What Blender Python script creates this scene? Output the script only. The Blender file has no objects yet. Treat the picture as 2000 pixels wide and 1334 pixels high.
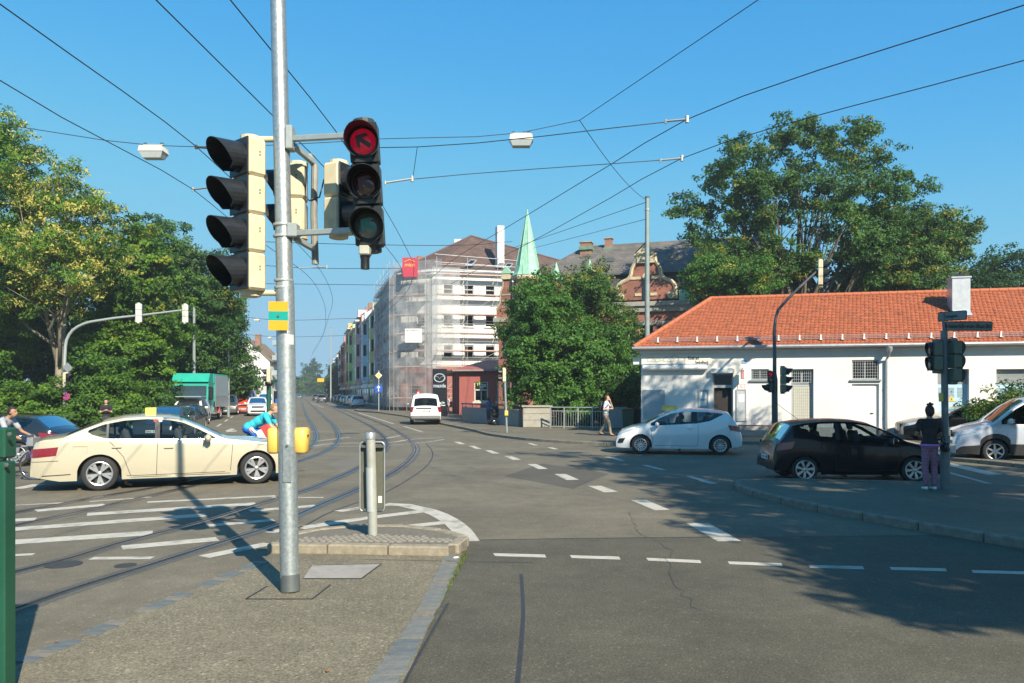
import bpy, bmesh, math, random
import numpy as np
from mathutils import Vector, Matrix
random.seed(7)
RNG = np.random.default_rng(7)
SC = bpy.context.scene
COL = SC.collection
PI = math.pi
R = math.radians

# ---------------------------------------------------------------- camera, sky, sun, exposure
F, H, HY = 1500.0, 2.0, 767.0          # focal length in photo pixels, eye height, horizon row
cam_d = bpy.data.cameras.new('camera')
cam = bpy.data.objects.new('camera', cam_d)
COL.objects.link(cam)
cam.location = (0, 0, H)
cam.rotation_euler = (R(90), 0, 0)
cam_d.sensor_width = 36
cam_d.lens = 36 * F / 2000
cam_d.shift_y = 0.05
cam_d.clip_start = 0.05
cam_d.clip_end = 6000
SC.camera = cam
SUN_EL = R(36)
SUN_H = Vector((0.478, -0.878))
w = bpy.data.worlds.new('World')
SC.world = w
w.use_nodes = True
nt = w.node_tree
sky = nt.nodes.new('ShaderNodeTexSky')
sky.sky_type = 'NISHITA'
sky.sun_disc = False
sky.sun_elevation = SUN_EL
sky.sun_rotation = math.atan2(SUN_H.x, SUN_H.y)
sky.air_density = 1.0
sky.dust_density = 0.0
sky.ozone_density = 6.0
sky.altitude = 0
bg = nt.nodes['Background']
SKYS, EXPO = 0.082, 0.82
bg.inputs['Strength'].default_value = SKYS
_k = SKYS * 2 ** EXPO
sc1 = nt.nodes.new('ShaderNodeVectorMath'); sc1.operation = 'SCALE'; sc1.inputs['Scale'].default_value = _k
sc2 = nt.nodes.new('ShaderNodeVectorMath'); sc2.operation = 'SCALE'; sc2.inputs['Scale'].default_value = 1 / _k
cv = nt.nodes.new('ShaderNodeRGBCurve')          # the camera's own colour response, same for the whole sky
for ci, pts in enumerate((((.136, .075), (.26, .19), (.5, .29), (.8, .345)), ((.15, .26), (.27, .40), (.5, .575), (.8, .61)), ((.3, .55), (.55, .82), (.87, .86)))):
    c_ = cv.mapping.curves[ci]
    c_.points[-1].location = (1, (.36, .62, .86)[ci])
    for q in pts: c_.points.new(*q)
cv.mapping.update()
nt.links.new(sky.outputs[0], sc1.inputs[0]); nt.links.new(sc1.outputs[0], cv.inputs['Color']); nt.links.new(cv.outputs[0], sc2.inputs[0]); nt.links.new(sc2.outputs[0], bg.inputs['Color'])
sun_d = bpy.data.lights.new('sun', 'SUN')
sun_d.energy = 5.0
sun_d.angle = R(0.5)
sun_d.color = (1.0, 0.89, 0.72)
sun = bpy.data.objects.new('sun', sun_d)
COL.objects.link(sun)
_sd = Vector((SUN_H.x * math.cos(SUN_EL), SUN_H.y * math.cos(SUN_EL), math.sin(SUN_EL)))
sun.rotation_euler = (-_sd).to_track_quat('-Z', 'Y').to_euler()
sun.location = _sd * 60
SC.view_settings.view_transform = 'Standard'
SC.view_settings.look = 'None'
SC.view_settings.gamma = 1
SC.view_settings.use_curve_mapping = False
SC.view_settings.exposure = EXPO
SC.render.engine = 'CYCLES'
SC.cycles.max_bounces = 6
SC.cycles.transparent_max_bounces = 24
SC.cycles.volume_bounces = 0
SC.cycles.caustics_reflective = False
SC.cycles.caustics_refractive = False
SC.cycles.use_denoising = True

# ---------------------------------------------------------------- where things stand
def G(px, py, z=0.0):
    """point at height z on the line of sight through photo pixel (px, py)"""
    Y = F * (H - z) / (py - HY)
    return Vector(((px - 1000) / F * Y, Y, z))
def D(px, py, Y):
    return Vector(((px - 1000) / F * Y, Y, H - (py - HY) / F * Y))

# ---------------------------------------------------------------- mesh helpers
class MB:
    def __init__(s):
        s.v = []; s.f = []; s.m = []; s.cur = 0
    def add(s, vs, fs):
        o = len(s.v)
        s.v += [tuple(q) for q in vs]
        for f in fs:
            s.f.append(tuple(i + o for i in f)); s.m.append(s.cur)
        return s
    def box(s, c, d, rz=0.0, M=None):
        x, y, z = d[0] / 2, d[1] / 2, d[2] / 2
        vs = [Vector((a, b, e)) for e in (-z, z) for a, b in ((-x, -y), (x, -y), (x, y), (-x, y))]
        if M is not None: vs = [M @ q for q in vs]
        elif rz:
            ca, sa = math.cos(rz), math.sin(rz)
            vs = [Vector((q.x * ca - q.y * sa, q.x * sa + q.y * ca, q.z)) for q in vs]
        c = Vector(c)
        return s.add([q + c for q in vs], [(3, 2, 1, 0), (4, 5, 6, 7), (0, 1, 5, 4), (1, 2, 6, 5), (2, 3, 7, 6), (3, 0, 4, 7)])
    def rbox(s, c, d, r=0.02, M=None):
        """box with chamfered edges"""
        x, y, z = d[0] / 2, d[1] / 2, d[2] / 2
        r = min(r, x * .9, y * .9, z * .9)
        pts = {}
        vs = []
        def V(ix, iy, iz, ax):
            k = (ix, iy, iz, ax)
            if k not in pts:
                q = [ix * (x - r), iy * (y - r), iz * (z - r)]
                q[ax] = (ix, iy, iz)[ax] * (x, y, z)[ax]
                pts[k] = len(vs)
                q = Vector(q)
                vs.append(M @ q if M is not None else q)
            return pts[k]
        fs = []
        for ax in range(3):
            b, e = (ax + 1) % 3, (ax + 2) % 3
            for sg in (-1, 1):
                q = []
                for u, w_ in ((-1, -1), (1, -1), (1, 1), (-1, 1)):
                    i = [0, 0, 0]; i[ax] = sg; i[b] = u; i[e] = w_
                    q.append(V(i[0], i[1], i[2], ax))
                fs.append(q if sg > 0 else q[::-1])
        for ax in range(3):
            b, e = (ax + 1) % 3, (ax + 2) % 3
            for u in (-1, 1):
                for w_ in (-1, 1):
                    def I(t):
                        i = [0, 0, 0]; i[ax] = t; i[b] = u; i[e] = w_
                        return i
                    lo, hi = I(-1), I(1)
                    q = [V(*lo, b), V(*hi, b), V(*hi, e), V(*lo, e)]
                    fs.append(q if u * w_ < 0 else q[::-1])
        for ix in (-1, 1):
            for iy in (-1, 1):
                for iz in (-1, 1):
                    q = [V(ix, iy, iz, 0), V(ix, iy, iz, 1), V(ix, iy, iz, 2)]
                    fs.append(q if ix * iy * iz > 0 else q[::-1])
        c = Vector(c)
        return s.add([q + c for q in vs], fs)
    def tube(s, path, r, n=8, caps=True, flat=1.0):
        P = [Vector(q) for q in path]
        rs = r if isinstance(r, (list, tuple)) else [r] * len(P)
        rings = []
        t0 = (P[1] - P[0]).normalized()
        up = Vector((0, 0, 1)) if abs(t0.z) < .9 else Vector((1, 0, 0))
        a = t0.cross(up).normalized()
        o = len(s.v)
        for i, q in enumerate(P):
            t = (P[min(i + 1, len(P) - 1)] - P[max(i - 1, 0)])
            t = t.normalized() if t.length > 1e-9 else t0
            a = (a - t * a.dot(t))
            a = a.normalized() if a.length > 1e-6 else t.orthogonal().normalized()
            b = t.cross(a)
            for k in range(n):
                th = 2 * PI * k / n
                s.v.append(tuple(q + (a * math.cos(th) + b * math.sin(th) * flat) * rs[i]))
        for i in range(len(P) - 1):
            for k in range(n):
                k2 = (k + 1) % n
                s.f.append((o + i * n + k, o + i * n + k2, o + (i + 1) * n + k2, o + (i + 1) * n + k)); s.m.append(s.cur)
        if caps:
            s.f.append(tuple(o + k for k in range(n))[::-1]); s.m.append(s.cur)
            s.f.append(tuple(o + (len(P) - 1) * n + k for k in range(n))); s.m.append(s.cur)
        return s
    def lathe(s, prof, n=24, M=None, cap=True):
        """prof: list of (r, z) turned round local z"""
        o = len(s.v)
        for r_, z in prof:
            for k in range(n):
                th = 2 * PI * k / n
                q = Vector((r_ * math.cos(th), r_ * math.sin(th), z))
                s.v.append(tuple(M @ q if M is not None else q))
        for i in range(len(prof) - 1):
            for k in range(n):
                k2 = (k + 1) % n
                s.f.append((o + i * n + k, o + i * n + k2, o + (i + 1) * n + k2, o + (i + 1) * n + k)); s.m.append(s.cur)
        if cap:
            s.f.append(tuple(o + k for k in range(n))[::-1]); s.m.append(s.cur)
            s.f.append(tuple(o + (len(prof) - 1) * n + k for k in range(n))); s.m.append(s.cur)
        return s
    def prism(s, poly, h0, h1, M=None):
        """poly (x, y) counter-clockwise, extruded from z=h0 to h1"""
        n = len(poly)
        vs = [Vector((q[0], q[1], h0)) for q in poly] + [Vector((q[0], q[1], h1)) for q in poly]
        if M is not None: vs = [M @ q for q in vs]
        fs = [tuple(range(n))[::-1], tuple(range(n, 2 * n))]
        fs += [(i, (i + 1) % n, n + (i + 1) % n, n + i) for i in range(n)]
        return s.add(vs, fs)
    def poly(s, pts):
        return s.add(pts, [tuple(range(len(pts)))])
    def ell(s, c, rad, M=None, nu=14, nv=9):
        c = Vector(c); vs = []; fs = []
        for j in range(1, nv):
            ph = PI * j / nv
            for i in range(nu):
                th = 2 * PI * i / nu
                q = Vector((rad[0] * math.sin(ph) * math.cos(th), rad[1] * math.sin(ph) * math.sin(th), rad[2] * math.cos(ph)))
                vs.append((M @ q if M is not None else q) + c)
        top = len(vs); q = Vector((0, 0, rad[2])); vs.append((M @ q if M is not None else q) + c)
        q = Vector((0, 0, -rad[2])); vs.append((M @ q if M is not None else q) + c)
        for j in range(nv - 2):
            for i in range(nu):
                i2 = (i + 1) % nu
                fs.append((j * nu + i, (j + 1) * nu + i, (j + 1) * nu + i2, j * nu + i2))
        for i in range(nu):
            i2 = (i + 1) % nu
            fs.append((top, i, i2)); fs.append((top + 1, (nv - 2) * nu + i2, (nv - 2) * nu + i))
        return s.add(vs, fs)
    def cone2(s, p0, p1, r0, r1, n=10):
        """round-ended tapered limb"""
        p0, p1 = Vector(p0), Vector(p1)
        d = (p1 - p0); L = d.length
        if L < 1e-6: return s.ell(p0, (r0, r0, r0))
        t = d / L
        path = [p0 - t * r0 * .95, p0 - t * r0 * .6, p0, p0 + d * .5, p1, p1 + t * r1 * .6, p1 + t * r1 * .95]
        return s.tube(path, [r0 * .25, r0 * .8, r0, (r0 + r1) / 2, r1, r1 * .8, r1 * .25], n)

def mesh_of(mb, name):
    me = bpy.data.meshes.new(name)
    me.from_pydata(mb.v, [], mb.f)
    if any(mb.m): me.polygons.foreach_set('material_index', mb.m)
    me.update()
    return me
def link(o, parent=None):
    COL.objects.link(o)
    if parent is not None: o.parent = parent
    return o
def tag(o, label=None, cat=None, group=None, kind=None):
    if label: o['label'] = label
    if cat: o['category'] = cat
    if group: o['group'] = group
    if kind: o['kind'] = kind
    return o
def smooth(me, angle=None):
    me.polygons.foreach_set('use_smooth', [True] * len(me.polygons))
    if angle is not None:
        me.set_sharp_from_angle(angle=R(angle))
def obj(name, mb, mats, parent=None, sm=None, label=None, cat=None, group=None, kind=None, loc=None, rz=None):
    me = mb if isinstance(mb, bpy.types.Mesh) else mesh_of(mb, name)
    if not isinstance(mats, (list, tuple)): mats = [mats]
    if not me.materials:
        for m in mats: me.materials.append(m)
    if sm is not None: smooth(me, sm if sm is not True else None)
    o = bpy.data.objects.new(name, me)
    if loc is not None: o.location = loc
    if rz is not None: o.rotation_euler = (0, 0, rz)
    link(o, parent)
    return tag(o, label, cat, group, kind)
def thing(name, loc=(0, 0, 0), rz=0.0, label=None, cat=None, group=None, kind=None):
    o = bpy.data.objects.new(name, None)
    o.empty_display_size = .2
    o.location = loc; o.rotation_euler = (0, 0, rz)
    link(o)
    return tag(o, label, cat, group, kind)
_CH = {}
def copy_tree(o, parent=None):
    c = o.copy()
    link(c, parent)
    for ch in list(o.children): copy_tree(ch, c)
    return c
def struct(name, mb, mats, sm=None):
    return obj(name, mb, mats, sm=sm, kind='structure')
def crom(pts, step=0.5, closed=False):
    """smooth curve through unevenly spaced points, without overshoot"""
    P = [Vector(p) for p in pts]; out = []
    n = len(P)
    dl = [max((P[i + 1] - P[i]).length, 1e-6) for i in range(n - 1)]
    tg = []
    for i in range(n):
        if i == 0: tg.append((P[1] - P[0]) / dl[0])
        elif i == n - 1: tg.append((P[-1] - P[-2]) / dl[-1])
        else: tg.append(((P[i] - P[i - 1]) / dl[i - 1] * dl[i] + (P[i + 1] - P[i]) / dl[i] * dl[i - 1]) / (dl[i - 1] + dl[i]))
    for i in range(n - 1):
        k = max(1, int(dl[i] / step)); a, b, u, v = P[i], P[i + 1], tg[i] * dl[i], tg[i + 1] * dl[i]
        for j in range(k):
            t = j / k; t2 = t * t; t3 = t2 * t
            out.append(a * (2 * t3 - 3 * t2 + 1) + u * (t3 - 2 * t2 + t) + b * (-2 * t3 + 3 * t2) + v * (t3 - t2))
    out.append(P[-1])
    return out
def ribbon(mb, path, w, z):
    """flat strip of width w along path at height z"""
    P = [Vector((p[0], p[1], 0)) for p in path]
    o = len(mb.v)
    for i, p in enumerate(P):
        t = (P[min(i + 1, len(P) - 1)] - P[max(i - 1, 0)]).normalized()
        nrm = Vector((-t.y, t.x, 0)) * w / 2
        mb.v.append((p.x + nrm.x, p.y + nrm.y, z)); mb.v.append((p.x - nrm.x, p.y - nrm.y, z))
    for i in range(len(P) - 1):
        mb.f.append((o + 2 * i, o + 2 * i + 1, o + 2 * i + 3, o + 2 * i + 2)); mb.m.append(mb.cur)
    return mb
def text_mesh(body, size, depth=0.004, shear=0.0, align='CENTER', spacing=1.0, bold=0.0):
    cu = bpy.data.curves.new('lettering', 'FONT')
    cu.body = body; cu.size = size; cu.extrude = depth / 2; cu.shear = shear
    cu.align_x = align; cu.align_y = 'CENTER'; cu.space_character = spacing; cu.offset = bold
    cu.resolution_u = 3
    o = bpy.data.objects.new('lettering_tmp', cu)
    COL.objects.link(o)
    dg = bpy.context.evaluated_depsgraph_get()
    me = bpy.data.meshes.new_from_object(o.evaluated_get(dg))
    bpy.data.objects.remove(o)
    me.materials.clear()
    return me
def lettering(name, body, size, loc, n, mat_, parent, sx=1.0, **kw):
    """upright text facing horizontal direction n (x, y)"""
    me = text_mesh(body, size, **kw)
    n = Vector((n[0], n[1], 0)).normalized()
    x = Vector((-n.y, n.x, 0))
    o = obj(name, me, mat_, parent)
    M = Matrix((x, Vector((0, 0, 1)), n)).transposed().to_4x4()
    M.translation = Vector(loc)
    o.matrix_local = M @ Matrix.Diagonal((sx, 1, 1, 1))
    return o

# ---------------------------------------------------------------- materials
MATS = {}
def nodes(name):
    m = bpy.data.materials.new(name); m.use_nodes = True
    t = m.node_tree
    return m, t, t.nodes, t.links, t.nodes['Principled BSDF']
def pm(name, col, rough=.6, metal=0.0, var=.12, scale=6.0, bump=0.0, coat=0.0, bscale=None, dirt=0.0, spec=.5):
    """painted / plain surface with uneven tone, fine relief and a little dirt"""
    if name in MATS: return MATS[name]
    m, t, N, L, b = nodes(name)
    tc = N.new('ShaderNodeTexCoord')
    nz = N.new('ShaderNodeTexNoise'); nz.inputs['Scale'].default_value = scale; nz.inputs['Detail'].default_value = 6
    nz.inputs['Roughness'].default_value = .65
    L.new(tc.outputs['Object'], nz.inputs['Vector'])
    rp = N.new('ShaderNodeValToRGB')
    rp.color_ramp.elements[0].position = .3; rp.color_ramp.elements[1].position = .7
    c = np.array(col[:3], float)
    lo, hi = c * (1 - var), np.minimum(c * (1 + var), 1)
    rp.color_ramp.elements[0].color = (*lo, 1); rp.color_ramp.elements[1].color = (*hi, 1)
    L.new(nz.outputs['Fac'], rp.inputs['Fac'])
    out = rp.outputs['Color']
    if dirt:
        n2 = N.new('ShaderNodeTexNoise'); n2.inputs['Scale'].default_value = scale * .35; n2.inputs['Detail'].default_value = 8
        L.new(tc.outputs['Object'], n2.inputs['Vector'])
        r2 = N.new('ShaderNodeValToRGB')
        r2.color_ramp.elements[0].position = .52; r2.color_ramp.elements[1].position = .75
        r2.color_ramp.elements[0].color = (0, 0, 0, 1); r2.color_ramp.elements[1].color = (dirt, dirt, dirt, 1)
        L.new(n2.outputs['Fac'], r2.inputs['Fac'])
        mx = N.new('ShaderNodeMixRGB'); mx.inputs['Color2'].default_value = (.09, .075, .06, 1)
        L.new(r2.outputs['Color'], mx.inputs['Fac']); L.new(out, mx.inputs['Color1'])
        out = mx.outputs['Color']
    L.new(out, b.inputs['Base Color'])
    mr = N.new('ShaderNodeMapRange')
    mr.inputs['To Min'].default_value = max(.02, rough - .08); mr.inputs['To Max'].default_value = min(1, rough + .08)
    L.new(nz.outputs['Fac'], mr.inputs['Value']); L.new(mr.outputs['Result'], b.inputs['Roughness'])
    b.inputs['Metallic'].default_value = metal
    b.inputs['Coat Weight'].default_value = coat
    b.inputs['Coat Roughness'].default_value = .04
    b.inputs['Specular IOR Level'].default_value = spec
    if bump:
        bn = N.new('ShaderNodeTexNoise'); bn.inputs['Scale'].default_value = bscale or scale * 8; bn.inputs['Detail'].default_value = 4
        L.new(tc.outputs['Object'], bn.inputs['Vector'])
        bp = N.new('ShaderNodeBump'); bp.inputs['Strength'].default_value = bump; bp.inputs['Distance'].default_value = .02
        L.new(bn.outputs['Fac'], bp.inputs['Height']); L.new(bp.outputs['Normal'], b.inputs['Normal'])
    MATS[name] = m
    return m
def glassm(name, tint=(.45, .5, .5), dens=.62, rough=.02):
    """window pane: part see-through, part mirror"""
    if name in MATS: return MATS[name]
    m, t, N, L, b = nodes(name)
    N.remove(b)
    out = N['Material Output']
    tr = N.new('ShaderNodeBsdfTransparent'); tr.inputs['Color'].default_value = (*[c * dens for c in tint], 1)
    gl = N.new('ShaderNodeBsdfGlossy'); gl.inputs['Roughness'].default_value = rough; gl.inputs['Color'].default_value = (.80, .82, .82, 1)
    fr = N.new('ShaderNodeFresnel'); fr.inputs['IOR'].default_value = 1.5
    ad = N.new('ShaderNodeMath'); ad.operation = 'MULTIPLY_ADD'; ad.inputs[1].default_value = .9; ad.inputs[2].default_value = .005
    L.new(fr.outputs[0], ad.inputs[0])
    mx = N.new('ShaderNodeMixShader')
    L.new(ad.outputs[0], mx.inputs['Fac']); L.new(tr.outputs[0], mx.inputs[1]); L.new(gl.outputs[0], mx.inputs[2])
    L.new(mx.outputs[0], out.inputs['Surface'])
    MATS[name] = m
    return m
def asphalt(name, base, speck=.5, patch=.15, tint=(1, .96, .9), scale=1.0, stain=.5):
    if name in MATS: return MATS[name]
    m, t, N, L, b = nodes(name)
    tc = N.new('ShaderNodeTexCoord')
    def noise(s, d=4, rg=.6):
        n = N.new('ShaderNodeTexNoise'); n.inputs['Scale'].default_value = s; n.inputs['Detail'].default_value = d
        n.inputs['Roughness'].default_value = rg
        L.new(tc.outputs['Object'], n.inputs['Vector']); return n.outputs['Fac']
    def ramp(v, p0, p1, c0, c1):
        r = N.new('ShaderNodeValToRGB')
        r.color_ramp.elements[0].position = p0; r.color_ramp.elements[1].position = p1
        r.color_ramp.elements[0].color = (c0, c0, c0, 1); r.color_ramp.elements[1].color = (c1, c1, c1, 1)
        L.new(v, r.inputs['Fac']); return r.outputs['Color']
    def mul(a, c):
        x = N.new('ShaderNodeMixRGB'); x.blend_type = 'MULTIPLY'; x.inputs['Fac'].default_value = 1
        L.new(a, x.inputs['Color1']); L.new(c, x.inputs['Color2']); return x.outputs['Color']
    rgb = N.new('ShaderNodeRGB'); rgb.outputs[0].default_value = (base * tint[0], base * tint[1], base * tint[2], 1)
    c = mul(rgb.outputs[0], ramp(noise(70 * scale, 3, .8), .32, .68, 1 - speck, 1 + speck))
    c = mul(c, ramp(noise(.45, 5), .3, .7, 1 - patch, 1 + patch))
    c = mul(c, ramp(noise(3.1, 6, .7), .3, .7, 1 - patch * .7, 1 + patch * .7))
    c = mul(c, ramp(noise(1.3, 8, .75), .60, .74, 1, 1 - stain * .35))
    # stones in the surface
    vo = N.new('ShaderNodeTexVoronoi'); vo.inputs['Scale'].default_value = 55 * scale
    L.new(tc.outputs['Object'], vo.inputs['Vector'])
    c = mul(c, ramp(vo.outputs['Color'], .78, .97, 1, 1.7))
    L.new(c, b.inputs['Base Color'])
    b.inputs['Roughness'].default_value = .82
    b.inputs['Specular IOR Level'].default_value = .35
    bp = N.new('ShaderNodeBump'); bp.inputs['Strength'].default_value = .5; bp.inputs['Distance'].default_value = .006
    L.new(noise(95 * scale, 3, .7), bp.inputs['Height']); L.new(bp.outputs['Normal'], b.inputs['Normal'])
    MATS[name] = m
    return m
def leafm(name, dark, light, third=None, thr=.86, transl=.3):
    if name in MATS: return MATS[name]
    m, t, N, L, b = nodes(name)
    at = N.new('ShaderNodeAttribute'); at.attribute_name = 'tone'
    rp = N.new('ShaderNodeValToRGB')
    e = rp.color_ramp.elements
    e[0].position = 0; e[0].color = (*dark, 1)
    e[1].position = .8; e[1].color = (*light, 1)
    if third:
        k = e.new(thr); k.color = (*third, 1)
    L.new(at.outputs['Fac'], rp.inputs['Fac'])
    L.new(rp.outputs['Color'], b.inputs['Base Color'])
    b.inputs['Roughness'].default_value = .55
    b.inputs['Specular IOR Level'].default_value = .3
    tl = N.new('ShaderNodeBsdfTranslucent')
    hs = N.new('ShaderNodeHueSaturation'); hs.inputs['Value'].default_value = 1.5; hs.inputs['Hue'].default_value = .485
    L.new(rp.outputs['Color'], hs.inputs['Color']); L.new(hs.outputs['Color'], tl.inputs['Color'])
    mx = N.new('ShaderNodeMixShader'); mx.inputs['Fac'].default_value = transl
    L.new(b.outputs[0], mx.inputs[1]); L.new(tl.outputs[0], mx.inputs[2])
    L.new(mx.outputs[0], N['Material Output'].inputs['Surface'])
    MATS[name] = m
    return m
def brickm(name, c1, c2, mortar, scale=1.0, bw=.24, bh=.071, ms=.012, rot=None):
    if name in MATS: return MATS[name]
    m, t, N, L, b = nodes(name)
    tc = N.new('ShaderNodeTexCoord')
    # wall coordinates: (x + y, z)
    sx = N.new('ShaderNodeSeparateXYZ'); L.new(tc.outputs['Object'], sx.inputs[0])
    ad = N.new('ShaderNodeMath'); ad.operation = 'ADD'; L.new(sx.outputs[0], ad.inputs[0]); L.new(sx.outputs[1], ad.inputs[1])
    cx = N.new('ShaderNodeCombineXYZ'); L.new(ad.outputs[0], cx.inputs[0]); L.new(sx.outputs[2], cx.inputs[1])
    br = N.new('ShaderNodeTexBrick')
    br.inputs['Scale'].default_value = 1; br.inputs['Brick Width'].default_value = bw; br.inputs['Row Height'].default_value = bh
    br.inputs['Mortar Size'].default_value = ms; br.inputs['Color1'].default_value = (*c1, 1); br.inputs['Color2'].default_value = (*c2, 1)
    br.inputs['Mortar'].default_value = (*mortar, 1)
    L.new(cx.outputs[0], br.inputs['Vector'])
    nz = N.new('ShaderNodeTexNoise'); nz.inputs['Scale'].default_value = 1.2; nz.inputs['Detail'].default_value = 6
    L.new(tc.outputs['Object'], nz.inputs['Vector'])
    rp = N.new('ShaderNodeValToRGB'); rp.color_ramp.elements[0].position = .3; rp.color_ramp.elements[1].position = .7
    rp.color_ramp.elements[0].color = (.7, .7, .7, 1); rp.color_ramp.elements[1].color = (1.2, 1.2, 1.2, 1)
    L.new(nz.outputs['Fac'], rp.inputs['Fac'])
    mx = N.new('ShaderNodeMixRGB'); mx.blend_type = 'MULTIPLY'; mx.inputs['Fac'].default_value = 1
    L.new(br.outputs['Color'], mx.inputs['Color1']); L.new(rp.outputs['Color'], mx.inputs['Color2'])
    L.new(mx.outputs['Color'], b.inputs['Base Color']); b.inputs['Roughness'].default_value = .85
    bp = N.new('ShaderNodeBump'); bp.inputs['Strength'].default_value = .4; bp.inputs['Distance'].default_value = .01
    L.new(br.outputs['Fac'], bp.inputs['Height']); bp.invert = True
    L.new(bp.outputs['Normal'], b.inputs['Normal'])
    MATS[name] = m
    return m
def emit(name, col, strength):
    m, t, N, L, b = nodes(name)
    b.inputs['Base Color'].default_value = (*col, 1)
    b.inputs['Emission Color'].default_value = (*col, 1); b.inputs['Emission Strength'].default_value = strength
    b.inputs['Roughness'].default_value = .15
    return m
GALV = pm('galvanised_steel', (.40, .44, .44), .42, .7, .24, 34, .15, bscale=90, dirt=.18)
GALV2 = pm('galvanised_grey_paint', (.36, .40, .39), .5, .35, .1, 14)
DARKST = pm('dark_grey_steel', (.10, .115, .115), .5, .2, .12, 10)
GREYPOLE = pm('grey_green_pole_paint', (.22, .27, .26), .55, .1, .14, 5, dirt=.2)
WIREM = pm('cable_black', (.025, .026, .028), .6, 0, .1)
BEIGE = pm('signal_beige', (.60, .54, .37), .5, 0, .10, 9, dirt=.35)
BLACKP = pm('black_plastic', (.012, .013, .014), .42, 0, .15, 20)
HOOD = pm('visor_black', (.018, .021, .024), .36, 0, .2, 14)
CHROME = pm('chrome', (.75, .75, .76), .15, 1, .03)
RUBBER = pm('tyre_rubber', (.022, .022, .022), .8, 0, .15, 20, .1)
WHITEP = pm('white_paint', (.76, .76, .73), .5, 0, .05, 5)
YELLOWP = pm('yellow_plastic', (.74, .50, .10), .45, 0, .06, 8)
DGLASS = pm('dark_glass', (.012, .014, .016), .06, 0, .1, 3, spec=.8)
CLEAR = glassm('clear_glass', (.72, .80, .78), .85)
TINT = glassm('tinted_glass', (.42, .47, .47), .62)
WINGL = glassm('window_glass', (.4, .46, .48), .35)
# ================================================================ ground, roads, kerbs, tracks, markings
ASPH = asphalt('road_asphalt', .140, .45, .22, (1.0, .88, .63), 1.0, .4)
ASPH2 = asphalt('refuge_asphalt', .168, .55, .2, (1.0, .875, .60), .7, .3)
PAVE = asphalt('pavement_asphalt', .138, .38, .15, (1.0, .89, .65), 1.0, .4)
GRAN = pm('granite_kerb', (.27, .235, .17), .85, 0, .28, 9, .5, bscale=60, dirt=.45)
GRAN2 = pm('granite_kerb_weathered', (.19, .175, .14), .9, 0, .3, 7, .5, bscale=50, dirt=.6)
SETT = pm('basalt_sett', (.12, .135, .135), .7, 0, .25, 7, .4, bscale=40, dirt=.25)
SETT2 = pm('basalt_sett_worn', (.16, .165, .15), .7, 0, .25, 7, .4, bscale=40, dirt=.35)
COBB = pm('cobble_stone', (.18, .168, .14), .8, 0, .3, 8, .4, bscale=40, dirt=.35)
MARK = pm('road_marking_paint', (.46, .435, .37), .75, 0, .16, 9, .3, bscale=90, dirt=.7)
TAR = pm('tar_seam', (.035, .035, .037), .6, 0, .3, 12)
RAILB = asphalt('rail_bed', .095, .45, .2, (1.0, .93, .84), 1.3, .6)
RAILS = pm('rail_steel', (.20, .19, .18), .3, .85, .2, 5)
RAILG = pm('rail_groove', (.02, .02, .02), .9)
EARTH = pm('earth_and_grass', (.06, .075, .025), .95, 0, .45, 1.5, .6, bscale=20)

g = MB(); g.poly([(-3000, -400, -.03), (3000, -400, -.03), (3000, 5000, -.03), (-3000, 5000, -.03)])
struct('ground', g, EARTH)
road = MB()
road.poly([(-75, -25, 0), (75, -25, 0), (75, 60, 0), (-3, 66, 0), (-14, 90, 0), (-125, 500, 0), (-145, 500, 0), (-32, 66, 0), (-75, 60, 0)])
road = struct('road', road, ASPH)

lane = MB(); lane.poly([(p.x, p.y, .0022) for p in (G(913, 1056), Vector((-1.2, -8, 0)), Vector((20, -8, 0)), Vector((20, 10.6, 0)), G(2000, 1044), G(1600, 1048.5), G(1200, 1051.5))])
struct('approach_lane', lane, asphalt('older_asphalt', .086, .55, .2, (1.0, .92, .66), .9, .4))
def kerbline(name, pts, parent, wid=.14, hgt=.12, stone=1.0, m=GRAN2, z0=-.02):
    """row of separate kerb stones along a polyline, each its own piece"""
    P = crom(pts, .08)
    acc = [0.0]
    for i in range(1, len(P)): acc.append(acc[-1] + (P[i] - P[i - 1]).length)
    Lt = acc[-1]; n = max(1, int(round(Lt / stone)))
    def at(sv):
        i = min(max(np.searchsorted(acc, sv) - 1, 0), len(P) - 2)
        t = (sv - acc[i]) / max(acc[i + 1] - acc[i], 1e-6)
        return P[i].lerp(P[i + 1], min(max(t, 0), 1))
    for k in range(n):
        a, b = at(Lt * k / n), at(Lt * (k + 1) / n)
        d = b - a; l = d.length - .012
        mb = MB(); mb.rbox((0, 0, (hgt + z0) / 2 + random.uniform(-.004, .003)), (l, wid, hgt - z0), .018)
        o = obj('kerb_stone', mb, m, parent)
        c = (a + b) / 2
        o.location = (c.x, c.y, 0); o.rotation_euler = (0, 0, math.atan2(d.y, d.x))

def ccw(pts):
    a = sum(pts[i][0] * pts[(i + 1) % len(pts)][1] - pts[(i + 1) % len(pts)][0] * pts[i][1] for i in range(len(pts)))
    return pts if a > 0 else pts[::-1]
def slab(name, pts, z, m, hgt=.3):
    mb = MB(); mb.prism(ccw([(p[0], p[1]) for p in pts]), z - hgt, z)
    return struct(name, mb, m)

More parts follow.
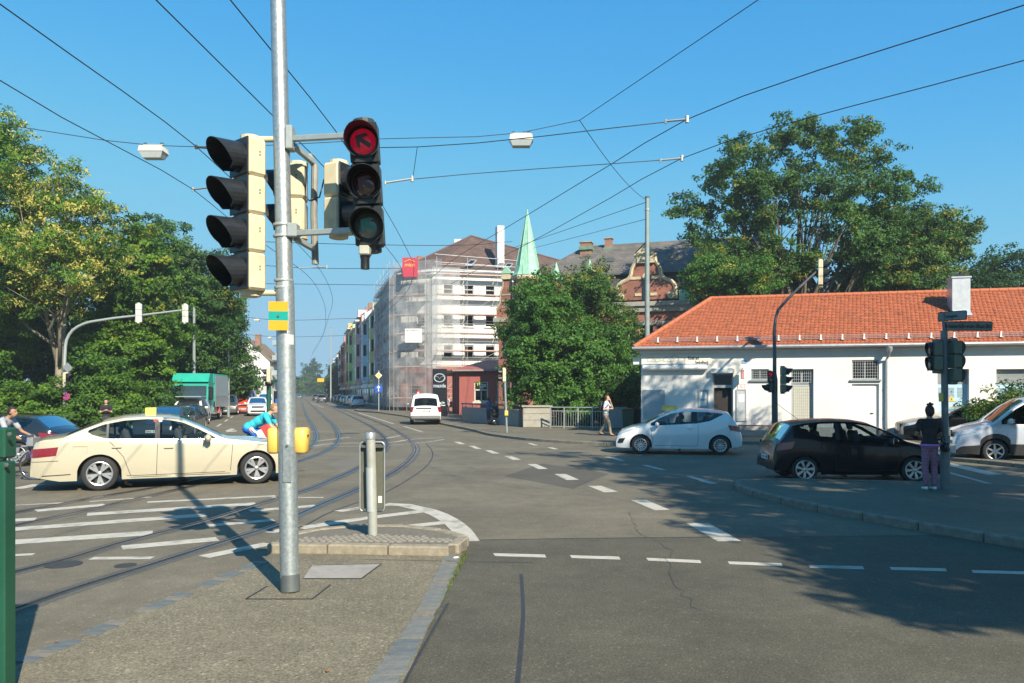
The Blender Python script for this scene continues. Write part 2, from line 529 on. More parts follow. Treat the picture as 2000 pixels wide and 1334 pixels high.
# --- far pavement with kiosk and villa
KF = [Vector((-46, 200, 0)), Vector((-18.5, 92, 0)), G(706, 799), G(745, 803), G(790, 814), G(862, 829), G(924, 842), G(977, 854), G(1091, 865), G(1221, 871), G(1330, 871), G(1460, 867), G(1640, 880), G(1800, 895), G(1900, 904), G(2100, 925), G(2500, 960)]
KF[2] = Vector((-17.2, 84, 0)); KF[3] = Vector((-12.2, 73, 0))
kp = crom(KF, .5)
pv = slab('pavement', [(p.x, p.y) for p in kp] + [(75, 14), (75, 200)], .11, PAVE)
kerbline('kerb', KF[3:], pv, stone=1.1)
# --- left pavement
KL = [(-80, 38.5, 0), (-40, 38.5, 0), (-31, 39.5, 0), (-27.4, 43, 0), (-27.6, 52, 0), (-31, 66, 0), (-60, 173, 0)]
pl = slab('pavement', [(p.x, p.y) for p in crom(KL, .7)] + [(-120, 173), (-120, 38.5)], .11, PAVE)
kerbline('kerb', KL[:6], pl, stone=1.5)
# --- right-hand refuge with street sign
KR = [G(2500, 1150), G(2000, 1071), G(1800, 1036), G(1640, 1007), G(1500, 976), G(1440, 957), G(1432, 950), G(1460, 946), G(1560, 946), G(1700, 949), G(1850, 953), G(2000, 959), G(2500, 985)]
pr = slab('pavement', [(p.x, p.y) for p in crom(KR, .3)], .115, PAVE)
kerbline('kerb', KR, pr, stone=.95, hgt=.125)

# --- flush refuge in the foreground with its rows of setts
ISL = [G(905, 1082), G(862, 1170), G(790, 1334), Vector((-.55, 3.4, 0)), Vector((-.9, 1.5, 0)), Vector((-1.6, -4, 0)), Vector((-5.2, -4, 0)), Vector((-4.9, 3, 0)), G(60, 1292), G(290, 1190), G(430, 1130), G(520, 1096), G(560, 1082)]
im = MB(); im.poly([(p.x, p.y, .006) for p in ccw(ISL)])
isl = struct('refuge_surface', im, ASPH2)
def setts(a0, a1, b0, b1, rows, jit=.012):
    """one row of flush stones between edge a0-a1 and edge b0-b1"""
    for k in range(rows):
        t0, t1 = k / rows, (k + 1) / rows
        q = [a0.lerp(a1, t0), a0.lerp(a1, t1), b0.lerp(b1, t1), b0.lerp(b1, t0)]
        c = sum(q, Vector()) / 4
        q = [c + (p - c) * .90 + Vector((random.uniform(-jit, jit), random.uniform(-jit, jit), 0)) for p in q]
        mb = MB(); mb.prism(ccw([(p.x - c.x, p.y - c.y) for p in q]), -.02, .011 + random.uniform(0, .006))
        o = obj('sett', mb, random.choice([SETT, SETT2, SETT, SETT2, COBB]), isl); o.location = (c.x, c.y, 0)
setts(G(868, 1088), G(806, 1205), G(905, 1088), G(850, 1205), 9)
setts(G(805, 1207), G(655, 1420), G(849, 1207), G(740, 1420), 11)
for k in range(26):                       # the worn row on the left edge, half of it under tar
    t = k / 26
    a, b = G(512, 1098).lerp(G(40, 1296), t), G(512, 1098).lerp(G(40, 1296), t + .034)
    if k in (3, 9, 10, 16, 17, 21): continue
    d = (b - a); nrm = Vector((-d.y, d.x, 0)).normalized() * .09
    mb = MB(); q = [a + nrm, b + nrm, b - nrm, a - nrm]; c = sum(q, Vector()) / 4
    mb.prism(ccw([(p.x - c.x, p.y - c.y) for p in q]), -.02, .009 + random.uniform(0, .005))
    o = obj('sett', mb, SETT if k % 3 else COBB, isl); o.location = (c.x, c.y, 0)
# cover slab and patch round the mast
mb = MB(); mb.poly([(p.x, p.y, .0115) for p in (G(592, 1132), G(706, 1132), G(745, 1103), G(610, 1106))])
obj('cover_slab', mb, pm('concrete_slab', (.30, .28, .25), .85, 0, .12, 8, .3, dirt=.3), isl)
for a, b in (((592, 1132), (706, 1132)), ((706, 1132), (745, 1103)), ((745, 1103), (612, 1106)), ((480, 1172), (610, 1172)), ((610, 1172), (646, 1144)), ((480, 1172), (522, 1147))):
    mb = MB(); ribbon(mb, [G(*a), G(*b)], .018, .0135); obj('joint', mb, TAR, isl)
TUFT = pm('moss_green', (.09, .12, .03), .9, 0, .4, 20)
# grass in the joint between setts and road
mb = MB()
for k in range(420):
    t = random.random() ** 1.5
    p = G(908, 1086).lerp(G(858, 1185), t) + Vector((random.gauss(0, .018), random.gauss(0, .02), .005))
    h = random.uniform(.015, .05) * (1.3 - t); a = random.uniform(0, 6.3); dx, dy = math.cos(a) * .006, math.sin(a) * .006
    mb.add([p + Vector((dx, dy, 0)), p - Vector((dx, dy, 0)), p + Vector((random.gauss(0, .015), random.gauss(0, .015), h))], [(0, 1, 2)])
obj('joint_grass', mb, TUFT, label='grass tufts in the joint beside the flush setts', cat='grass', kind='stuff')
mb = MB()
for k in range(900):
    t = random.random()
    p = G(1520, 978).lerp(G(1990, 1070), t) + Vector((random.gauss(0, .03), random.gauss(0, .03), 0))
    h = random.uniform(.01, .05); a = random.uniform(0, 6.3); dx, dy = math.cos(a) * .008, math.sin(a) * .008
    mb.add([p + Vector((dx, dy, 0)), p - Vector((dx, dy, 0)), p + Vector((random.gauss(0, .02), random.gauss(0, .02), h))], [(0, 1, 2)])
obj('kerb_grass', mb, TUFT, label='sparse weeds along the foot of the right-hand kerb', cat='grass', kind='stuff')

# --- raised nose of the refuge: granite kerb round a cobbled top
NF = [G(522, 1080), G(600, 1081), G(760, 1084), G(878, 1086), G(912, 1074), G(897, 1060)]
NB = [G(880, 1052), G(800, 1043), G(728, 1040), G(640, 1046), G(560, 1060)]
nose = slab('refuge_nose', [(p.x, p.y) for p in NF[:4]] + [(p.x, p.y) for p in NF[4:]] + [(p.x, p.y) for p in NB], .105, pm('joint_sand', (.16, .145, .115), .95, 0, .3, 25, .5), hgt=.2)
kerbline('kerb', [p + Vector((0, .06, 0)) for p in NF[:4]], nose, wid=.17, hgt=.118, stone=.82, m=GRAN)
kerbline('kerb', [G(884, 1082), G(912, 1074), G(897, 1060), G(840, 1047), G(728, 1040), G(640, 1046), G(550, 1064)], nose, wid=.15, hgt=.12, stone=.6, m=GRAN)
n = 0
for i in range(46):
    for j in range(12):
        p = Vector((-3.6 + i * .092 + (j % 2) * .046, 9.75 + j * .092 - .012 * i, 0))
        px = 1000 + F * p.x / p.y; py = HY + F * (H - .12) / p.y
        if not (1041 < py < 1056.5 and 575 < px < 882): continue
        if py < 1041 + abs(px - 728) * .055: continue
        mb = MB(); mb.rbox((0, 0, 0), (.082, .082, .06), .02)
        o = obj('cobble', mb, COBB, nose); o.location = (p.x, p.y, .088 + random.uniform(0, .012)); o.rotation_euler = (0, 0, random.uniform(-.15, .15))

# --- tram rails
RAILPX = [
    [(31, 1001), (196, 970), (304, 952), (430, 926), (520, 905), (585, 885), (612, 868), (618, 852), (613, 836), (602, 818), (594, 800), (590, 787)],
    [(31, 1026), (140, 1003), (245, 979), (350, 955), (476, 926), (586, 900), (630, 884), (652, 871), (661, 856), (656, 838), (630, 811), (608, 791), (597, 781)],
    [(31, 1117), (133, 1092), (224, 1064), (385, 1022), (546, 972), (586, 961), (649, 937), (702, 913), (740, 890), (756, 872), (753, 858), (734, 840), (680, 811), (632, 790), (608, 781)],
    [(31, 1190), (140, 1152), (297, 1103), (441, 1057), (546, 1023), (586, 1004), (696, 957), (753, 932), (788, 910), (808, 890), (813, 876), (803, 862), (775, 842), (712, 815), (652, 795), (618, 783)]]
for pts in RAILPX:
    P = [G(*p) for p in pts]
    d0 = (P[0] - P[1]).normalized(); P.insert(0, P[0] + d0 * 9)
    P.append(P[-1] + Vector((-.27, 1, 0)) * 240)
    P = crom(P, .35)
    Q = P[::1]
    mb = MB(); mb.cur = 0; ribbon(mb, Q, .30, .003); mb.cur = 1; ribbon(mb, Q, .13, .006); mb.cur = 2
    off = []
    for i, p in enumerate(Q):
        t = (Q[min(i + 1, len(Q) - 1)] - Q[max(i - 1, 0)]).normalized(); off.append(p + Vector((-t.y, t.x, 0)) * .012)
    ribbon(mb, off, .035, .009)
    obj('tram_rail', mb, [RAILB, RAILS, RAILG], road)

# --- painted markings
def mark(pxs, z=.004, name='road_marking', m=MARK):
    mb = MB(); mb.poly([(p.x, p.y, z) for p in ccw([G(*q) for q in pxs])])
    return obj(name, mb, m, road)
def line(pxs, wid, z=.004, name='road_marking', m=MARK, step=.4):
    mb = MB(); ribbon(mb, crom([G(*q) for q in pxs], step), wid, z)
    return obj(name, mb, m, road)
for a, b, y0, y1 in ((963, 1067, 1083, 1086), (1113, 1212, 1087, 1090), (1262, 1370, 1092, 1097), (1421, 1529, 1099, 1103), (1579, 1688, 1106, 1109), (1737, 1850, 1110, 1113), (1897, 2010, 1116, 1119)):
    mark([(a, y0 - 2), (b - 3, y1 - 2.5), (b, y1 + 3.5), (a + 4, y0 + 3.5)])
for q in ([(1340, 1022), (1384, 1022), (1447, 1057), (1402, 1058)], [(1232, 977), (1263, 977), (1308, 996), (1279, 997)], [(1148, 949), (1174, 949), (1208, 961), (1180, 962)],
          [(1083, 926), (1105, 926), (1131, 937), (1107, 938)], [(1030, 906.5), (1047, 906.5), (1070, 916), (1052, 916.5)], [(985, 891), (999, 891), (1018, 898), (1002, 898.5)],
          [(947, 879.8), (959, 879.6), (976, 886), (962, 886)], [(915, 871), (926, 871), (941, 877), (930, 877)], [(886, 863), (897, 863), (909, 867.5), (899, 868)],
          [(1179, 892.5), (1190, 892.5), (1222, 899.5), (1211, 899.8)], [(1253, 908.5), (1264, 908.5), (1302, 918), (1289, 918)], [(1339, 930.5), (1353, 930.5), (1402, 945), (1386, 945)],
          [(1029, 865.7), (1037, 865.6), (1052, 870), (1043, 870)], [(1068, 874), (1078, 874), (1092, 877.6), (1082, 877.6)]):
    mark(q)
for a, b, wd in (((31, 987), (132, 982), .12), ((70, 998), (205, 986), .30), ((175, 980), (296, 971), .12), ((170, 1005), (500, 984), .34), ((288, 981), (538, 969), .2),
                 ((0, 1036), (402, 1006), .34), ((0, 1061), (298, 1041), .38), ((238, 1070), (425, 1053), .30), ((178, 1091), (298, 1090), .15), ((0, 1086), (66, 1083), .13),
                 ((398, 1088), (525, 1062), .22), ((406, 1027), (535, 1016), .22), ((488, 998), (618, 988), .26), ((530, 972), (632, 972), .12), ((31, 955), (77, 946), .3), ((0, 1018), (70, 1014), .3)):
    line([a, b], wd, step=3)
line([(586, 1032), (710, 1013), (832, 998)], .26); line([(660, 999), (740, 988), (776, 985)], .22); line([(745, 1034), (876, 1020)], .26); line([(527, 1041), (585, 1028)], .2)
line([(753, 985), (790, 987), (835, 997), (875, 1015), (900, 1035), (915, 1058)], .30, .0055)
line([(605, 872), (660, 866), (756, 864.5), (806, 858), (864, 855)], .14); line([(600, 873.5), (757, 870), (830, 864), (868, 858)], .09)
line([(605, 843), (690, 840)], .12); line([(617, 862), (683, 854)], .14); line([(750, 857), (782, 851)], .14); line([(700, 806), (769, 828)], .13, step=3); line([(789, 833), (826, 844)], .13, step=3)
line([(608, 787), (632, 796)], .13, step=5)
for q in ([(1832, 905), (1850, 903), (1960, 927), (1930, 928)],): mark(q)
line([(1835, 918), (1980, 958)], .12, step=3); line([(1540, 905), (1640, 935)], .1, step=3)
for q in ([(440, 841), (452, 837), (460, 838), (452, 841.5), (462, 840.5), (462, 843), (444, 844)],): mark(q)
for i in range(7):
    a = G(424, 833).lerp(G(480, 797), i / 7); b = G(424, 833).lerp(G(480, 797), i / 7 + .07)
    mb = MB(); ribbon(mb, [a, b], .14, .004); obj('road_marking', mb, MARK, road)
# tar seams and cracks
line([(1018, 1122), (1020, 1150), (1022, 1200), (1018, 1260), (1010, 1340), (1000, 1420)], .035, .0045, 'tar_seam', TAR, .05)
line([(915, 1055), (1200, 1051), (1600, 1048), (2000, 1043)], .022, .0045, 'tar_seam', TAR)
line([(876, 1180), (830, 1262), (786, 1345), (760, 1400)], .022, .013, 'tar_seam', TAR, .05)
line([(832, 866), (845, 885), (838, 905), (800, 935), (745, 965), (640, 1003), (590, 1030)], .035, .0035, 'tar_seam', TAR, .3)
line([(710, 1094), (900, 1098), (1040, 1100)], .012, .013, 'tar_seam', TAR)
# repairs, cracks and stains of the old surface
PATCH = [asphalt('patch_%d' % i, b_, .4, .12, (1, .91, .72), 1.2, .5) for i, b_ in enumerate((.088, .15, .112))]
for i, q in enumerate((((1060, 905), (1190, 925), (1120, 955), (985, 930)), ((640, 905), (700, 890), (735, 905), (670, 925)), ((31, 1153), (105, 1155), (60, 1180), (31, 1182)))):
    mark(q, .0014, 'asphalt_patch', PATCH[i % 3])
for pts in (((1230, 1000), (1250, 1040), (1300, 1068), (1310, 1130), (1370, 1200)), ((950, 940), (1010, 952), (1100, 950), (1180, 968)), ((1500, 965), (1400, 985), (1330, 1012), (1200, 1030))):
    P = [G(*q) for q in pts]; P = [p + Vector((random.gauss(0, .03), random.gauss(0, .05), 0)) for p in crom(P, .12)]
    mb = MB(); ribbon(mb, P, .006, .0125 if pts[0][0] < 700 else .0048); obj('crack', mb, TAR, road)
# drain covers
for px, py, r_ in ((124, 1103, .2), (245, 1105, .12), (684, 846.5, .45)):
    c = G(px, py); mb = MB(); mb.lathe([(r_, .003), (r_, .008), (r_ * .85, .008), (r_ * .82, .005)], 20); o = obj('drain_cover', mb, pm('cast_iron', (.06, .058, .055), .6, .4, .2, 30), road); o.location = (c.x, c.y, 0)
# litter and leaves on the refuge
LEAFD = pm('dry_leaf', (.30, .13, .03), .8, 0, .3, 30)
for k, (px, py) in enumerate(((570, 1156), (588, 1226), (110, 1253), (470, 1288), (640, 1310), (1375, 1004))):
    c = G(px, py, .02 if px < 1000 else .12); mb = MB(); a = random.uniform(0, 6)
    mb.add([(.03, 0, .004), (0, .014, .008), (-.03, 0, .003), (0, -.014, .0)], [(0, 1, 2, 3)])
    obj('fallen_leaf', mb, LEAFD, loc=c, rz=a, group='dry leaves on the asphalt', cat='leaf', label=['dry leaf at the foot of the big signal mast', 'brown leaf on the refuge right of the mast', 'orange leaf beside the worn setts on the left', 'dry leaf in the middle of the bottom refuge', 'brown leaf low on the refuge near the right setts', 'orange leaf on the shaded right-hand pavement'][k])
mb = MB(); mb.rbox((0, 0, 0), (.07, .03, .02), .008)
obj('litter', mb, WHITEP, loc=G(891, 1089, .02), rz=.3, label='small white scrap of litter at the end of the setts', cat='litter')
mb = MB(); mb.rbox((0, 0, 0), (.12, .05, .02), .008)
obj('litter', mb, WHITEP, loc=G(1913, 1053, .012), rz=.5, label='white scrap of litter at the right-hand kerb', cat='litter')
# ================================================================ trees and shrubs
def leaf_mesh(name, C, out, size, tone, asp=.55, droop=0.0):
    """C (N,3) leaf centres, out (N,3) outward directions; one bent four-cornered leaf each"""
    n = len(C)
    d = RNG.normal(size=(n, 3)); d[:, 2] -= droop
    nr = out * .9 + RNG.normal(size=(n, 3)) * .65 + np.array([0, 0, .35])
    nr /= np.linalg.norm(nr, axis=1)[:, None] + 1e-9
    d -= nr * (d * nr).sum(1)[:, None]; d /= np.linalg.norm(d, axis=1)[:, None] + 1e-9
    b = np.cross(nr, d)
    s = size * RNG.uniform(.6, 1.3, n)[:, None]
    V = np.empty((n, 4, 3))
    V[:, 0] = C - d * s; V[:, 1] = C + b * s * asp + nr * s * .12; V[:, 2] = C + d * s - nr * s * .15; V[:, 3] = C - b * s * asp + nr * s * .12
    me = bpy.data.meshes.new(name)
    me.vertices.add(4 * n); me.vertices.foreach_set('co', V.reshape(-1).astype(np.float32))
    me.loops.add(4 * n); me.loops.foreach_set('vertex_index', np.arange(4 * n, dtype=np.int32))
    me.polygons.add(n); me.polygons.foreach_set('loop_start', np.arange(0, 4 * n, 4, dtype=np.int32))
    me.update(calc_edges=True)
    at = me.attributes.new('tone', 'FLOAT', 'FACE'); at.data.foreach_set('value', np.clip(tone, 0, 1).astype(np.float32))
    me.polygons.foreach_set('use_smooth', np.zeros(n, dtype=bool))
    return me
def blobs_sample(lobes, n, inner=.55):
    """points in the outer shells of a set of ellipsoids (cx,cy,cz,rx,ry,rz)"""
    lobes = np.array(lobes, float)
    wgt = (lobes[:, 3] * lobes[:, 4] + lobes[:, 4] * lobes[:, 5] + lobes[:, 3] * lobes[:, 5]); wgt /= wgt.sum()
    k = RNG.choice(len(lobes), n, p=wgt)
    d = RNG.normal(size=(n, 3)); d /= np.linalg.norm(d, axis=1)[:, None]
    r = (inner ** 3 + (1 - inner ** 3) * RNG.uniform(0, 1, n)) ** (1 / 3)
    r *= 1 + .13 * np.sin(d[:, 0] * 7 + k) * np.sin(d[:, 2] * 6 + k * 2.1)
    r = np.where(RNG.uniform(0, 1, n) < .14, r * (1 + np.abs(RNG.normal(0, .16, n))), r)
    return lobes[k, :3] + d * r[:, None] * lobes[k, 3:], d, k
BARK = pm('bark', (.13, .105, .075), .9, 0, .35, 5, .8, bscale=22)
BARKG = pm('pale_bark', (.27, .23, .17), .9, 0, .25, 5, .6, bscale=22)
def crown(lobes, ntuft, per, tr, size, asp=.5, yellow=0.0, inner=.5, droop=0, ysel=None):
    per = int(per * 1.55); size = size * .74
    nsp = max(8, ntuft // 7)                              # leafy sprays pointing outwards, gaps between them
    S_, sd_, sk_ = blobs_sample(lobes, nsp, inner)
    ii = RNG.integers(0, nsp, ntuft)
    sl = tr * RNG.uniform(1.2, 2.6, nsp)
    dirs = sd_ + RNG.normal(0, .35, (nsp, 3)); dirs /= np.linalg.norm(dirs, axis=1)[:, None]
    al = RNG.uniform(-1, 1, ntuft)
    T = S_[ii] + dirs[ii] * (sl[ii] * al)[:, None] + RNG.normal(0, 1, (ntuft, 3)) * (tr * .62 * (1.15 - .5 * al))[:, None] * np.array([1, 1, .7])
    d = sd_[ii]; k = sk_[ii] + ii
    keep = RNG.uniform(0, 1, ntuft) < np.clip(.9 + .5 * np.sin(T[:, 0] * 1.7 + 1) * np.sin(T[:, 1] * 1.3) * np.sin(T[:, 2] * 1.9 + 2), .25, 1)
    T, d, k = T[keep], d[keep], k[keep]
    nt_ = len(T)
    tt = RNG.uniform(.2, .5, nt_) + .2 * np.sin(k * 2.3)
    yl = RNG.uniform(0, 1, nt_) < (yellow if ysel is None else yellow * ysel(T))
    idx = np.repeat(np.arange(nt_), per)
    off = RNG.normal(size=(len(idx), 3)); off /= np.linalg.norm(off, axis=1)[:, None]
    off *= (tr * RNG.uniform(.15, 1, len(idx)) ** .6)[:, None] * np.array([1, 1, .6])
    C = T[idx] + off
    tone = tt[idx] + RNG.normal(0, .12, len(idx))
    tone = np.clip(tone, 0, .78)
    m = yl[idx] & (RNG.uniform(0, 1, len(idx)) < .7)
    tone[m] = RNG.uniform(.9, 1, m.sum())
    o = d[idx] * .8 + off / tr * .6
    return leaf_mesh('crown', C, o, size, tone, asp, droop), T
def limbs(mb, base, top, r0, targets, wob=.25, n=8):
    """trunk from base to top, then limbs to the targets"""
    base, top = Vector(base), Vector(top)
    P = []
    k = 6
    for i in range(k + 1):
        t = i / k
        p = base.lerp(top, t) + Vector((random.gauss(0, wob), random.gauss(0, wob), 0)) * (t * (1 - t) * 1.6)
        P.append(p)
    mb.tube(P, [r0 * (1.25 if i == 0 else 1) * (1 - .5 * i / k) for i in range(k + 1)], n)
    for q in targets:
        q = Vector(q)
        i = random.randint(max(1, k // 3), k)
        a = P[i]
        r1 = r0 * (1 - .5 * i / k) * random.uniform(.42, .62)
        mid1 = a.lerp(q, .35) + Vector((random.gauss(0, wob), random.gauss(0, wob), (q - a).length * .07))
        mid2 = a.lerp(q, .7) + Vector((random.gauss(0, wob), random.gauss(0, wob), (q - a).length * .06))
        mb.tube([a, mid1, mid2, q], [r1, r1 * .75, r1 * .45, r1 * .12], 6)
        for s_ in range(3):
            e = mid2.lerp(q, random.random()) + Vector((random.gauss(0, .9), random.gauss(0, .9), random.uniform(.1, 1.1)))
            mb.tube([mid1.lerp(mid2, random.random()), (mid2 + e) / 2, e], [r1 * .35, r1 * .2, r1 * .06], 5)
def tree(name, base, lobes, top, r0, ntuft, per, tr, size, lm, label, cat='tree', group=None, bark=None, nl=14, **kw):
    """lobes relative to base"""
    base = Vector(base)
    o = thing(name, base, 0, label, cat, group)
    me, T = crown(lobes, ntuft, per, tr, size, **kw)
    c = obj('crown', me, lm, o)
    mb = MB()
    sel = T[RNG.choice(len(T), nl, replace=False)]
    limbs(mb, (0, 0, -.1), top, r0, [Vector(q) * .93 for q in sel])
    obj('trunk', mb, bark or BARK, o, sm=True)
    return o
LG1 = leafm('leaf_locust_yellow', (.028, .085, .010), (.15, .29, .030), (.52, .48, .12), .88, .38)
LG2 = leafm('leaf_maple_green', (.028, .085, .010), (.15, .28, .025), (.26, .28, .03), .88, .35)
LG3 = leafm('leaf_deep_green', (.016, .052, .012), (.07, .155, .026), (.14, .13, .03), .88, .28)
LG4 = leafm('leaf_ash_green', (.024, .075, .016), (.10, .21, .036), (.22, .22, .03), .88, .3)
LG5 = leafm('leaf_hornbeam', (.026, .085, .014), (.11, .25, .034), (.28, .28, .035), .88, .3)
LH = leafm('leaf_hedge', (.018, .062, .008), (.11, .23, .024), (.18, .22, .03), .88, .3)

def PX(lobes, base, k=1.0):
    """lobes given as photo pixels: (px, py, Y, rpx, rpy, ry) -> relative to base"""
    out = []
    for px, py, Y, rx, ry_, rd in lobes:
        c = D(px, py, Y) - Vector(base); s = F / Y
        out.append((c.x, c.y, c.z, k * rx / s, k * rd, k * ry_ / s))
    return out
# left: big locust tree with pale yellow seed heads, pale straight trunk
b = (D(108, 800, 49).x, 49, .1)
tree('locust_tree', b, PX([(20, 330, 48, 75, 75, 2.6), (-60, 380, 49, 90, 130, 3), (100, 400, 48, 75, 65, 2.4), (60, 460, 47, 95, 70, 2.6), (165, 390, 48, 45, 45, 1.6), (180, 480, 48, 45, 50, 1.8), (120, 530, 47, 85, 60, 2.4), (20, 580, 48, 80, 60, 2.6), (-50, 530, 48, 75, 90, 2.8), (5, 270, 48, 35, 40, 1.6)], b),
     (.6, 0, 9.5), .30, 3000, 22, .50, .155, LG1, 'tall locust tree with pale yellow clusters and a leaning pale trunk', bark=BARKG, asp=.42, yellow=.5, ysel=lambda T: (T[:, 0] > -1.5) & (T[:, 2] > 6.5), droop=.4)
b = (D(-40, 800, 53).x, 53, .1)
tree('park_tree', b, PX([(-30, 560, 53, 90, 120, 3), (30, 640, 54, 90, 80, 3), (-60, 650, 53, 90, 80, 3)], b), (0, 0, 8), .32, 1100, 20, .55, .17, LG2, 'green park tree behind the locust tree at the left picture edge')
b = (D(250, 800, 54).x, 54, .1)
tree('maple_tree', b, PX([(262, 560, 54, 75, 75, 2.6), (240, 490, 55, 55, 50, 2.2), (300, 620, 53, 75, 50, 2.6), (210, 640, 54, 60, 60, 2.4), (255, 690, 52, 85, 40, 2.6), (230, 745, 51, 80, 35, 2.4), (290, 700, 55, 50, 42, 2)], b), (0, 0, 7), .28, 1800, 22, .5, .17, LG2,
     'spreading maple with layered light green leaves behind the signal arm', asp=.7, yellow=.08)
b = (D(330, 800, 60).x, 60, .1)
tree('park_tree', b, PX([(320, 500, 60, 65, 58, 2.4), (380, 520, 60, 62, 62, 2.5), (290, 480, 61, 45, 45, 2), (400, 600, 60, 60, 70, 2.6), (350, 600, 61, 70, 80, 2.6), (380, 690, 60, 60, 50, 2.4), (340, 720, 60, 60, 45, 2.4), (430, 570, 61, 38, 42, 1.8)], b), (.4, 0, 9), .35, 2000, 22, .5, .17, LG4,
     'tall park tree with thin brownish top behind the bent signal arm', yellow=.12, ysel=lambda T: T[:, 2] > 8)
b = (D(432, 792, 74).x, 74, .1)
tree('park_tree', b, PX([(430, 640, 74, 45, 60, 2.6), (455, 690, 74, 33, 48, 2.2), (400, 700, 74, 45, 60, 2.6), (440, 740, 73, 40, 30, 2.2)], b), (0, 0, 6), .3, 1300, 20, .5, .18, LG3, 'dark green tree above the truck and the red van')
b = (D(470, 785, 95).x, 95, .1)
tree('street_shrub', b, PX([(470, 755, 95, 30, 18, 2), (440, 752, 96, 25, 20, 2), (492, 765, 95, 12, 10, 1)], b), (0, 0, 1.4), .1, 260, 18, .5, .2, LG2, 'low green shrub in front of the white gable house', cat='shrub')
# hedge of shrubs under the left trees, one by one
hl = ['leftmost broad shrub below the locust tree', 'rounded shrub left of the pale leaning trunk', 'dense shrub between the pale trunk and the signal pole', 'shrub right behind the bent signal pole', 'shrub behind the person looking at a phone', 'low dark shrub left of the green truck', 'dark shrub behind the left edge of the green truck']
for k, (px, py, Y, rx, ry_) in enumerate(((-60, 770, 44, 95, 75), (60, 800, 44.5, 75, 48), (150, 800, 45, 60, 42), (190, 760, 46, 48, 80), (235, 785, 46, 60, 45), (300, 790, 48, 55, 35), (312, 775, 66, 40, 45))):
    b = (D(px, 800, Y).x, Y, .1)
    tree('park_shrub', b, PX([(px, py, Y, rx, ry_, 1.8), (px - rx * .4, py + 20, Y - .4, rx * .6, ry_ * .7, 1.4), (px + rx * .4, py + 15, Y - .3, rx * .6, ry_ * .6, 1.4)], b), (0, 0, 1.2), .1, 700, 20, .38, .13, [LH, LG2, LH, LH, LG2, LG3, LG3][k], hl[k], 'shrub', 'shrubs along the left pavement', nl=8, asp=.6)
# dark wood behind the left trees: one mass
lob = [(D(px, 760, Y).x, Y, D(px, py, Y).z, 4.5, 2.5, h) for px, py, Y, h in ((-120, 700, 62, 6), (-20, 700, 62, 6), (60, 690, 62, 6.5), (140, 690, 63, 6.5), (215, 690, 64, 6.5), (280, 690, 66, 7), (335, 680, 68, 7), (385, 690, 72, 6.5))]
me, T = crown(lob, 2600, 18, .9, .30, inner=.3)
obj('wood', me, LG3, label='dark wood closing the view behind the left park trees', cat='wood', kind='stuff')

# trees in front of the brick villa
b = (D(1090, 830, 46).x, 46, .1)
tree('hornbeam_tree', b, PX([(1090, 700, 45, 95, 80, 2.8), (1060, 640, 45, 60, 60, 2.2), (1030, 740, 44, 55, 60, 2), (1160, 700, 45, 65, 70, 2.4), (1120, 770, 44, 70, 40, 2.2), (1060, 590, 45, 40, 45, 1.6), (1195, 745, 45, 45, 60, 2)], b), (.2, 0, 4), .2, 2600, 22, .40, .125, LG5, 'dense rounded green tree in front of the brick villa', asp=.6)
b = (D(1165, 825, 50).x, 50, .1)
tree('young_tree', b, PX([(1150, 585, 50, 45, 60, 1.8), (1155, 545, 50, 22, 28, 1), (1190, 620, 50, 45, 50, 1.8), (1125, 610, 50, 35, 45, 1.6), (1205, 680, 50, 40, 50, 1.7)], b), (0, 0, 7), .16, 1000, 20, .42, .13, LG4, 'taller loose tree with yellowing leaves beside the grey pole', yellow=.3)
b = (D(1060, 825, 52).x, 52, .1)
tree('young_tree', b, PX([(1058, 570, 52, 28, 45, 1.4), (1045, 620, 52, 38, 40, 1.6), (1020, 660, 52, 35, 45, 1.5)], b), (0, 0, 6), .15, 600, 20, .42, .13, LG4, 'thin tree rising in front of the copper spire tower', yellow=.2)
b = (D(1200, 825, 44).x, 44, .1)
tree('shade_shrub', b, PX([(1215, 770, 44, 40, 50, 1.6), (1150, 800, 45, 60, 28, 1.6)], b), (0, 0, 1.6), .1, 620, 18, .4, .13, LG3, 'dark shrub behind the railing left of the kiosk', 'shrub')
# big tree behind the kiosk
b = (D(1560, 790, 56).x, 56, .1)
tree('ash_tree', b, PX([(1450, 330, 56, 75, 60, 3), (1560, 290, 57, 75, 45, 3), (1660, 300, 57, 65, 50, 3), (1500, 400, 55, 80, 60, 3), (1620, 390, 55, 95, 70, 3.4), (1730, 380, 56, 70, 75, 3), (1420, 420, 56, 60, 65, 2.6), (1770, 450, 57, 60, 55, 2.8), (1450, 500, 55, 65, 50, 2.8), (1690, 480, 55, 80, 55, 3), (1350, 420, 57, 32, 45, 1.7), (1580, 520, 56, 80, 45, 3), (1540, 255, 57, 25, 22, 1.4), (1680, 255, 57, 22, 22, 1.3), (1390, 360, 57, 30, 35, 1.6)], b, .86),
     (0, 0, 8), .48, 2500, 21, .50, .175, LG4, 'huge spreading ash tree towering behind the kiosk roof', nl=34, asp=.5, yellow=.05, inner=.7)
b = (D(1740, 790, 60).x, 60, .1)
tree('lime_tree', b, PX([(1740, 500, 58, 75, 55, 3), (1820, 440, 60, 45, 40, 2), (1840, 500, 60, 45, 50, 2.2), (1780, 560, 58, 80, 35, 3), (1870, 455, 61, 25, 22, 1.3), (1690, 550, 57, 60, 35, 2.5)], b), (0, 0, 9), .35, 1500, 21, .5, .17, LG4, 'yellowish tree right of the ash behind the metal roof vent', yellow=.3)
b = (D(1420, 790, 54).x, 54, .1)
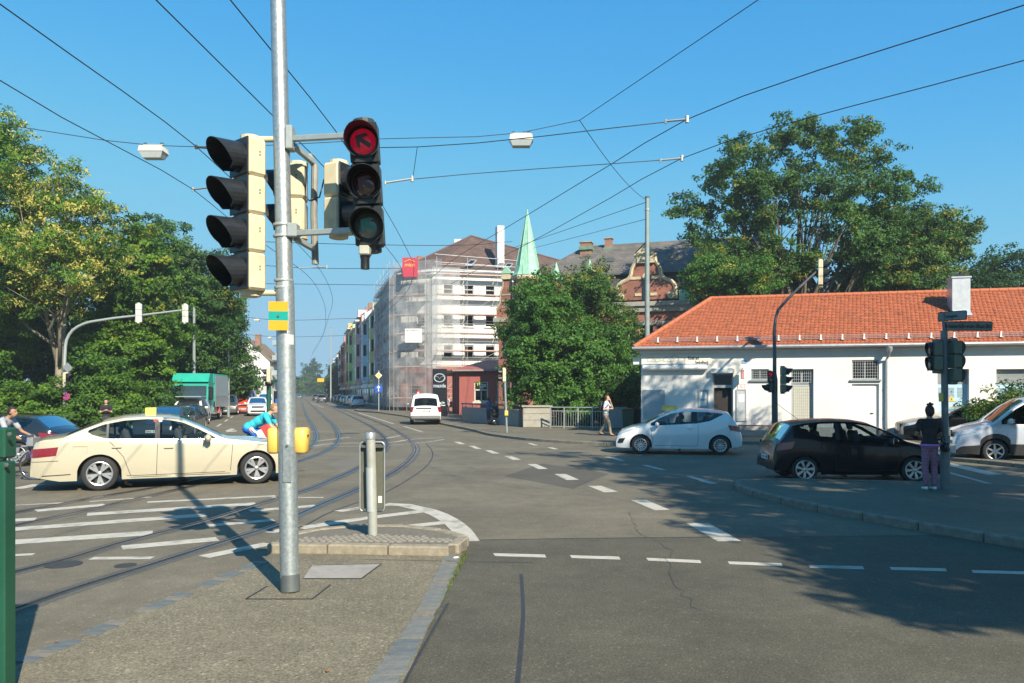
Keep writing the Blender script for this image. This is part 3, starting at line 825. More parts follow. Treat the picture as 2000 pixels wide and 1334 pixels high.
tree('park_tree', b, PX([(1410, 545, 52, 60, 35, 2.2), (1470, 550, 52, 50, 30, 2.2), (1390, 520, 53, 30, 30, 1.6)], b), (0, 0, 7), .2, 800, 20, .45, .14, LG5, 'lower bright green tree just above the left end of the orange roof', yellow=.15)
lob = [(D(px, 540, Y).x, Y, D(px, py, Y).z, rx, 2.5, rz) for px, py, Y, rx, rz in ((1930, 560, 70, 3.5, 2.8), (1985, 545, 70, 2.8, 3.4), (2060, 540, 70, 4, 4), (1890, 575, 68, 2.5, 2), (2140, 540, 70, 4, 4))]
b = (D(1960, 790, 70).x, 70, .1)
lob = [(l[0] - b[0], l[1] - b[1], l[2] - b[2], l[3], l[4], l[5]) for l in lob]
tree('park_tree', b, lob, (0, 0, 8), .3, 1000, 20, .6, .2, LG3, 'dark low treetops behind the right end of the orange roof')
# tree at the right picture edge and the trees beside the road that shade the crossing
def shade_tree(x, y, h, rad, label, n=900, dens=24, size=.17):
    b = (x, y, .1)
    L_ = []
    for k in range(9):
        a = k * 2.4; q = .25 + .6 * random.random()
        L_.append((rad * .62 * math.cos(a) * q * 1.3, rad * .62 * math.sin(a) * q * 1.3, h * (.55 + .32 * random.random()), rad * .52, rad * .52, h * .17))
    return tree('roadside_tree', b, L_, (0, 0, h * .5), .3, n, dens, .5, size, LG3, label, group='trees along the right roadside')
shade_tree(13.8, 12.4, 13.5, 2.9, 'slim roadside tree just outside the right edge shading the white hatchback', 1200)
shade_tree(16.6, 16.9, 16.8, 3.0, 'tall tree at the right edge whose twigs reach into the picture', 1900)
shade_tree(14.0, 8.0, 13.5, 5.0, 'roadside tree outside the right edge shading the black hatchback', 1700)
shade_tree(12.8, -.4, 12.0, 4.4, 'roadside tree to the right of the camera shading the road', 1500)
b = (D(1935, 870, 26).x, 26.5, .1)
tree('bush', b, PX([(1950, 820, 26, 45, 45, 1.2), (1990, 815, 26.5, 45, 50, 1.3), (2040, 820, 26, 50, 55, 1.3), (1920, 845, 26, 30, 25, .9)], b), (0, 0, .8), .05, 900, 18, .28, .085, LG4, 'loose green bush beside the grey van in front of the kiosk', 'bush', nl=10, yellow=.12)
# trees closing the far end of the street
fl = ['far cone-shaped tree closing the end of the street', 'far rounded tree at the street end left of the cone-shaped one', 'far low tree at the street end beside the yellow sign', 'dark street tree between the pastel facades']
for k, (px, py, Y, rx, ry_) in enumerate(((608, 730, 420, 14, 33), (590, 752, 400, 12, 16), (622, 755, 380, 10, 14), (656, 742, 230, 6, 16))):
    b = (D(px, 770, Y).x, Y, 0)
    s = F / Y
    tree('street_tree', b, [(0, 0, H + (HY - py) / s, rx / s, rx / s, ry_ / s), (-rx / s * .4, 0, H + (HY - py) / s - ry_ / s * .4, rx / s, rx / s, ry_ / s * .5)], (0, 0, 6), .4, 450, 14, 1.2, .55, LG3 if k != 1 else LG4, fl[k], group='trees at the far end of the street', nl=6)
# ================================================================ buildings
STUCCO = pm('white_stucco', (.72, .71, .67), .85, 0, .06, 1.2, .3, bscale=60, dirt=.10)
TILE = pm('orange_roof_tile', (.38, .115, .05), .7, 0, .30, 5, .2, bscale=40, dirt=.25)
RIDGE = pm('orange_ridge_tile', (.36, .105, .045), .7, 0, .2, 5)
ZINC = pm('zinc_sheet', (.42, .44, .45), .4, .6, .1, 6)
FRAMEG = pm('grey_frame', (.38, .41, .42), .55, 0, .06, 5)
BLUEDOOR = pm('pale_blue_door', (.42, .60, .72), .5, 0, .06, 5)
DARKIN = pm('dark_interior', (.015, .015, .016), .9)
PANELB = pm('grey_blue_panel', (.30, .37, .41), .5, 0, .07, 4)
CREAM = pm('cream_board', (.72, .70, .62), .6, 0, .04, 6)
WOODR = pm('red_wood', (.42, .10, .06), .6, 0, .2, 12)

class Wall:
    """vertical wall plane through A in horizontal direction d; local frame u (along), v (out towards viewer), z"""
    def __init__(s, A, d):
        s.A = Vector((A[0], A[1], 0)); s.d = Vector((d[0], d[1], 0)).normalized()
        s.n = Vector((s.d.y, -s.d.x, 0))
        s.rz = math.atan2(s.d.y, s.d.x)
    def u(s, px):
        k = (px - 1000) / F
        return (k * s.A.y - s.A.x) / (s.d.x - k * s.d.y)
    def uz(s, px, py):
        u = s.u(px); Y = s.A.y + u * s.d.y
        return u, H - (py - HY) / F * Y
    def w(s, u, v, z):
        return s.A + s.d * u + s.n * v + Vector((0, 0, z))
def wbox(mb, u0, u1, v0, v1, z0, z1):
    """box in a thing whose local x runs along the wall and -y points out"""
    return mb.box(((u0 + u1) / 2, -(v0 + v1) / 2, (z0 + z1) / 2), (abs(u1 - u0), abs(v1 - v0), abs(z1 - z0)))
def wall_with_holes(mb, u0, u1, z0, z1, holes, depth=.25, v=0.0):
    """front face at v with rectangular openings and reveals"""
    us = sorted({u0, u1, *[h[0] for h in holes], *[h[1] for h in holes]})
    zs = sorted({z0, z1, *[h[2] for h in holes], *[h[3] for h in holes]})
    for i in range(len(us) - 1):
        for j in range(len(zs) - 1):
            cu, cz = (us[i] + us[i + 1]) / 2, (zs[j] + zs[j + 1]) / 2
            if any(h[0] < cu < h[1] and h[2] < cz < h[3] for h in holes): continue
            mb.add([(us[i], -v, zs[j]), (us[i + 1], -v, zs[j]), (us[i + 1], -v, zs[j + 1]), (us[i], -v, zs[j + 1])], [(0, 1, 2, 3)])
    for a, b, c, d in holes:
        y0, y1 = -v, -v + depth
        mb.add([(a, y0, c), (a, y1, c), (a, y1, d), (a, y0, d)], [(0, 1, 2, 3)])
        mb.add([(b, y0, c), (b, y1, c), (b, y1, d), (b, y0, d)], [(3, 2, 1, 0)])
        mb.add([(a, y0, d), (a, y1, d), (b, y1, d), (b, y0, d)], [(0, 1, 2, 3)])
        mb.add([(a, y0, c), (a, y1, c), (b, y1, c), (b, y0, c)], [(3, 2, 1, 0)])
def window(parent, a, b, c, d, dep=.16, fr=.06, mull=(1, 1), fm=None, gm=None, name='window', back=True, grid=None):
    """frame + glazing bars as the part, pane as its sub-part, dark room behind"""
    fm = fm or FRAMEG; gm = gm or WINGL
    mb = MB(); y = dep
    def bx(u0, u1, z0, z1, y0=y - .03, y1=y + .03): mb.box(((u0 + u1) / 2, (y0 + y1) / 2, (z0 + z1) / 2), (u1 - u0, y1 - y0, z1 - z0))
    bx(a, a + fr, c, d); bx(b - fr, b, c, d); bx(a + fr, b - fr, c, c + fr); bx(a + fr, b - fr, d - fr, d)
    for i in range(1, mull[0]): u = a + (b - a) * i / mull[0]; bx(u - fr * .4, u + fr * .4, c + fr, d - fr, y - .025, y + .025)
    for i in range(1, mull[1]): z = c + (d - c) * i / mull[1]; bx(a + fr, b - fr, z - fr * .35, z + fr * .35, y - .022, y + .022)
    o = obj(name, mb, fm, parent)
    p = MB(); p.add([(a + fr * .5, y + .005, c + fr * .5), (b - fr * .5, y + .005, c + fr * .5), (b - fr * .5, y + .005, d - fr * .5), (a + fr * .5, y + .005, d - fr * .5)], [(0, 1, 2, 3)])
    obj('pane', p, gm, o)
    if back:
        q = MB(); q.add([(a, y + .5, c), (b, y + .5, c), (b, y + .5, d), (a, y + .5, d), (a, y + .04, c), (b, y + .04, c), (b, y + .04, d), (a, y + .04, d)], [(0, 1, 2, 3), (0, 4, 5, 1), (3, 2, 6, 7), (0, 3, 7, 4), (1, 5, 6, 2)])
        obj('room', q, DARKIN, o)
    return o

# ---------------------------------------------------------------- kiosk
KW = Wall((5.85, 34.8), (.970, -.241))
kt = thing('kiosk', KW.A, KW.rz, 'long white single-storey kiosk with an orange tiled roof and roof vent', 'kiosk')
def KR_(x0, y0, x1, y1):
    a, t = KW.uz(x0, y0); b, bt = KW.uz(x1, y1); return (a, b, bt, t)
KL_ = 26.0
ZE = KW.uz(1400, 684)[1]                      # underside of eaves
zf = .11
holes = {'door': (1392, 730, 1432, 860), 'window': (1467, 721, 1502, 742), 'service_door': (1545, 721, 1589, 860), 'win3': (1664, 703, 1717, 741), 'steel_door': (1664, 750, 1717, 870), 'blue1': (1831, 721, 1893, 870), 'blue2': (1946, 721, 2014, 890), 'blue3': (2060, 721, 2120, 890)}
hr = {}
for k, v in holes.items():
    a, b, c, d = KR_(*v); hr[k] = (a, b, max(c, zf + .02) if k in ('window', 'win3') else zf + .05, d)
mb = MB(); wall_with_holes(mb, 0, KL_, zf, ZE, list(hr.values()), .3)
KD = 7.5
mb.add([(0, 0, zf), (0, KD, zf), (0, KD, ZE), (0, 0, ZE)], [(0, 1, 2, 3)])
mb.add([(KL_, 0, zf), (KL_, KD, zf), (KL_, KD, ZE), (KL_, 0, ZE)], [(3, 2, 1, 0)])
mb.add([(0, KD, zf), (KL_, KD, zf), (KL_, KD, ZE), (0, KD, ZE)], [(3, 2, 1, 0)])
obj('wall', mb, STUCCO, kt)
mb = MB(); wbox(mb, -.06, KL_ + .05, -.02, .06, ZE - .13, ZE - .02); wbox(mb, -.10, KL_ + .1, -.02, .12, ZE - .02, ZE + .12)
obj('cornice', mb, STUCCO, kt)
# roof: hipped, real tiles as one part
OV = .32; ZR0 = ZE + .14
RS = 3.75                                       # ridge set back
ZRR = H + (HY - 570) / F * (KW.A.y + 14 * KW.d.y + 3.6)
slope = (ZRR - ZR0) / (RS + OV)
HL = 3.1                                        # hip set-in at the left end
mb = MB()
mb.add([(-OV, -OV, ZR0), (KL_ + OV, -OV, ZR0), (KL_ - HL, RS, ZRR), (HL, RS, ZRR), (-OV, 2 * RS + OV, ZR0), (KL_ + OV, 2 * RS + OV, ZR0)], [(0, 1, 2, 3), (0, 3, 4), (1, 5, 2), (3, 2, 5, 4), (0, 4, 5, 1)])
roof = obj('roof', mb, TILE, kt)
tl = MB(); rl = math.hypot(RS + OV, ZRR - ZR0)
ca, sa = (RS + OV) / rl, (ZRR - ZR0) / rl
rows = 31; tw = .172
for r_ in range(rows):
    s0 = r_ * rl / rows; s1 = s0 + rl / rows * 1.25
    yy = -OV + s0 * ca
    ua = -OV + (HL + OV) * (s0 / rl); ub = KL_ + OV - (HL + OV) * (s0 / rl)
    ncol = int((ub - ua) / tw)
    for c in range(ncol):
        u = ua + (c + (.5 if r_ % 2 else 0)) * tw
        if u + tw > ub: continue
        lift0 = .036 + random.uniform(-.005, .006); lift1 = .006
        def P3(uu, ss, lf): return (uu, -OV + ss * ca - sa * lf, ZR0 + ss * sa + ca * lf)
        g_ = tw * .47; um = u + tw / 2; dx = random.uniform(-.004, .004)
        tl.add([P3(um - g_ + dx, s0 + .045, lift0), P3(um - g_ * .5 + dx, s0 + .01, lift0), P3(um + dx, s0, lift0), P3(um + g_ * .5 + dx, s0 + .01, lift0), P3(um + g_ + dx, s0 + .045, lift0), P3(um + g_ + dx, s1, lift1), P3(um - g_ + dx, s1, lift1),
                P3(um - g_ + dx, s0 + .045, lift1), P3(um - g_ * .5 + dx, s0 + .01, lift1), P3(um + dx, s0, lift1), P3(um + g_ * .5 + dx, s0 + .01, lift1), P3(um + g_ + dx, s0 + .045, lift1)],
               [(0, 1, 2, 3, 4, 5, 6), (7, 8, 1, 0), (8, 9, 2, 1), (9, 10, 3, 2), (10, 11, 4, 3)])
o = obj('tile_courses', tl, TILE, roof, kind='stuff')
def ridge_tiles(a, b, n_):
    a, b = Vector(a), Vector(b)
    m0 = MB(); l = (b - a).length / n_
    m0.tube([(0, 0, 0), (l * .9, 0, 0), (l * 1.06, 0, .012)], [.115, .105, .10], 10)
    me = mesh_of(m0, 'ridge_tile'); me.materials.append(RIDGE); smooth(me, 40)
    q = (b - a).to_track_quat('X', 'Z').to_euler()
    for i in range(n_):
        o_ = obj('ridge_tile', me, RIDGE, roof); o_.location = a.lerp(b, i / n_); o_.rotation_euler = q
ridge_tiles((HL, RS, ZRR + .02), (KL_ - HL, RS, ZRR + .02), 52)
ridge_tiles((-OV, -OV, ZR0 + .02), (HL, RS, ZRR + .02), 14)
# gutter, brackets, downpipe
mb = MB(); mb.tube([(-OV - .05, -OV - .07, ZR0 - .03), (KL_ + OV, -OV - .07, ZR0 - .03)], .075, 10); obj('gutter', mb, ZINC, kt, sm=40)
ud = KW.u(1733)
mb = MB(); mb.lathe([(.13, .26), (.13, .12), (.05, 0)], 10, Matrix.Translation((ud, -OV - .05, ZR0 - .36)))
mb.tube([(ud, -OV - .05, ZR0 - .34), (ud, -.30, ZR0 - .45), (ud - .05, -.09, ZR0 - .62), (ud - .05, -.09, zf)], .05, 8)
for z in (1.0, 2.2): mb.tube([(ud - .05, -.09, z), (ud - .05, -.09, z + .05)], .06, 8)
obj('downpipe', mb, ZINC, kt, sm=40)
# snow guard: brackets carrying a mesh fence
SG = .42
def RP(u, s_, lf): return Vector((u, -OV + s_ * ca - sa * lf, ZR0 + s_ * sa + ca * lf))
m0 = MB(); m0.box((0, -.02, .11), (.06, .02, .24)); m0.box((0, -.05, .006), (.13, .16, .014)); m0.add([(-.015, .05, .01), (.015, .05, .01), (0, .0, .19)], [(0, 1, 2)])
bme = mesh_of(m0, 'snow_guard_bracket'); bme.materials.append(WHITEP)
k = 0
for i in range(30):
    u = .75 + i * .86
    if u > KL_ - .6: break
    o_ = obj('snow_guard_bracket', bme, ZINC, roof); o_.location = RP(u, SG, .035); o_.rotation_euler = (math.atan2(sa, ca) * .15, 0, 0)
mb = MB()
for dz in (.045, .19): mb.tube([RP(.4, SG, .03) + Vector((0, 0, dz)), RP(KL_ - .4, SG, .03) + Vector((0, 0, dz))], .009, 5)
for i in range(int((KL_ - .8) / .05)):
    p = RP(.4 + i * .05, SG, .03); mb.tube([p + Vector((0, 0, .045)), p + Vector((0, 0, .19))], .0035, 3, caps=False)
for dz in (.08, .115, .15): mb.tube([RP(.4, SG, .03) + Vector((0, 0, dz)), RP(KL_ - .4, SG, .03) + Vector((0, 0, dz))], .0035, 3)
obj('snow_guard_fence', mb, ZINC, roof)
# metal roof vent
uv = Wall(KW.w(0, -2.2, 0), KW.d).u(1873)
mb = MB(); yv = 2.2; zv = ZR0 + (yv + OV) * slope
mb.rbox((uv, yv + .05, zv + .62), (.72, .72, 1.5), .01); mb.rbox((uv, yv + .05, zv + 1.40), (.80, .80, .07), .01)
mb.add([(uv - .38, yv - .55, zv - .28), (uv + .38, yv - .55, zv - .28), (uv + .32, yv - .3, zv + .0), (uv - .32, yv - .3, zv + .0)], [(0, 1, 2, 3)])
vent = obj('roof_vent', mb, pm('bright_zinc', (.62, .66, .69), .35, .55, .06, 5), kt)
mb = MB()
for i in range(26):
    a = random.uniform(0, 6.3); r_ = random.uniform(0, .3); mb.tube([(uv + r_ * math.cos(a), yv + .05 + r_ * math.sin(a), zv + 1.42), (uv + r_ * 1.3 * math.cos(a + .3), yv + r_ * 1.3 * math.sin(a + .3), zv + 1.5 + random.uniform(0, .12))], .03, 4)
obj('vent_nest', mb, DARKST, vent)
# openings
window(kt, *hr['window'], dep=.1, mull=(2, 1), name='window')
a, b, c, d = hr['window']
def grille(a, b, c, d, nu, nz, y=.05, th=.012, parent=kt, m=FRAMEG):
    mb = MB()
    for i in range(nu + 1): u = a + (b - a) * i / nu; mb.box((u, y, (c + d) / 2), (th, th, d - c))
    for i in range(nz + 1): z = c + (d - c) * i / nz; mb.box(((a + b) / 2, y - .004, z), (b - a, th, th))
    return obj('grille', mb, m, parent)
grille(a + .03, b - .03, c + .03, d - .03, 8, 4)
a, b, c, d = hr['win3']; window(kt, a, b, c, d, dep=.14, mull=(2, 1), gm=glassm('frosted_glass', (.5, .52, .48), .6, .3)); grille(a + .05, b - .05, c + .05, d - .05, 10, 6)
a, b, c, d = hr['door']
mb = MB(); wbox(mb, a, b, -.28, -.24, c, d); obj('door', mb, pm('dark_door_opening', (.022, .017, .014), .6, 0, .3, 3), kt)
mb = MB(); wbox(mb, a, a + .06, -.2, -.1, c, d); wbox(mb, b - .06, b, -.2, -.1, c, d); wbox(mb, a + .06, b - .06, -.2, -.1, d - .62, d - .5); wbox(mb, a + .06, b - .06, -.2, -.1, d - .06, d)
dfr = obj('door_frame', mb, FRAMEG, kt)
mb = MB(); mb.add([(a + .06, .15, d - .5), (b - .06, .15, d - .5), (b - .06, .15, d - .06), (a + .06, .15, d - .06)], [(0, 1, 2, 3)]); obj('pane', mb, WINGL, dfr)
mb = MB(); wbox(mb, a + .1, a + .13, -.1, -.04, 1.1, 1.3); obj('handle', mb, CHROME, dfr)
a2, b2, c2, d2 = KR_(1388, 722, 1434, 729); mb = MB(); mb.rbox(((a2 + b2) / 2, -.12, d + .12), (b2 - a2, .26, .24), .03); obj('roller_shutter_box', mb, STUCCO, kt)
a, b, c, d = hr['service_door']
ztr = d - .62
window(kt, a + .02, b - .02, ztr, d, dep=.2, mull=(2, 1)); grille(a + .06, b - .1, ztr + .05, d - .05, 9, 4, .1)
mb = MB(); wbox(mb, a, b, -.24, -.18, c, ztr); sd = obj('service_door', mb, FRAMEG, kt)
mb = MB(); wbox(mb, a + .12, b - .14, -.18, -.165, c + .1, ztr - .12); obj('frosted_pane', mb, pm('wired_glass', (.55, .53, .42), .4, 0, .06, 6), sd)
grille(a + .12, b - .14, c + .1, ztr - .12, 8, 16, .16, .01, sd)
a, b, c, d = hr['steel_door']
mb = MB(); wbox(mb, a, b, -.16, -.1, c, d); sd = obj('steel_door', mb, WHITEP, kt)
mb = MB(); wbox(mb, a + .04, b - .16, -.1, -.085, c + .05, d - .07); obj('door_leaf', mb, WHITEP, sd)
mb = MB(); wbox(mb, b - .32, b - .20, -.085, -.04, 1.12, 1.15); obj('handle', mb, CHROME, sd)
for q, kk in enumerate(('blue1', 'blue2', 'blue3')):
    a, b, c, d = hr[kk]
    zs = d - .62
    mb = MB(); wbox(mb, a, b, -.26, -.22, c, zs); bd = obj('blue_door', mb, BLUEDOOR, kt)
    nl = 24
    mb = MB()
    for i in range(12): z = zs + .03 + i * .05; mb.box(((a + b) / 2, .21, z), (b - a, .03, .032), M=Matrix.Rotation(.5, 4, 'X'))
    obj('louvre', mb, FRAMEG, kt)
    nb = max(3, int((b - a) / .4))
    for i in range(nb):
        u0 = a + .08 + i * (b - a - .1) / nb
        mb = MB()
        for j in range(7): mb.box((u0 + .13, .215, zs - .52 + j * .06), (.24, .02, .03))
        obj('vent_slot', mb, PANELB, bd)
    if kk == 'blue1':
        us, zs2 = KW.uz(1861, 778)
        mb = MB(); mb.prism([(-.14, 0), (.14, 0), (0, .25)], 0, .006, Matrix.Translation((us, .21, zs2 - .13)) @ Matrix.Rotation(R(90), 4, 'X')); obj('warning_triangle', mb, YELLOWP, bd)
        mb = MB(); mb.prism([(0, 0), (.03, .07), (.012, .07), (.03, .14), (-.02, .055), (.0, .055)], 0, .004, Matrix.Translation((us, .202, zs2 - .10)) @ Matrix.Rotation(R(90), 4, 'X')); obj('warning_bolt', mb, BLACKP, bd)
        mb = MB(); mb.prism([(0, 0), (.04, .1), (.012, .1), (.04, .19), (-.03, .08), (.0, .08)], 0, .004, Matrix.Translation((us, .214, zs2 + .18)) @ Matrix.Rotation(R(90), 4, 'X')); obj('painted_bolt', mb, BLACKP, bd)
mb = MB()
for a, b in ((0, hr['door'][0]), (hr['door'][1], hr['service_door'][0]), (hr['service_door'][1], hr['steel_door'][0]), (hr['steel_door'][1], hr['blue1'][0]), (hr['blue1'][1], hr['blue2'][0])): wbox(mb, a + .01, b - .01, 0, .02, zf, zf + .42)
obj('plinth', mb, pm('wall_plinth', (.50, .49, .45), .85, 0, .15, 2, .3, dirt=.4), kt)
for kk in ('window', 'win3'):
    a, b, c, d = hr[kk]; mb = MB(); wbox(mb, a - .08, b + .08, -.02, .09, c - .07, c - .003); obj('window_sill', mb, ZINC, kt)
# fixtures on the left part
for nm, pr_, m_, th in (('sign_board', (1253, 693, 1336, 712), CREAM, .03), ('name_board', (1338, 693, 1389, 712), CREAM, .03), ('shutter_panel', (1258, 763, 1297, 817), PANELB, .03), ('notice_board', (1366, 763, 1382, 812), PANELB, .03), ('notice_board', (1440, 762, 1456, 821), pm('grey_notice', (.42, .45, .46), .5), .03), ('notice', (1441, 751, 1454, 760), WHITEP, .02), ('house_number', (1449, 703, 1458, 710), pm('blue_plate', (.25, .42, .6), .4), .02)):
    a, b, c, d = KR_(*pr_)
    mb = MB(); wbox(mb, a, b, 0, th, c, d)
    bo = obj(nm, mb, m_, kt)
    if nm in ('shutter_panel', 'notice_board'):
        mb = MB(); wbox(mb, a - .04, a, 0, th + .02, c - .04, d + .04); wbox(mb, b, b + .04, 0, th + .02, c - .04, d + .04); wbox(mb, a, b, 0, th + .02, d, d + .04); wbox(mb, a, b, 0, th + .02, c - .04, c); obj('panel_frame', mb, FRAMEG, bo)
    if nm == 'notice_board':
        for q in ((.02, .32), (.36, .60)) if pr_[0] < 1400 else ((.1, .4),):
            mb = MB(); wbox(mb, a + .05, b - .05, th, th + .006, d - (d - c) * q[1], d - (d - c) * q[0] - .05); obj('paper', mb, WHITEP, bo)
    if nm == 'notice':
        mb = MB(); wbox(mb, a - .02, b + .02, 0, th * .6, c - .02, d + .02); obj('red_border', mb, WOODR, bo)
        mb = MB(); wbox(mb, a + .06, b - .1, th, th + .003, (c + d) / 2 + .02, (c + d) / 2 + .05); wbox(mb, a + .1, b - .06, th, th + .003, (c + d) / 2 - .06, (c + d) / 2 - .03); obj('print', mb, WOODR, bo)
FAINT = pm('faded_lettering', (.42, .44, .42), .6)
INK = pm('black_ink', (.02, .02, .02), .6)
a, b, c, d = KR_(1253, 693, 1336, 712)
lettering('lettering', 'Coca-Cola', .34, ((a * .56 + b * .44), -.034, (c + d) / 2), (0, -1), FAINT, kt, shear=.35, spacing=.85)
mb = MB(); M_ = Matrix.Translation((a * .22 + b * .78, -.036, (c + d) / 2)) @ Matrix.Rotation(R(90), 4, 'X'); mb.lathe([(.20, 0), (.20, .006), (.17, .006), (.17, 0)], 20, M_, cap=False); obj('bottle_emblem_ring', mb, FAINT, kt)
a, b, c, d = KR_(1338, 693, 1389, 712)
lettering('lettering', 'Kiosk am', .22, (a * .72 + b * .28 + .05, -.034, c * .34 + d * .66), (0, -1), INK, kt, bold=.006, sx=.58)
lettering('lettering', 'Senkelbach', .22, (a * .36 + b * .64, -.034, c * .80 + d * .20), (0, -1), INK, kt, bold=.006, sx=.58)
a, b, c, d = KR_(1256, 713, 1381, 724)
mb = MB(); mb.tube([(a, -.16, (c + d) / 2), (b, -.16, (c + d) / 2)], .13, 10); obj('awning_roll', mb, WHITEP, kt, sm=40)
mb = MB(); wbox(mb, a - .03, b + .03, 0, .2, d - .02, d + .04); obj('awning_cover', mb, ZINC, kt)
u0, z0 = KW.uz(1450, 731)
mb = MB(); mb.rbox((u0, -.42, z0), (.16, .40, .42), .02); la = obj('hanging_sign_box', mb, WHITEP, kt)
mb = MB(); mb.box((u0, -.622, z0), (.10, .006, .36)); mb.box((u0 - .083, -.42, z0), (.005, .3, .34)); obj('sign_print', mb, pm('faded_red', (.6, .25, .2), .5), la)
mb = MB(); mb.tube([(u0, 0, z0 + .26), (u0, -.6, z0 + .26)], .012, 6); mb.tube([(u0, -.45, z0 + .2), (u0, -.45, z0 + .26)], .01, 6); obj('bracket', mb, DARKST, la)
u0, z0 = KW.uz(1246, 705); mb = MB(); mb.rbox((-.2, .25, z0), (.36, .3, .34), .02); obj('side_lamp_box', mb, CREAM, kt)
# bench in front
bw = KW.uz(1490, 832); bz = .47
bt = thing('bench', KW.w(KW.u(1476), .45, .11), KW.rz, 'red slatted bench against the white kiosk wall', 'bench')
for i in range(3):
    mb = MB(); mb.rbox((0, -.14 + i * .14, bz), (1.9, .11, .04), .01); obj('seat_slat', mb, WOODR, bt)
for s_ in (-.75, .75):
    mb = MB(); mb.tube([(s_, -.18, 0), (s_, -.16, bz - .02)], .022, 6); mb.tube([(s_, .16, 0), (s_, .14, bz - .02)], .022, 6); mb.tube([(s_, -.16, bz - .03), (s_, .16, bz - .03)], .02, 6); mb.tube([(s_, -.17, .2), (s_ * .6, 0, bz - .03)], .015, 6); obj('leg', mb, GALV2, bt)
# ---------------------------------------------------------------- brick villa with copper spires
BRICK = brickm('red_brick', (.30, .095, .06), (.22, .07, .045), (.28, .22, .17), bw=.25, bh=.075, ms=.008)
SAND = pm('sandstone_trim', (.50, .42, .27), .8, 0, .18, 5, .3, bscale=30, dirt=.35)
STONEG = pm('grey_stone_trim', (.30, .29, .25), .85, 0, .2, 4, .3, dirt=.4)
SLATE = brickm('grey_slate', (.15, .135, .12), (.115, .105, .095), (.065, .06, .055), bw=.34, bh=.24, ms=.012)
SLATED = brickm('dark_slate', (.075, .072, .07), (.055, .052, .05), (.03, .03, .03), bw=.3, bh=.2, ms=.01)
COPPER = pm('verdigris_copper', (.27, .50, .37), .6, .1, .16, 3, .15, dirt=.12)
COPPERD = pm('verdigris_dark', (.12, .26, .19), .6, .1, .2, 4)
VW = Wall((D(1000, 700, 63.5).x, 63.5), (.953, -.303))
vt = thing('brick_villa', VW.A, VW.rz, 'old red brick villa with slate mansard, copper spires and scrolled gable', 'villa')
def VZ(px, py, v=0.0):
    u = VW.u(px); Y = VW.A.y + u * VW.d.y + v * VW.n.y
    k = (px - 1000) / F; u2 = u + v * 0
    return u2, H - (py - HY) / F * Y
zc = VZ(1262, 598)[1]; VLn = 24.0
u_t = VW.u(1036)
# walls with window openings
hs = []
for px in (1100, 1165, 1228, 1262, 1296, 1360, 1420):
    u = VW.u(px)
    hs.append((u - .55, u + .55, 5.0, 7.3)); hs.append((u - .55, u + .55, 1.3, 3.8))
mb = MB(); wall_with_holes(mb, 0, VLn, .1, zc, hs, .25)
mb.add([(0, 0, .1), (0, 13, .1), (0, 13, zc), (0, 0, zc)], [(0, 1, 2, 3)])
mb.add([(VLn, 0, .1), (VLn, 13, .1), (VLn, 13, zc), (VLn, 0, zc)], [(3, 2, 1, 0)])
mb.add([(0, 13, .1), (VLn, 13, .1), (VLn, 13, zc), (0, 13, zc)], [(3, 2, 1, 0)])
obj('wall', mb, BRICK, vt)
for h in hs:
    wo = window(vt, *h, dep=.18, mull=(2, 2), fm=pm('white_window_frame', (.62, .62, .58), .5))
    mb = MB(); wbox(mb, h[0] - .18, h[1] + .18, .0, .1, h[3] + .003, h[3] + .3); wbox(mb, h[0] - .15, h[1] + .15, 0, .14, h[2] - .16, h[2] - .003); obj('surround', mb, STONEG, wo)
mb = MB(); wbox(mb, -.3, VLn + .3, -.1, .38, zc, zc + .34); wbox(mb, -.2, VLn + .2, -.1, .22, zc - .45, zc); wbox(mb, -.1, VLn + .1, -.05, .12, 4.2, 4.45); obj('cornice', mb, STONEG, vt)
# mansard: steep dark part then gentle slate
zm = VZ(1236, 531)[1]; zr = VZ(1300, 472)[1] + 1.3
MI = 1.2; RI = 6.5
mb = MB(); mb.add([(.0, .1, zc + .34), (VLn, .1, zc + .34), (VLn - MI, MI, zm), (MI, MI, zm), (0, 13, zc + .34), (VLn, 13, zc + .34), (VLn - MI, 13 - MI, zm), (MI, 13 - MI, zm)],
    [(0, 1, 2, 3), (4, 0, 3, 7), (1, 5, 6, 2), (5, 4, 7, 6)])
obj('mansard', mb, SLATED, vt)
hipx = 4.0
mb = MB(); mb.add([(MI - .3, MI - .35, zm), (VLn - MI + .3, MI - .35, zm), (VLn - hipx, RI, zr), (hipx + .8, RI, zr), (MI - .3, 13.3 - MI, zm), (VLn - MI + .3, 13.3 - MI, zm)], [(0, 1, 2, 3), (4, 0, 3), (1, 5, 2), (5, 4, 3, 2), (0, 4, 5, 1)])
vroof = obj('roof', mb, SLATE, vt)
mb = MB(); mb.box((VLn / 2, MI - .36, zm + .02), (VLn - 2 * MI + .6, .1, .12)); obj('gutter', mb, DARKST, vroof)
for px, py in ((1176, 506), (1308, 499)):
    u, _ = VZ(px, py); yy = MI + (RI - MI) * .42; zz = zm + (zr - zm) * .42
    mb = MB(); mb.rbox((u, yy, zz + .1), (.8, .8, .35), .03); sk = obj('roof_hatch', mb, DARKST, vroof)
mb = MB()
for s_ in (-.28, .28): mb.tube([(VW.u(1343) + s_, MI + 3.2, zm + (zr - zm) * .62), (VW.u(1343) + s_, RI - .1, zr + .1)], .04, 5)
for i in range(7): t = i / 6; mb.tube([(VW.u(1343) - .28, MI + 3.2 + (RI - MI - 3.3) * t, zm + (zr - zm) * (.62 + .36 * t) + .06), (VW.u(1343) + .28, MI + 3.2 + (RI - MI - 3.3) * t, zm + (zr - zm) * (.62 + .36 * t) + .06)], .03, 5)
obj('roof_ladder', mb, GALV2, vroof)
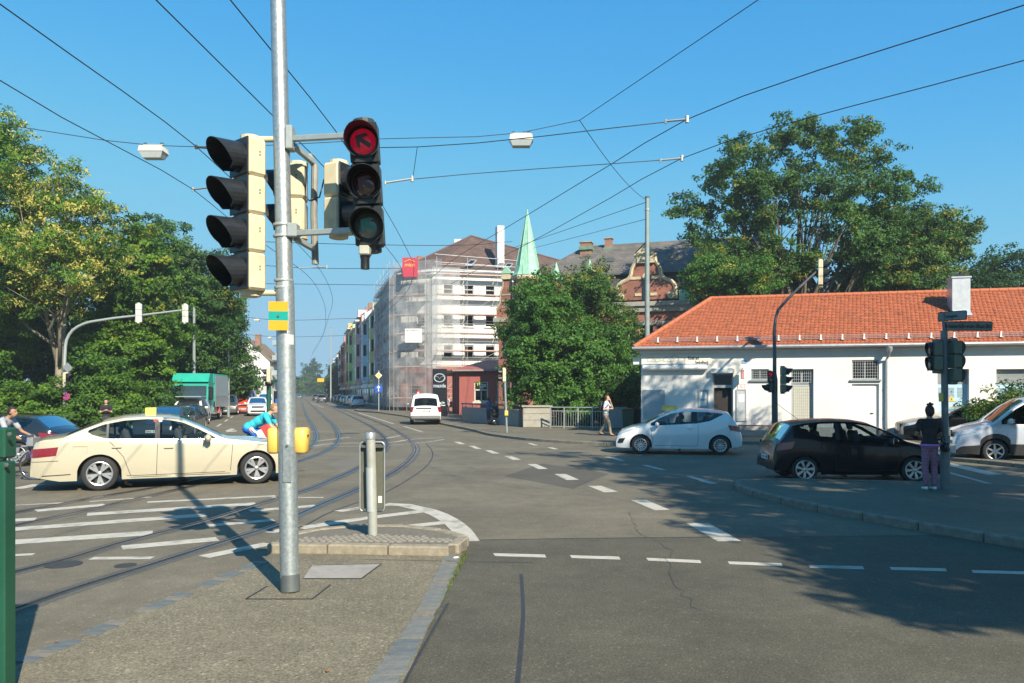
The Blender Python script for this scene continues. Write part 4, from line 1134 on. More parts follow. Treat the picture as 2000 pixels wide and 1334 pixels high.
BR2 = brickm('chimney_brick', (.30, .12, .07), (.23, .085, .05), (.3, .25, .2), bw=.25, bh=.075)
for px, py0, wd, yoff, hgt in ((1119, 463, .95, 5.2, 2.4), (1162, 452, .62, 6.0, 2.2), (1256, 460, .5, 7.5, 1.2), (1371, 452, .66, 6.3, 1.6)):
    u = VW.u(px); zt = VZ(px, py0)[1] + (.06 * yoff * (zr - 2) / 9)
    zb = zr - 1.6
    mb = MB(); mb.box((u, yoff, (zb + zt) / 2), (wd, wd, zt - zb)); ch = obj('chimney', mb, BR2, vroof)
    mb = MB(); mb.box((u, yoff, zt + .05), (wd + .16, wd + .16, .1)); obj('chimney_cap', mb, STONEG, ch)
    mb = MB(); mb.box((u, yoff, zr - .55), (wd + .2, wd + .3, .25)); obj('flashing', mb, COPPERD, ch)
# scrolled gable
ug = VW.u(1262)
sg = F / (VW.A.y + ug * VW.d.y)
def gp(px, py): return ((px - 1262) / sg, zc + .34 + (596 - py) / sg)
half = [(1205, 592), (1205, 575), (1208, 563), (1216, 556), (1226, 552), (1232, 545), (1235, 532), (1240, 522), (1244, 515), (1244, 505)]
L_ = [gp(*p) for p in half]; Rr = [(-x, z) for x, z in L_[::-1]]
prof = L_ + Rr
MG = Matrix.Translation((ug, -.12, 0)) @ Matrix.Rotation(R(90), 4, 'X')
mb = MB(); mb.prism(ccw([(x * .93, zc + .34 + (z - zc - .34) * .97) for x, z in prof]), -.5, .05, MG); gb = obj('gable', mb, BRICK, vt)
mb = MB()
for sgn in (-1, 1):
    path = [Vector((ug + sgn * -x, -.18, z)) for x, z in L_]
    P = crom(path, .15)
    mb.tube(P, .16, 6, flat=1)
    mb.lathe([(.30, -.1), (.30, .14), (.22, .2), (.10, .2), (.08, .26)], 14, Matrix.Translation((ug + sgn * 1.95, -.22, zc + .78)) @ Matrix.Rotation(R(90), 4, 'X'))
obj('gable_scroll', mb, SAND, gb, sm=50)
tz = L_[-1][1]
mb = MB(); mb.box((ug, -.15, tz + .02), (1.7, .6, .14)); mb.box((ug, -.15, tz - .35), (1.35, .5, .6)); mb.prism([(-.75, 0), (.75, 0), (0, .75)], -.25, .35, Matrix.Translation((ug, -.12, tz + .09)) @ Matrix.Rotation(R(90), 4, 'X')); obj('pediment', mb, SAND, gb)
mb = MB(); mb.add([(ug - .85, -.5, tz + .09), (ug, -.5, tz + .95), (ug, .25, tz + .95), (ug - .85, .25, tz + .09), (ug + .85, -.5, tz + .09), (ug + .85, .25, tz + .09)], [(0, 1, 2, 3), (1, 4, 5, 2)]); obj('pediment_roof', mb, COPPERD, gb)
mb = MB(); mb.box((ug + .0, -.19, zc + 1.35), (.55, .06, 1.9)); obj('gable_window', mb, DGLASS, gb)
mb = MB(); mb.lathe([(.27, 0), (.27, .07)], 14, Matrix.Translation((ug, -.16, zc + 2.3)) @ Matrix.Rotation(R(90), 4, 'X')); mb.box((ug - .8, -.2, zc + 2.2), (.8, .08, .22)); mb.box((ug + .8, -.2, zc + 2.2), (.8, .08, .22)); mb.box((ug - .6, -.2, zc + .9), (.5, .08, .22)); mb.box((ug + .6, -.2, zc + .9), (.5, .08, .22)); obj('gable_band', mb, SAND, gb)
mb = MB(); mb.box((ug + 2.9, -.05, zc + .75), (.7, .3, .8)); obj('parapet_end', mb, COPPER, gb)
# corner turret with spire
def spire(parent, u, y, zb, zt, w_, m=COPPER, nm='spire', flare=.18, knob=True):
    mb = MB(); MM = Matrix.Translation((u, y, 0)) @ Matrix.Rotation(R(22.5), 4, 'Z')
    hgt = zt - zb; r_ = w_ / 2
    mb.lathe([(r_ * 1.12, zb), (r_ * .97, zb + hgt * .05), (r_ * .80, zb + hgt * .16), (r_ * .62, zb + hgt * .34), (r_ * .40, zb + hgt * .58), (r_ * .20, zb + hgt * .8), (.015, zt)], 8, MM)
    o_ = obj(nm, mb, m, parent)
    if knob:
        mb = MB()
        for k_ in range(8):
            a_ = 2 * PI * k_ / 8
            mb.tube([MM @ Vector((r_ * .81 * math.cos(a_), r_ * .81 * math.sin(a_), zb + hgt * .16)), MM @ Vector((.02 * math.cos(a_), .02 * math.sin(a_), zt))], .03, 4)
        mb.ell((u, y, zt + .03), (.06, .06, .12))
        obj('spire_seams', mb, m, o_)
    return o_
ut = VW.u(1036); yt = -.9
st = F / (VW.A.y + ut * VW.d.y - .5)
zb = H + (HY - 541) / st; zt = H + (HY - 414) / st
tw_ = 2.05
mb = MB(); MM = Matrix.Translation((ut, yt, 0)) @ Matrix.Rotation(R(22.5), 4, 'Z')
mb.lathe([(tw_ / 2 * 1.08, .1), (tw_ / 2 * 1.08, zb - .3)], 8, MM); tur = obj('turret', mb, BRICK, vt)
mb = MB()
for z0_, z1_, rr in ((zb - .35, zb, 1.2), (zb - 1.9, zb - 1.75, 1.14), (zb - 3.6, zb - 3.35, 1.16), (6.9, 7.3, 1.16)): mb.lathe([(tw_ / 2 * rr, z0_), (tw_ / 2 * rr * 1.06, (z0_ + z1_) / 2), (tw_ / 2 * rr, z1_)], 8, MM)
obj('turret_band', mb, SAND, tur)
for k_ in range(8):
    a_ = R(45 * k_ - 90 + 22.5 - 22.5)
    M2 = Matrix.Translation((ut, yt, 0)) @ Matrix.Rotation(a_ + R(90), 4, 'Z')
    mb = MB(); vs = [(-.26, zb - 1.6), (.26, zb - 1.6), (.26, zb - .95), (.18, zb - .75), (0, zb - .66), (-.18, zb - .75), (-.26, zb - .95)]
    mb.add([M2 @ Vector((x, -tw_ / 2 * 1.015, z)) for x, z in vs], [tuple(range(7))]); obj('turret_window', mb, DGLASS, tur)
    mb = MB(); mb.tube([M2 @ Vector((x * 1.15, -tw_ / 2 * 1.03, z + .04)) for x, z in vs[1:]] , .06, 5); obj('window_arch', mb, pm('purple_stone', (.30, .14, .14), .8), tur)
spire(tur, ut, yt, zb, zt, 2.3)
ut2 = VW.u(1088)
zb2 = H + (HY - 551) / st; zt2 = H + (HY - 514) / st
mb = MB(); mb.lathe([(.75, .1), (.75, zb2)], 8, Matrix.Translation((ut2, -.25, 0))); t2 = obj('turret', mb, BRICK, vt)
mb = MB(); mb.lathe([(.95, zb2 - .12), (.95, zb2)], 8, Matrix.Translation((ut2, -.25, 0))); obj('turret_band', mb, SAND, t2)
mb = MB(); mb.lathe([(1.1, zb2), (.95, zb2 + .1), (.5, zb2 + .3), (.32, zb2 + .6), (.015, zt2)], 8, Matrix.Translation((ut2, -.25, 0))); obj('spire', mb, COPPER, t2)
for px, p0, p1, wd in ((1150, 535, 505, .8), (1376, 530, 497, 1.0)):
    u = VW.u(px); s_ = F / (VW.A.y + u * VW.d.y)
    za, zb_ = H + (HY - p0) / s_, H + (HY - p1) / s_
    dm = obj('dormer', MB().box((u, .6, (zc + za) / 2 + .1), (1.2, 1.4, za - zc)), SLATED, vt)
    mb = MB(); mb.lathe([(wd * .75, za), (wd * .6, za + .2), (wd * .3, za + .5), (.015, zb_)], 8, Matrix.Translation((u, .4, 0))); obj('spire', mb, COPPER, dm)
    mb = MB(); mb.box((u, -.12, zc + .95), (.7, .05, .9)); obj('dormer_window', mb, DGLASS, dm)
# west wing with its own narrow gable, seen almost edge-on
Mw = Matrix.Rotation(R(0), 4, 'Z')
uw0, uw1 = VW.u(972), VW.u(1012)
zw = H + (HY - 628) / st
mb = MB(); mb.box(((uw0 + uw1) / 2 + .35, 3.4, zw / 2), (uw1 - uw0 - .2, 9, zw)); wg = obj('wing', mb, BRICK, vt)
mb = MB(); mb.box(((uw0 + uw1) / 2 + .2, 3.4, zw + .15), (uw1 - uw0 + .35, 9.3, .34)); mb.box(((uw0 + uw1) / 2 + .3, 3.4, zw - .35), (uw1 - uw0 + .02, 9.1, .2)); obj('wing_cornice', mb, STONEG, wg)
cu = (uw0 + uw1) / 2 + .25
gpz = lambda py: H + (HY - py) / st
prof = [(-.85, zw + .3), (-.85, gpz(605)), (-.55, gpz(592)), (-.48, gpz(570)), (-.3, gpz(560)), (-.28, gpz(545)), (.28, gpz(545)), (.3, gpz(560)), (.48, gpz(570)), (.55, gpz(592)), (.85, gpz(605)), (.85, zw + .3)]
mb = MB(); mb.prism(ccw(prof), -.4, .2, Matrix.Translation((cu, -.95, 0)) @ Matrix.Rotation(R(90), 4, 'X')); wgb = obj('wing_gable', mb, BRICK, wg)
mb = MB(); mb.tube([Vector((cu + x, -1.05, z)) for x, z in prof[1:-1]], .12, 6); mb.box((cu, -.95, gpz(540)), (.75, .7, .5)); obj('gable_trim', mb, SAND, wgb)
mb = MB()
for zz in (gpz(600), gpz(588), gpz(576)): mb.box((cu, -1.17, zz), (.8, .06, .1))
obj('gable_band', mb, STONEG, wgb)
mb = MB(); mb.add([(cu - .5, -1.35, gpz(535)), (cu, -1.35, gpz(522)), (cu + .5, -1.35, gpz(535)), (cu - .5, -.5, gpz(535)), (cu, -.5, gpz(522)), (cu + .5, -.5, gpz(535))], [(0, 1, 4, 3), (1, 2, 5, 4), (0, 2, 1), (3, 4, 5)]); obj('gable_cap', mb, COPPER, wgb)
mb = MB(); mb.box((cu + .75, -.6, gpz(590)), (.35, .5, 1.6)); obj('copper_buttress', mb, COPPERD, wgb)
for zz in (2.6, 5.6):
    mb = MB(); mb.box((cu, -1.12, zz), (.6, .05, 1.6)); obj('wing_window', mb, DGLASS, wg)

# ---------------------------------------------------------------- scaffolded white corner house
WHT = pm('white_render', (.72, .71, .67), .85, 0, .03, 1.2, .15, bscale=40)
BRTILE = brickm('brown_roof_tile', (.125, .075, .06), (.10, .062, .05), (.05, .035, .03), bw=.3, bh=.33, ms=.02)
SW = Wall((D(846, 800, 80).x, 80), (.972, .234))
CHW = Wall((D(783, 800, 82).x, 82), (D(846, 800, 80).x - D(783, 800, 82).x, -2))
sh = thing('scaffolded_house', (0, 0, 0), 0, 'white corner house under renovation with brown tiled roof and white chimney', 'house')
ss = F / 80
def sz(py): return H + (HY - py) / ss
ze = sz(531); RL = 15.0; CL = (SW.A - CHW.A).length
def win_rows(): return [(sz(573), sz(553)), (sz(636), sz(614)), (sz(699), sz(673))]
wf = pm('white_window_frame', (.62, .62, .58), .5)
fr = thing('facade_frame', SW.A, SW.rz); fr.parent = sh
hs = []
for px in (875, 916, 957):
    u = SW.u(px)
    for a, b in win_rows(): hs.append((u - .48, u + .48, a, b))
for a, b in win_rows(): hs += [(SW.u(1000) - .48, SW.u(1000) + .48, a, b), (SW.u(1043) - .48, SW.u(1043) + .48, a, b)]
bpy.data.objects.remove(fr)
def facade(Wl, length, z1, holes, m, parent, zlow=.1, lowm=None, zlm=None, fm=wf, mull=(1, 2), sill=True):
    """wall mesh with windows placed in world space as parts of parent"""
    M = Matrix.Translation(Wl.A) @ Matrix.Rotation(Wl.rz, 4, 'Z')
    mb = MB(); wall_with_holes(mb, 0, length, zlow, z1, holes, .22)
    o = obj('wall', mb, m, parent); o.matrix_local = M
    for h in holes:
        wo = window(o, *h, dep=.14, mull=mull, fm=fm)
        if sill:
            mb = MB(); wbox(mb, h[0] - .12, h[1] + .12, 0, .14, h[2] - .12, h[2] - .004); wbox(mb, h[0] - .14, h[0] - .003, 0, .06, h[2], h[3] + .12); wbox(mb, h[1] + .003, h[1] + .14, 0, .06, h[2], h[3] + .12); wbox(mb, h[0] - .003, h[1] + .003, 0, .06, h[3] + .003, h[3] + .12); obj('window_surround', mb, m, wo)
    return o
facade(SW, RL, ze, hs, WHT, sh)
hs2 = []
for u in (CL * .62,):
    for a, b in win_rows(): hs2.append((u - .5, u + .5, a, b))
facade(CHW, CL, ze, hs2, WHT, sh)
WW = Wall((CHW.A.x - .262 * 19, CHW.A.y + .965 * 19), (.262, -.965))
hs3 = []
for u in (2.5, 5.5, 8.5, 11.5, 14.5):
    for a, b in win_rows(): hs3.append((u - .5, u + .5, a, b))
facade(WW, 19, ze, hs3, WHT, sh)
# string courses and cornice as bands on each face
for Wl, ln in ((SW, RL), (CHW, CL), (WW, 19)):
    M = Matrix.Translation(Wl.A) @ Matrix.Rotation(Wl.rz, 4, 'Z')
    mb = MB(); wbox(mb, -.15, ln + .1, -.1, .45, ze, ze + .3); wbox(mb, -.1, ln + .1, -.1, .3, ze - .25, ze)
    for py in (588, 650, 712): wbox(mb, 0, ln, 0, .1, sz(py), sz(py) + .16)
    o_ = obj('cornice', mb, WHT, sh); o_.matrix_local = M
PLINTH = pm('red_brown_plinth', (.30, .12, .10), .8, 0, .12, 2)
for Wl, ln in ((SW, RL), (CHW, CL), (WW, 19)):
    mb = MB(); wbox(mb, 0, ln, .004, .05, .1, sz(718)); o_ = obj('ground_floor', mb, PLINTH, sh); o_.matrix_local = Matrix.Translation(Wl.A) @ Matrix.Rotation(Wl.rz, 4, 'Z')
    mb = MB(); wbox(mb, ln * .3, ln * .7, .05, .07, .4, 2.7); o_ = obj('shop_window', mb, DGLASS, sh); o_.matrix_local = Matrix.Translation(Wl.A) @ Matrix.Rotation(Wl.rz, 4, 'Z')
# roof
p0, p1, p2, p3 = WW.A, CHW.A, SW.A, SW.w(RL, 0, 0)
def ov(p, dx, dy): return Vector((p.x + dx, p.y + dy, ze + .3))
e = [ov(p0, -.5, 0), ov(p1, -.5, -.4), ov(p2, -.1, -.5), ov(p3, .3, -.4)]
ap = D(920, 461, 87.5)
rl_ = D(815, 497, 97); rr_ = D(1010, 492, 90)
mb = MB(); mb.add([e[0], e[1], e[2], e[3], ap, Vector((p0.x + 6, p0.y + 1, ap.z)), Vector((p3.x + .4, p3.y + 8, ap.z - 2.4))], [(1, 2, 4), (2, 3, 6, 4), (0, 1, 4, 5)])
o_ = obj('roof', mb, BRTILE, sh); srf = o_
mb = MB(); mb.tube([ap, e[2]], .12, 6); mb.tube([ap, e[1]], .12, 6); mb.tube([ap, Vector((p0.x + 6, p0.y + 1, ap.z))], .12, 6); mb.tube([ap, Vector((p3.x + .4, p3.y + 8, ap.z - 2.4))], .12, 6); obj('ridge_cap', mb, RIDGE if False else pm('brown_ridge', (.10, .06, .05), .7), srf)
# skylights on the right roof face
def rf(a, t):          # point on the right face: a along eave, t up the slope
    q0 = e[2].lerp(e[3], a); q1 = Vector(ap).lerp(Vector((p3.x + .4, p3.y + 8, ap.z - 2.4)), a)
    return q0.lerp(q1, t)
nrm = (rf(.5, 0) - rf(0, 0)).cross(rf(0, .5) - rf(0, 0)).normalized()
for a in (.20, .42, .48, .68, .9):
    q = [rf(a, .12), rf(a + .045, .12), rf(a + .045, .3), rf(a, .3)]
    mb = MB(); mb.add([p + nrm * .12 for p in q] + [p for p in q], [(0, 1, 2, 3), (4, 5, 1, 0), (5, 6, 2, 1), (6, 7, 3, 2), (7, 4, 0, 3)]); so = obj('skylight', mb, FRAMEG, srf)
    c = sum(q, Vector()) / 4; mb = MB(); mb.add([c + (p - c) * .8 + nrm * .125 for p in q], [(0, 1, 2, 3)]); obj('pane', mb, DGLASS, so)
q = D(976, 475, 84); zt_ = D(976, 443, 84).z; zb_ = D(976, 507, 84).z - 1
mb = MB(); mb.box((q.x, q.y, (zt_ + zb_) / 2), (.75, 1.2, zt_ - zb_), rz=.23); obj('chimney', mb, WHT, sh)
q = D(893, 470, 88); mb = MB(); mb.box((q.x, q.y + 1.5, q.z - .4), (.8, .8, 1.6)); obj('chimney', mb, WHT, sh)

# scaffold: every standard, ledger, deck and brace its own piece
SCT = pm('scaffold_tube', (.55, .57, .57), .4, .7, .08, 10)
DECK = pm('scaffold_deck', (.36, .29, .26), .7, 0, .2, 5)
TOE = pm('toe_board', (.50, .34, .29), .7, 0, .15, 5)
sf = thing('scaffold', (CHW.A.x, CHW.A.y, .1), 0, 'steel tube scaffold with red-brown decks wrapped round the white corner house', 'scaffold')
sf.location = (0, 0, 0)
lev = [sz(py) for py in (775, 716, 686, 652, 613, 577, 537)]
lev = [sz(778), sz(717), sz(686), sz(652), sz(615), sz(577), sz(538)]
unit = MB(); unit.tube([(0, 0, 0), (0, 0, 1)], 1, 6); ume = mesh_of(unit, 'scaffold_tube'); ume.materials.append(SCT); smooth(ume, 50)
def rod(nm, a, b, r_, parent=None):
    parent = parent or sf
    a, b = Vector(a), Vector(b); d = b - a
    o_ = obj(nm, ume, SCT, parent); o_.location = a; o_.rotation_euler = d.to_track_quat('Z', 'Y').to_euler(); o_.scale = (r_, r_, d.length)
    return o_
ztop = sz(505)
for Wl, us in ((SW, [0.2, 3.4, 6.6, 9.8]), (CHW, [0.0, 1.7, CL - .1]), (WW, [1, 5, 9, 13, 17, 19.4])):
    for v in (.45, 1.25):
        for u in us: rod('standard', Wl.w(u, v, .1), Wl.w(u, v, ztop if v > 1 else lev[-1] + .1), .03)
    for i, z in enumerate(lev):
        a, b = us[0], us[-1]
        for j in range(len(us) - 1):
            mb = MB(); wbox(mb, us[j] + .03, us[j + 1] - .03, .5, 1.2, z - .05, z); o_ = obj('deck', mb, DECK, sf); o_.matrix_local = Matrix.Translation(Wl.A) @ Matrix.Rotation(Wl.rz, 4, 'Z')
            mb = MB(); wbox(mb, us[j], us[j + 1], 1.28, 1.31, z, z + .11); o_ = obj('toe_board', mb, TOE, sf); o_.matrix_local = Matrix.Translation(Wl.A) @ Matrix.Rotation(Wl.rz, 4, 'Z')
        for dz in (.5, 1.0): rod('guard_rail', Wl.w(a, 1.25, z + dz), Wl.w(b, 1.25, z + dz), .024)
    for i in range(len(lev) - 1):
        j = i % (len(us) - 1)
        rod('brace', Wl.w(us[j], 1.27, lev[i]), Wl.w(us[j + 1], 1.27, lev[i + 1]), .022)
for i in range(len(lev) - 1):
    a, b = SW.w(6.8, 1.0, lev[i]), SW.w(9.2, 1.0, lev[i + 1])
    if i % 2: a, b = SW.w(9.2, 1.0, lev[i]), SW.w(6.8, 1.0, lev[i + 1])
    for dv in (-.2, .2): rod('ladder_rail', a + SW.n * dv, b + SW.n * dv, .02)
rod('guard_rail', SW.w(0, 1.25, sz(500)), SW.w(9.8, 1.25, sz(507)), .03); rod('guard_rail', SW.w(0, 1.25, sz(515)), SW.w(9.8, 1.25, sz(520)), .03)
# debris net over the chamfer and street side
m, t, N, L, b = nodes('debris_net')
out = N['Material Output']; tr = N.new('ShaderNodeBsdfTransparent'); mx = N.new('ShaderNodeMixShader')
tl_ = N.new('ShaderNodeBsdfTranslucent'); tl_.inputs['Color'].default_value = (.7, .72, .74, 1); m2 = N.new('ShaderNodeMixShader'); m2.inputs['Fac'].default_value = .4
b.inputs['Base Color'].default_value = (.66, .68, .70, 1); b.inputs['Roughness'].default_value = .8
tc = N.new('ShaderNodeTexCoord'); nz = N.new('ShaderNodeTexNoise'); nz.inputs['Scale'].default_value = .9; nz.inputs['Detail'].default_value = 6
L.new(tc.outputs['Object'], nz.inputs['Vector']); mr = N.new('ShaderNodeMapRange'); mr.inputs['From Min'].default_value = .3; mr.inputs['From Max'].default_value = .7; mr.inputs['To Min'].default_value = .22; mr.inputs['To Max'].default_value = .52
L.new(nz.outputs['Fac'], mr.inputs['Value']); L.new(mr.outputs['Result'], mx.inputs['Fac']); L.new(tr.outputs[0], mx.inputs[1]); L.new(b.outputs[0], m2.inputs[1]); L.new(tl_.outputs[0], m2.inputs[2]); L.new(m2.outputs[0], mx.inputs[2]); L.new(mx.outputs[0], out.inputs['Surface'])
NET = m
def net(Wl, u0, u1, z0, z1, v=1.36, amp=.05):
    mb = MB(); nu, nz_ = 24, 40
    for j in range(nz_ + 1):
        for i in range(nu + 1):
            u = u0 + (u1 - u0) * i / nu; z = z0 + (z1 - z0) * j / nz_
            p = Wl.w(u, v + amp * math.sin(u * 3 + z * 1.7) + amp * .6 * math.sin(z * 3.1 - u * 5), z); mb.v.append(tuple(p))
    for j in range(nz_):
        for i in range(nu):
            k_ = j * (nu + 1) + i; mb.f.append((k_, k_ + 1, k_ + nu + 2, k_ + nu + 1)); mb.m.append(0)
    return obj('net_sheet', mb, NET, sf, sm=True)
net(CHW, -.5, CL + 2.0, .5, sz(512)); net(WW, 1, 19.8, .5, sz(540)); net(SW, -.3, 2.6, sz(690), sz(525))
a = D(815, 655, 79.5)
BANN = pm('banner_white', (.72, .72, .70), .7)
def board(nm, px0, py0, px1, py1, Y, m_, lab, cat, th=.03, tilt=0, ny=0.0):
    a, b = D(px0, py0, Y), D(px1, py1, Y)
    c = (a + b) / 2
    t = thing(nm, (c.x, c.y, c.z), ny, lab, cat)
    mb = MB(); mb.rbox((0, 0, 0), (abs(b.x - a.x), th, abs(a.z - b.z)), .008); obj('board', mb, m_, t)
    return t, abs(b.x - a.x), abs(a.z - b.z)
t_, w_, h_ = board('banner', 791, 642, 824, 669, 78.6, BANN, 'white printed banner hung on the scaffold net', 'banner')
lettering('lettering', 'MW WERKSTATT', .19, (0, -.02, .5), (0, -1), DARKST, t_, bold=.004)
for cx, cz, wd, hg in ((.2, .18, 1.0, .07), (.25, -.02, .9, .07), (.1, -.25, 1.1, .05), (0, -.5, 1.5, .10)): obj('print_line', MB().box((cx, -.02, cz), (wd, .006, hg)), FAINT, t_)
obj('print_mark', MB().tube([(-.65, -.02, -.2), (-.45, -.02, .25), (-.3, -.02, -.15)], .025, 4), FAINT, t_)
t_, w_, h_ = board('advert_banner', 786, 503, 816, 541, 79, pm('crimson_banner', (.42, .03, .06), .6, 0, .08, 3), 'crimson banner with yellow roof logo on top of the scaffold', 'banner', th=.06)
lettering('lettering', 'mick', .55, (-.05, -.04, .25), (0, -1), YELLOWP, t_, shear=.1)
mb = MB(); mb.tube([(-.6, -.05, .55), (-.05, -.05, .78), (.5, -.05, .55)], .035, 5); obj('roof_logo', mb, YELLOWP, t_)
# ---------------------------------------------------------------- red low house
REDW = pm('oxide_red_render', (.33, .10, .085), .85, 0, .1, 2, .2, bscale=40, dirt=.12)
REDR = pm('red_metal_roof', (.30, .085, .075), .6, 0, .1, 3)
RW = Wall((D(897, 800, 66).x, 66), (.985, -.17))
rh = thing('red_house', RW.A, RW.rz, 'low oxide-red building with hipped metal roof and striped joints', 'house')
zr_ = H + (HY - 722) / (F / 66); hl = []
for px0, px1 in ((926, 953), (970, 997)):
    a = RW.u(px0); b = RW.u(px1); hl.append((a, b, H + (HY - 784) / (F / 66), H + (HY - 746) / (F / 66)))
mb = MB(); wall_with_holes(mb, 0, 9, .1, zr_, hl, .2)
mb.add([(0, 0, .1), (-2.4, 7, .1), (-2.4, 7, zr_), (0, 0, zr_)], [(0, 1, 2, 3)]); mb.add([(9, 0, .1), (9, 7, .1), (9, 7, zr_), (9, 0, zr_)], [(3, 2, 1, 0)])
obj('wall', mb, REDW, rh)
for k_ in range(3):
    t0 = .12 + .3 * k_
    mb = MB(); mb.box((-2.4 * t0 - .02, 7 * t0, (zr_ + .1) / 2), (.2, .5, zr_ - .3), rz=math.atan2(2.4, 7)); obj('pilaster', mb, REDW, rh)
mb = MB()
for i in range(7): wbox(mb, 0, 9, .0, .012, .55 + i * .5, .575 + i * .5) if i in (0, 6) else None
obj('joint_line', mb, PLINTH, rh)
for i, h in enumerate(hl):
    wo = window(rh, *h, dep=.12, mull=(2, 1), fm=pm('cream_frame', (.6, .58, .5), .5), fr=.1)
    zsp = h[2] + (h[3] - h[2]) * .62
    mb = MB(); wbox(mb, h[0] + .1, h[1] - .1, -.11, -.05, zsp, h[3] - .1); pl_ = obj('sign_pane', mb, BLACKP, wo)
    mb = MB(); wbox(mb, h[0] + .1, h[1] - .1, -.15, -.04, zsp - .1, zsp); wbox(mb, h[0] - .1, h[1] + .1, 0, .12, h[2] - .15, h[2]); obj('transom', mb, pm('cream_frame', (.6, .58, .5), .5), wo)
    cx = h[0] * .64 + h[1] * .36
    mb = MB(); mb.ell((cx + .1, .04, zsp + .48), (.16, .02, .16)); mb.box((cx - .14, .04, zsp + .42), (.07, .02, .24)); obj('logo', mb, pm('lime_green', (.35, .55, .08), .5), wo)
    for q, (x0, x1, zz) in enumerate(((.2, .62, .38), (.05, .62, .25), (.05, .35, .12))): obj('print_line', MB().box((cx + (x0 + x1) / 2, .042, zsp + zz), (x1 - x0, .01, .08)), WHITEP, wo)
mb = MB(); mb.add([(-.5, -.5, zr_), (9.5, -.5, zr_), (7, 3.5, zr_ + .95), (1.6, 3.5, zr_ + .95), (-3.1, 7.5, zr_), (9.5, 7.5, zr_)], [(0, 1, 2, 3), (4, 0, 3), (1, 5, 2), (5, 4, 3, 2)]); obj('roof', mb, REDR, rh)
mb = MB(); mb.add([(-.5, -.5, zr_ - .14), (9.5, -.5, zr_ - .14), (9.5, -.5, zr_ - .003), (-.5, -.5, zr_ - .003), (-3.1, 7.5, zr_ - .14), (-3.1, 7.5, zr_ - .003), (9.5, 7.5, zr_ - .14)], [(0, 1, 2, 3), (4, 0, 3, 5), (0, 4, 6, 1)]); obj('eaves', mb, pm('grey_fascia', (.28, .25, .22), .7), rh)
# ---------------------------------------------------------------- pylon sign of the car dealer
ps = D(859, 800, 62)
py_ = thing('pylon_sign', (ps.x, ps.y, .1), 0, 'black dealer pylon with silver winged oval emblem and white lettering', 'sign')
hw_ = 28 / (F / 62); zt_ = H + (HY - 723) / (F / 62)
mb = MB(); mb.rbox((0, 0, zt_ / 2), (hw_, .3, zt_), .03); obj('panel', mb, pm('pylon_black', (.012, .013, .015), .3, 0, .05), py_)
SILV = pm('emblem_silver', (.7, .72, .74), .3, .6, .05)
zc_ = zt_ - .72
mb = MB(); M2 = Matrix.Translation((0, -.17, zc_)) @ Matrix.Rotation(R(90), 4, 'X') @ Matrix.Diagonal((1.28, 1, 1, 1)); mb.lathe([(.36, 0), (.36, .03), (.29, .03), (.29, 0)], 28, M2, cap=False); obj('emblem_ring', mb, SILV, py_)
mb = MB(); mb.tube([(-.38, -.185, zc_ + .08), (-.16, -.185, zc_ + .10), (0, -.185, zc_ - .10), (.16, -.185, zc_ + .10), (.38, -.185, zc_ + .08)], [.05, .045, .05, .045, .05], 6, flat=.5); obj('emblem_wing', mb, SILV, py_)
lettering('lettering', 'mazda', .40, (0, -.156, zc_ - .64), (0, -1), SILV, py_, bold=.012)
lettering('lettering', 'Mazda Cle', .18, (.02, -.156, zc_ - 2.0), (0, -1), WHITEP, py_, bold=.006)
obj('print_line', MB().box((0, -.155, zc_ - 2.22), (.9, .01, .06)), WHITEP, py_)

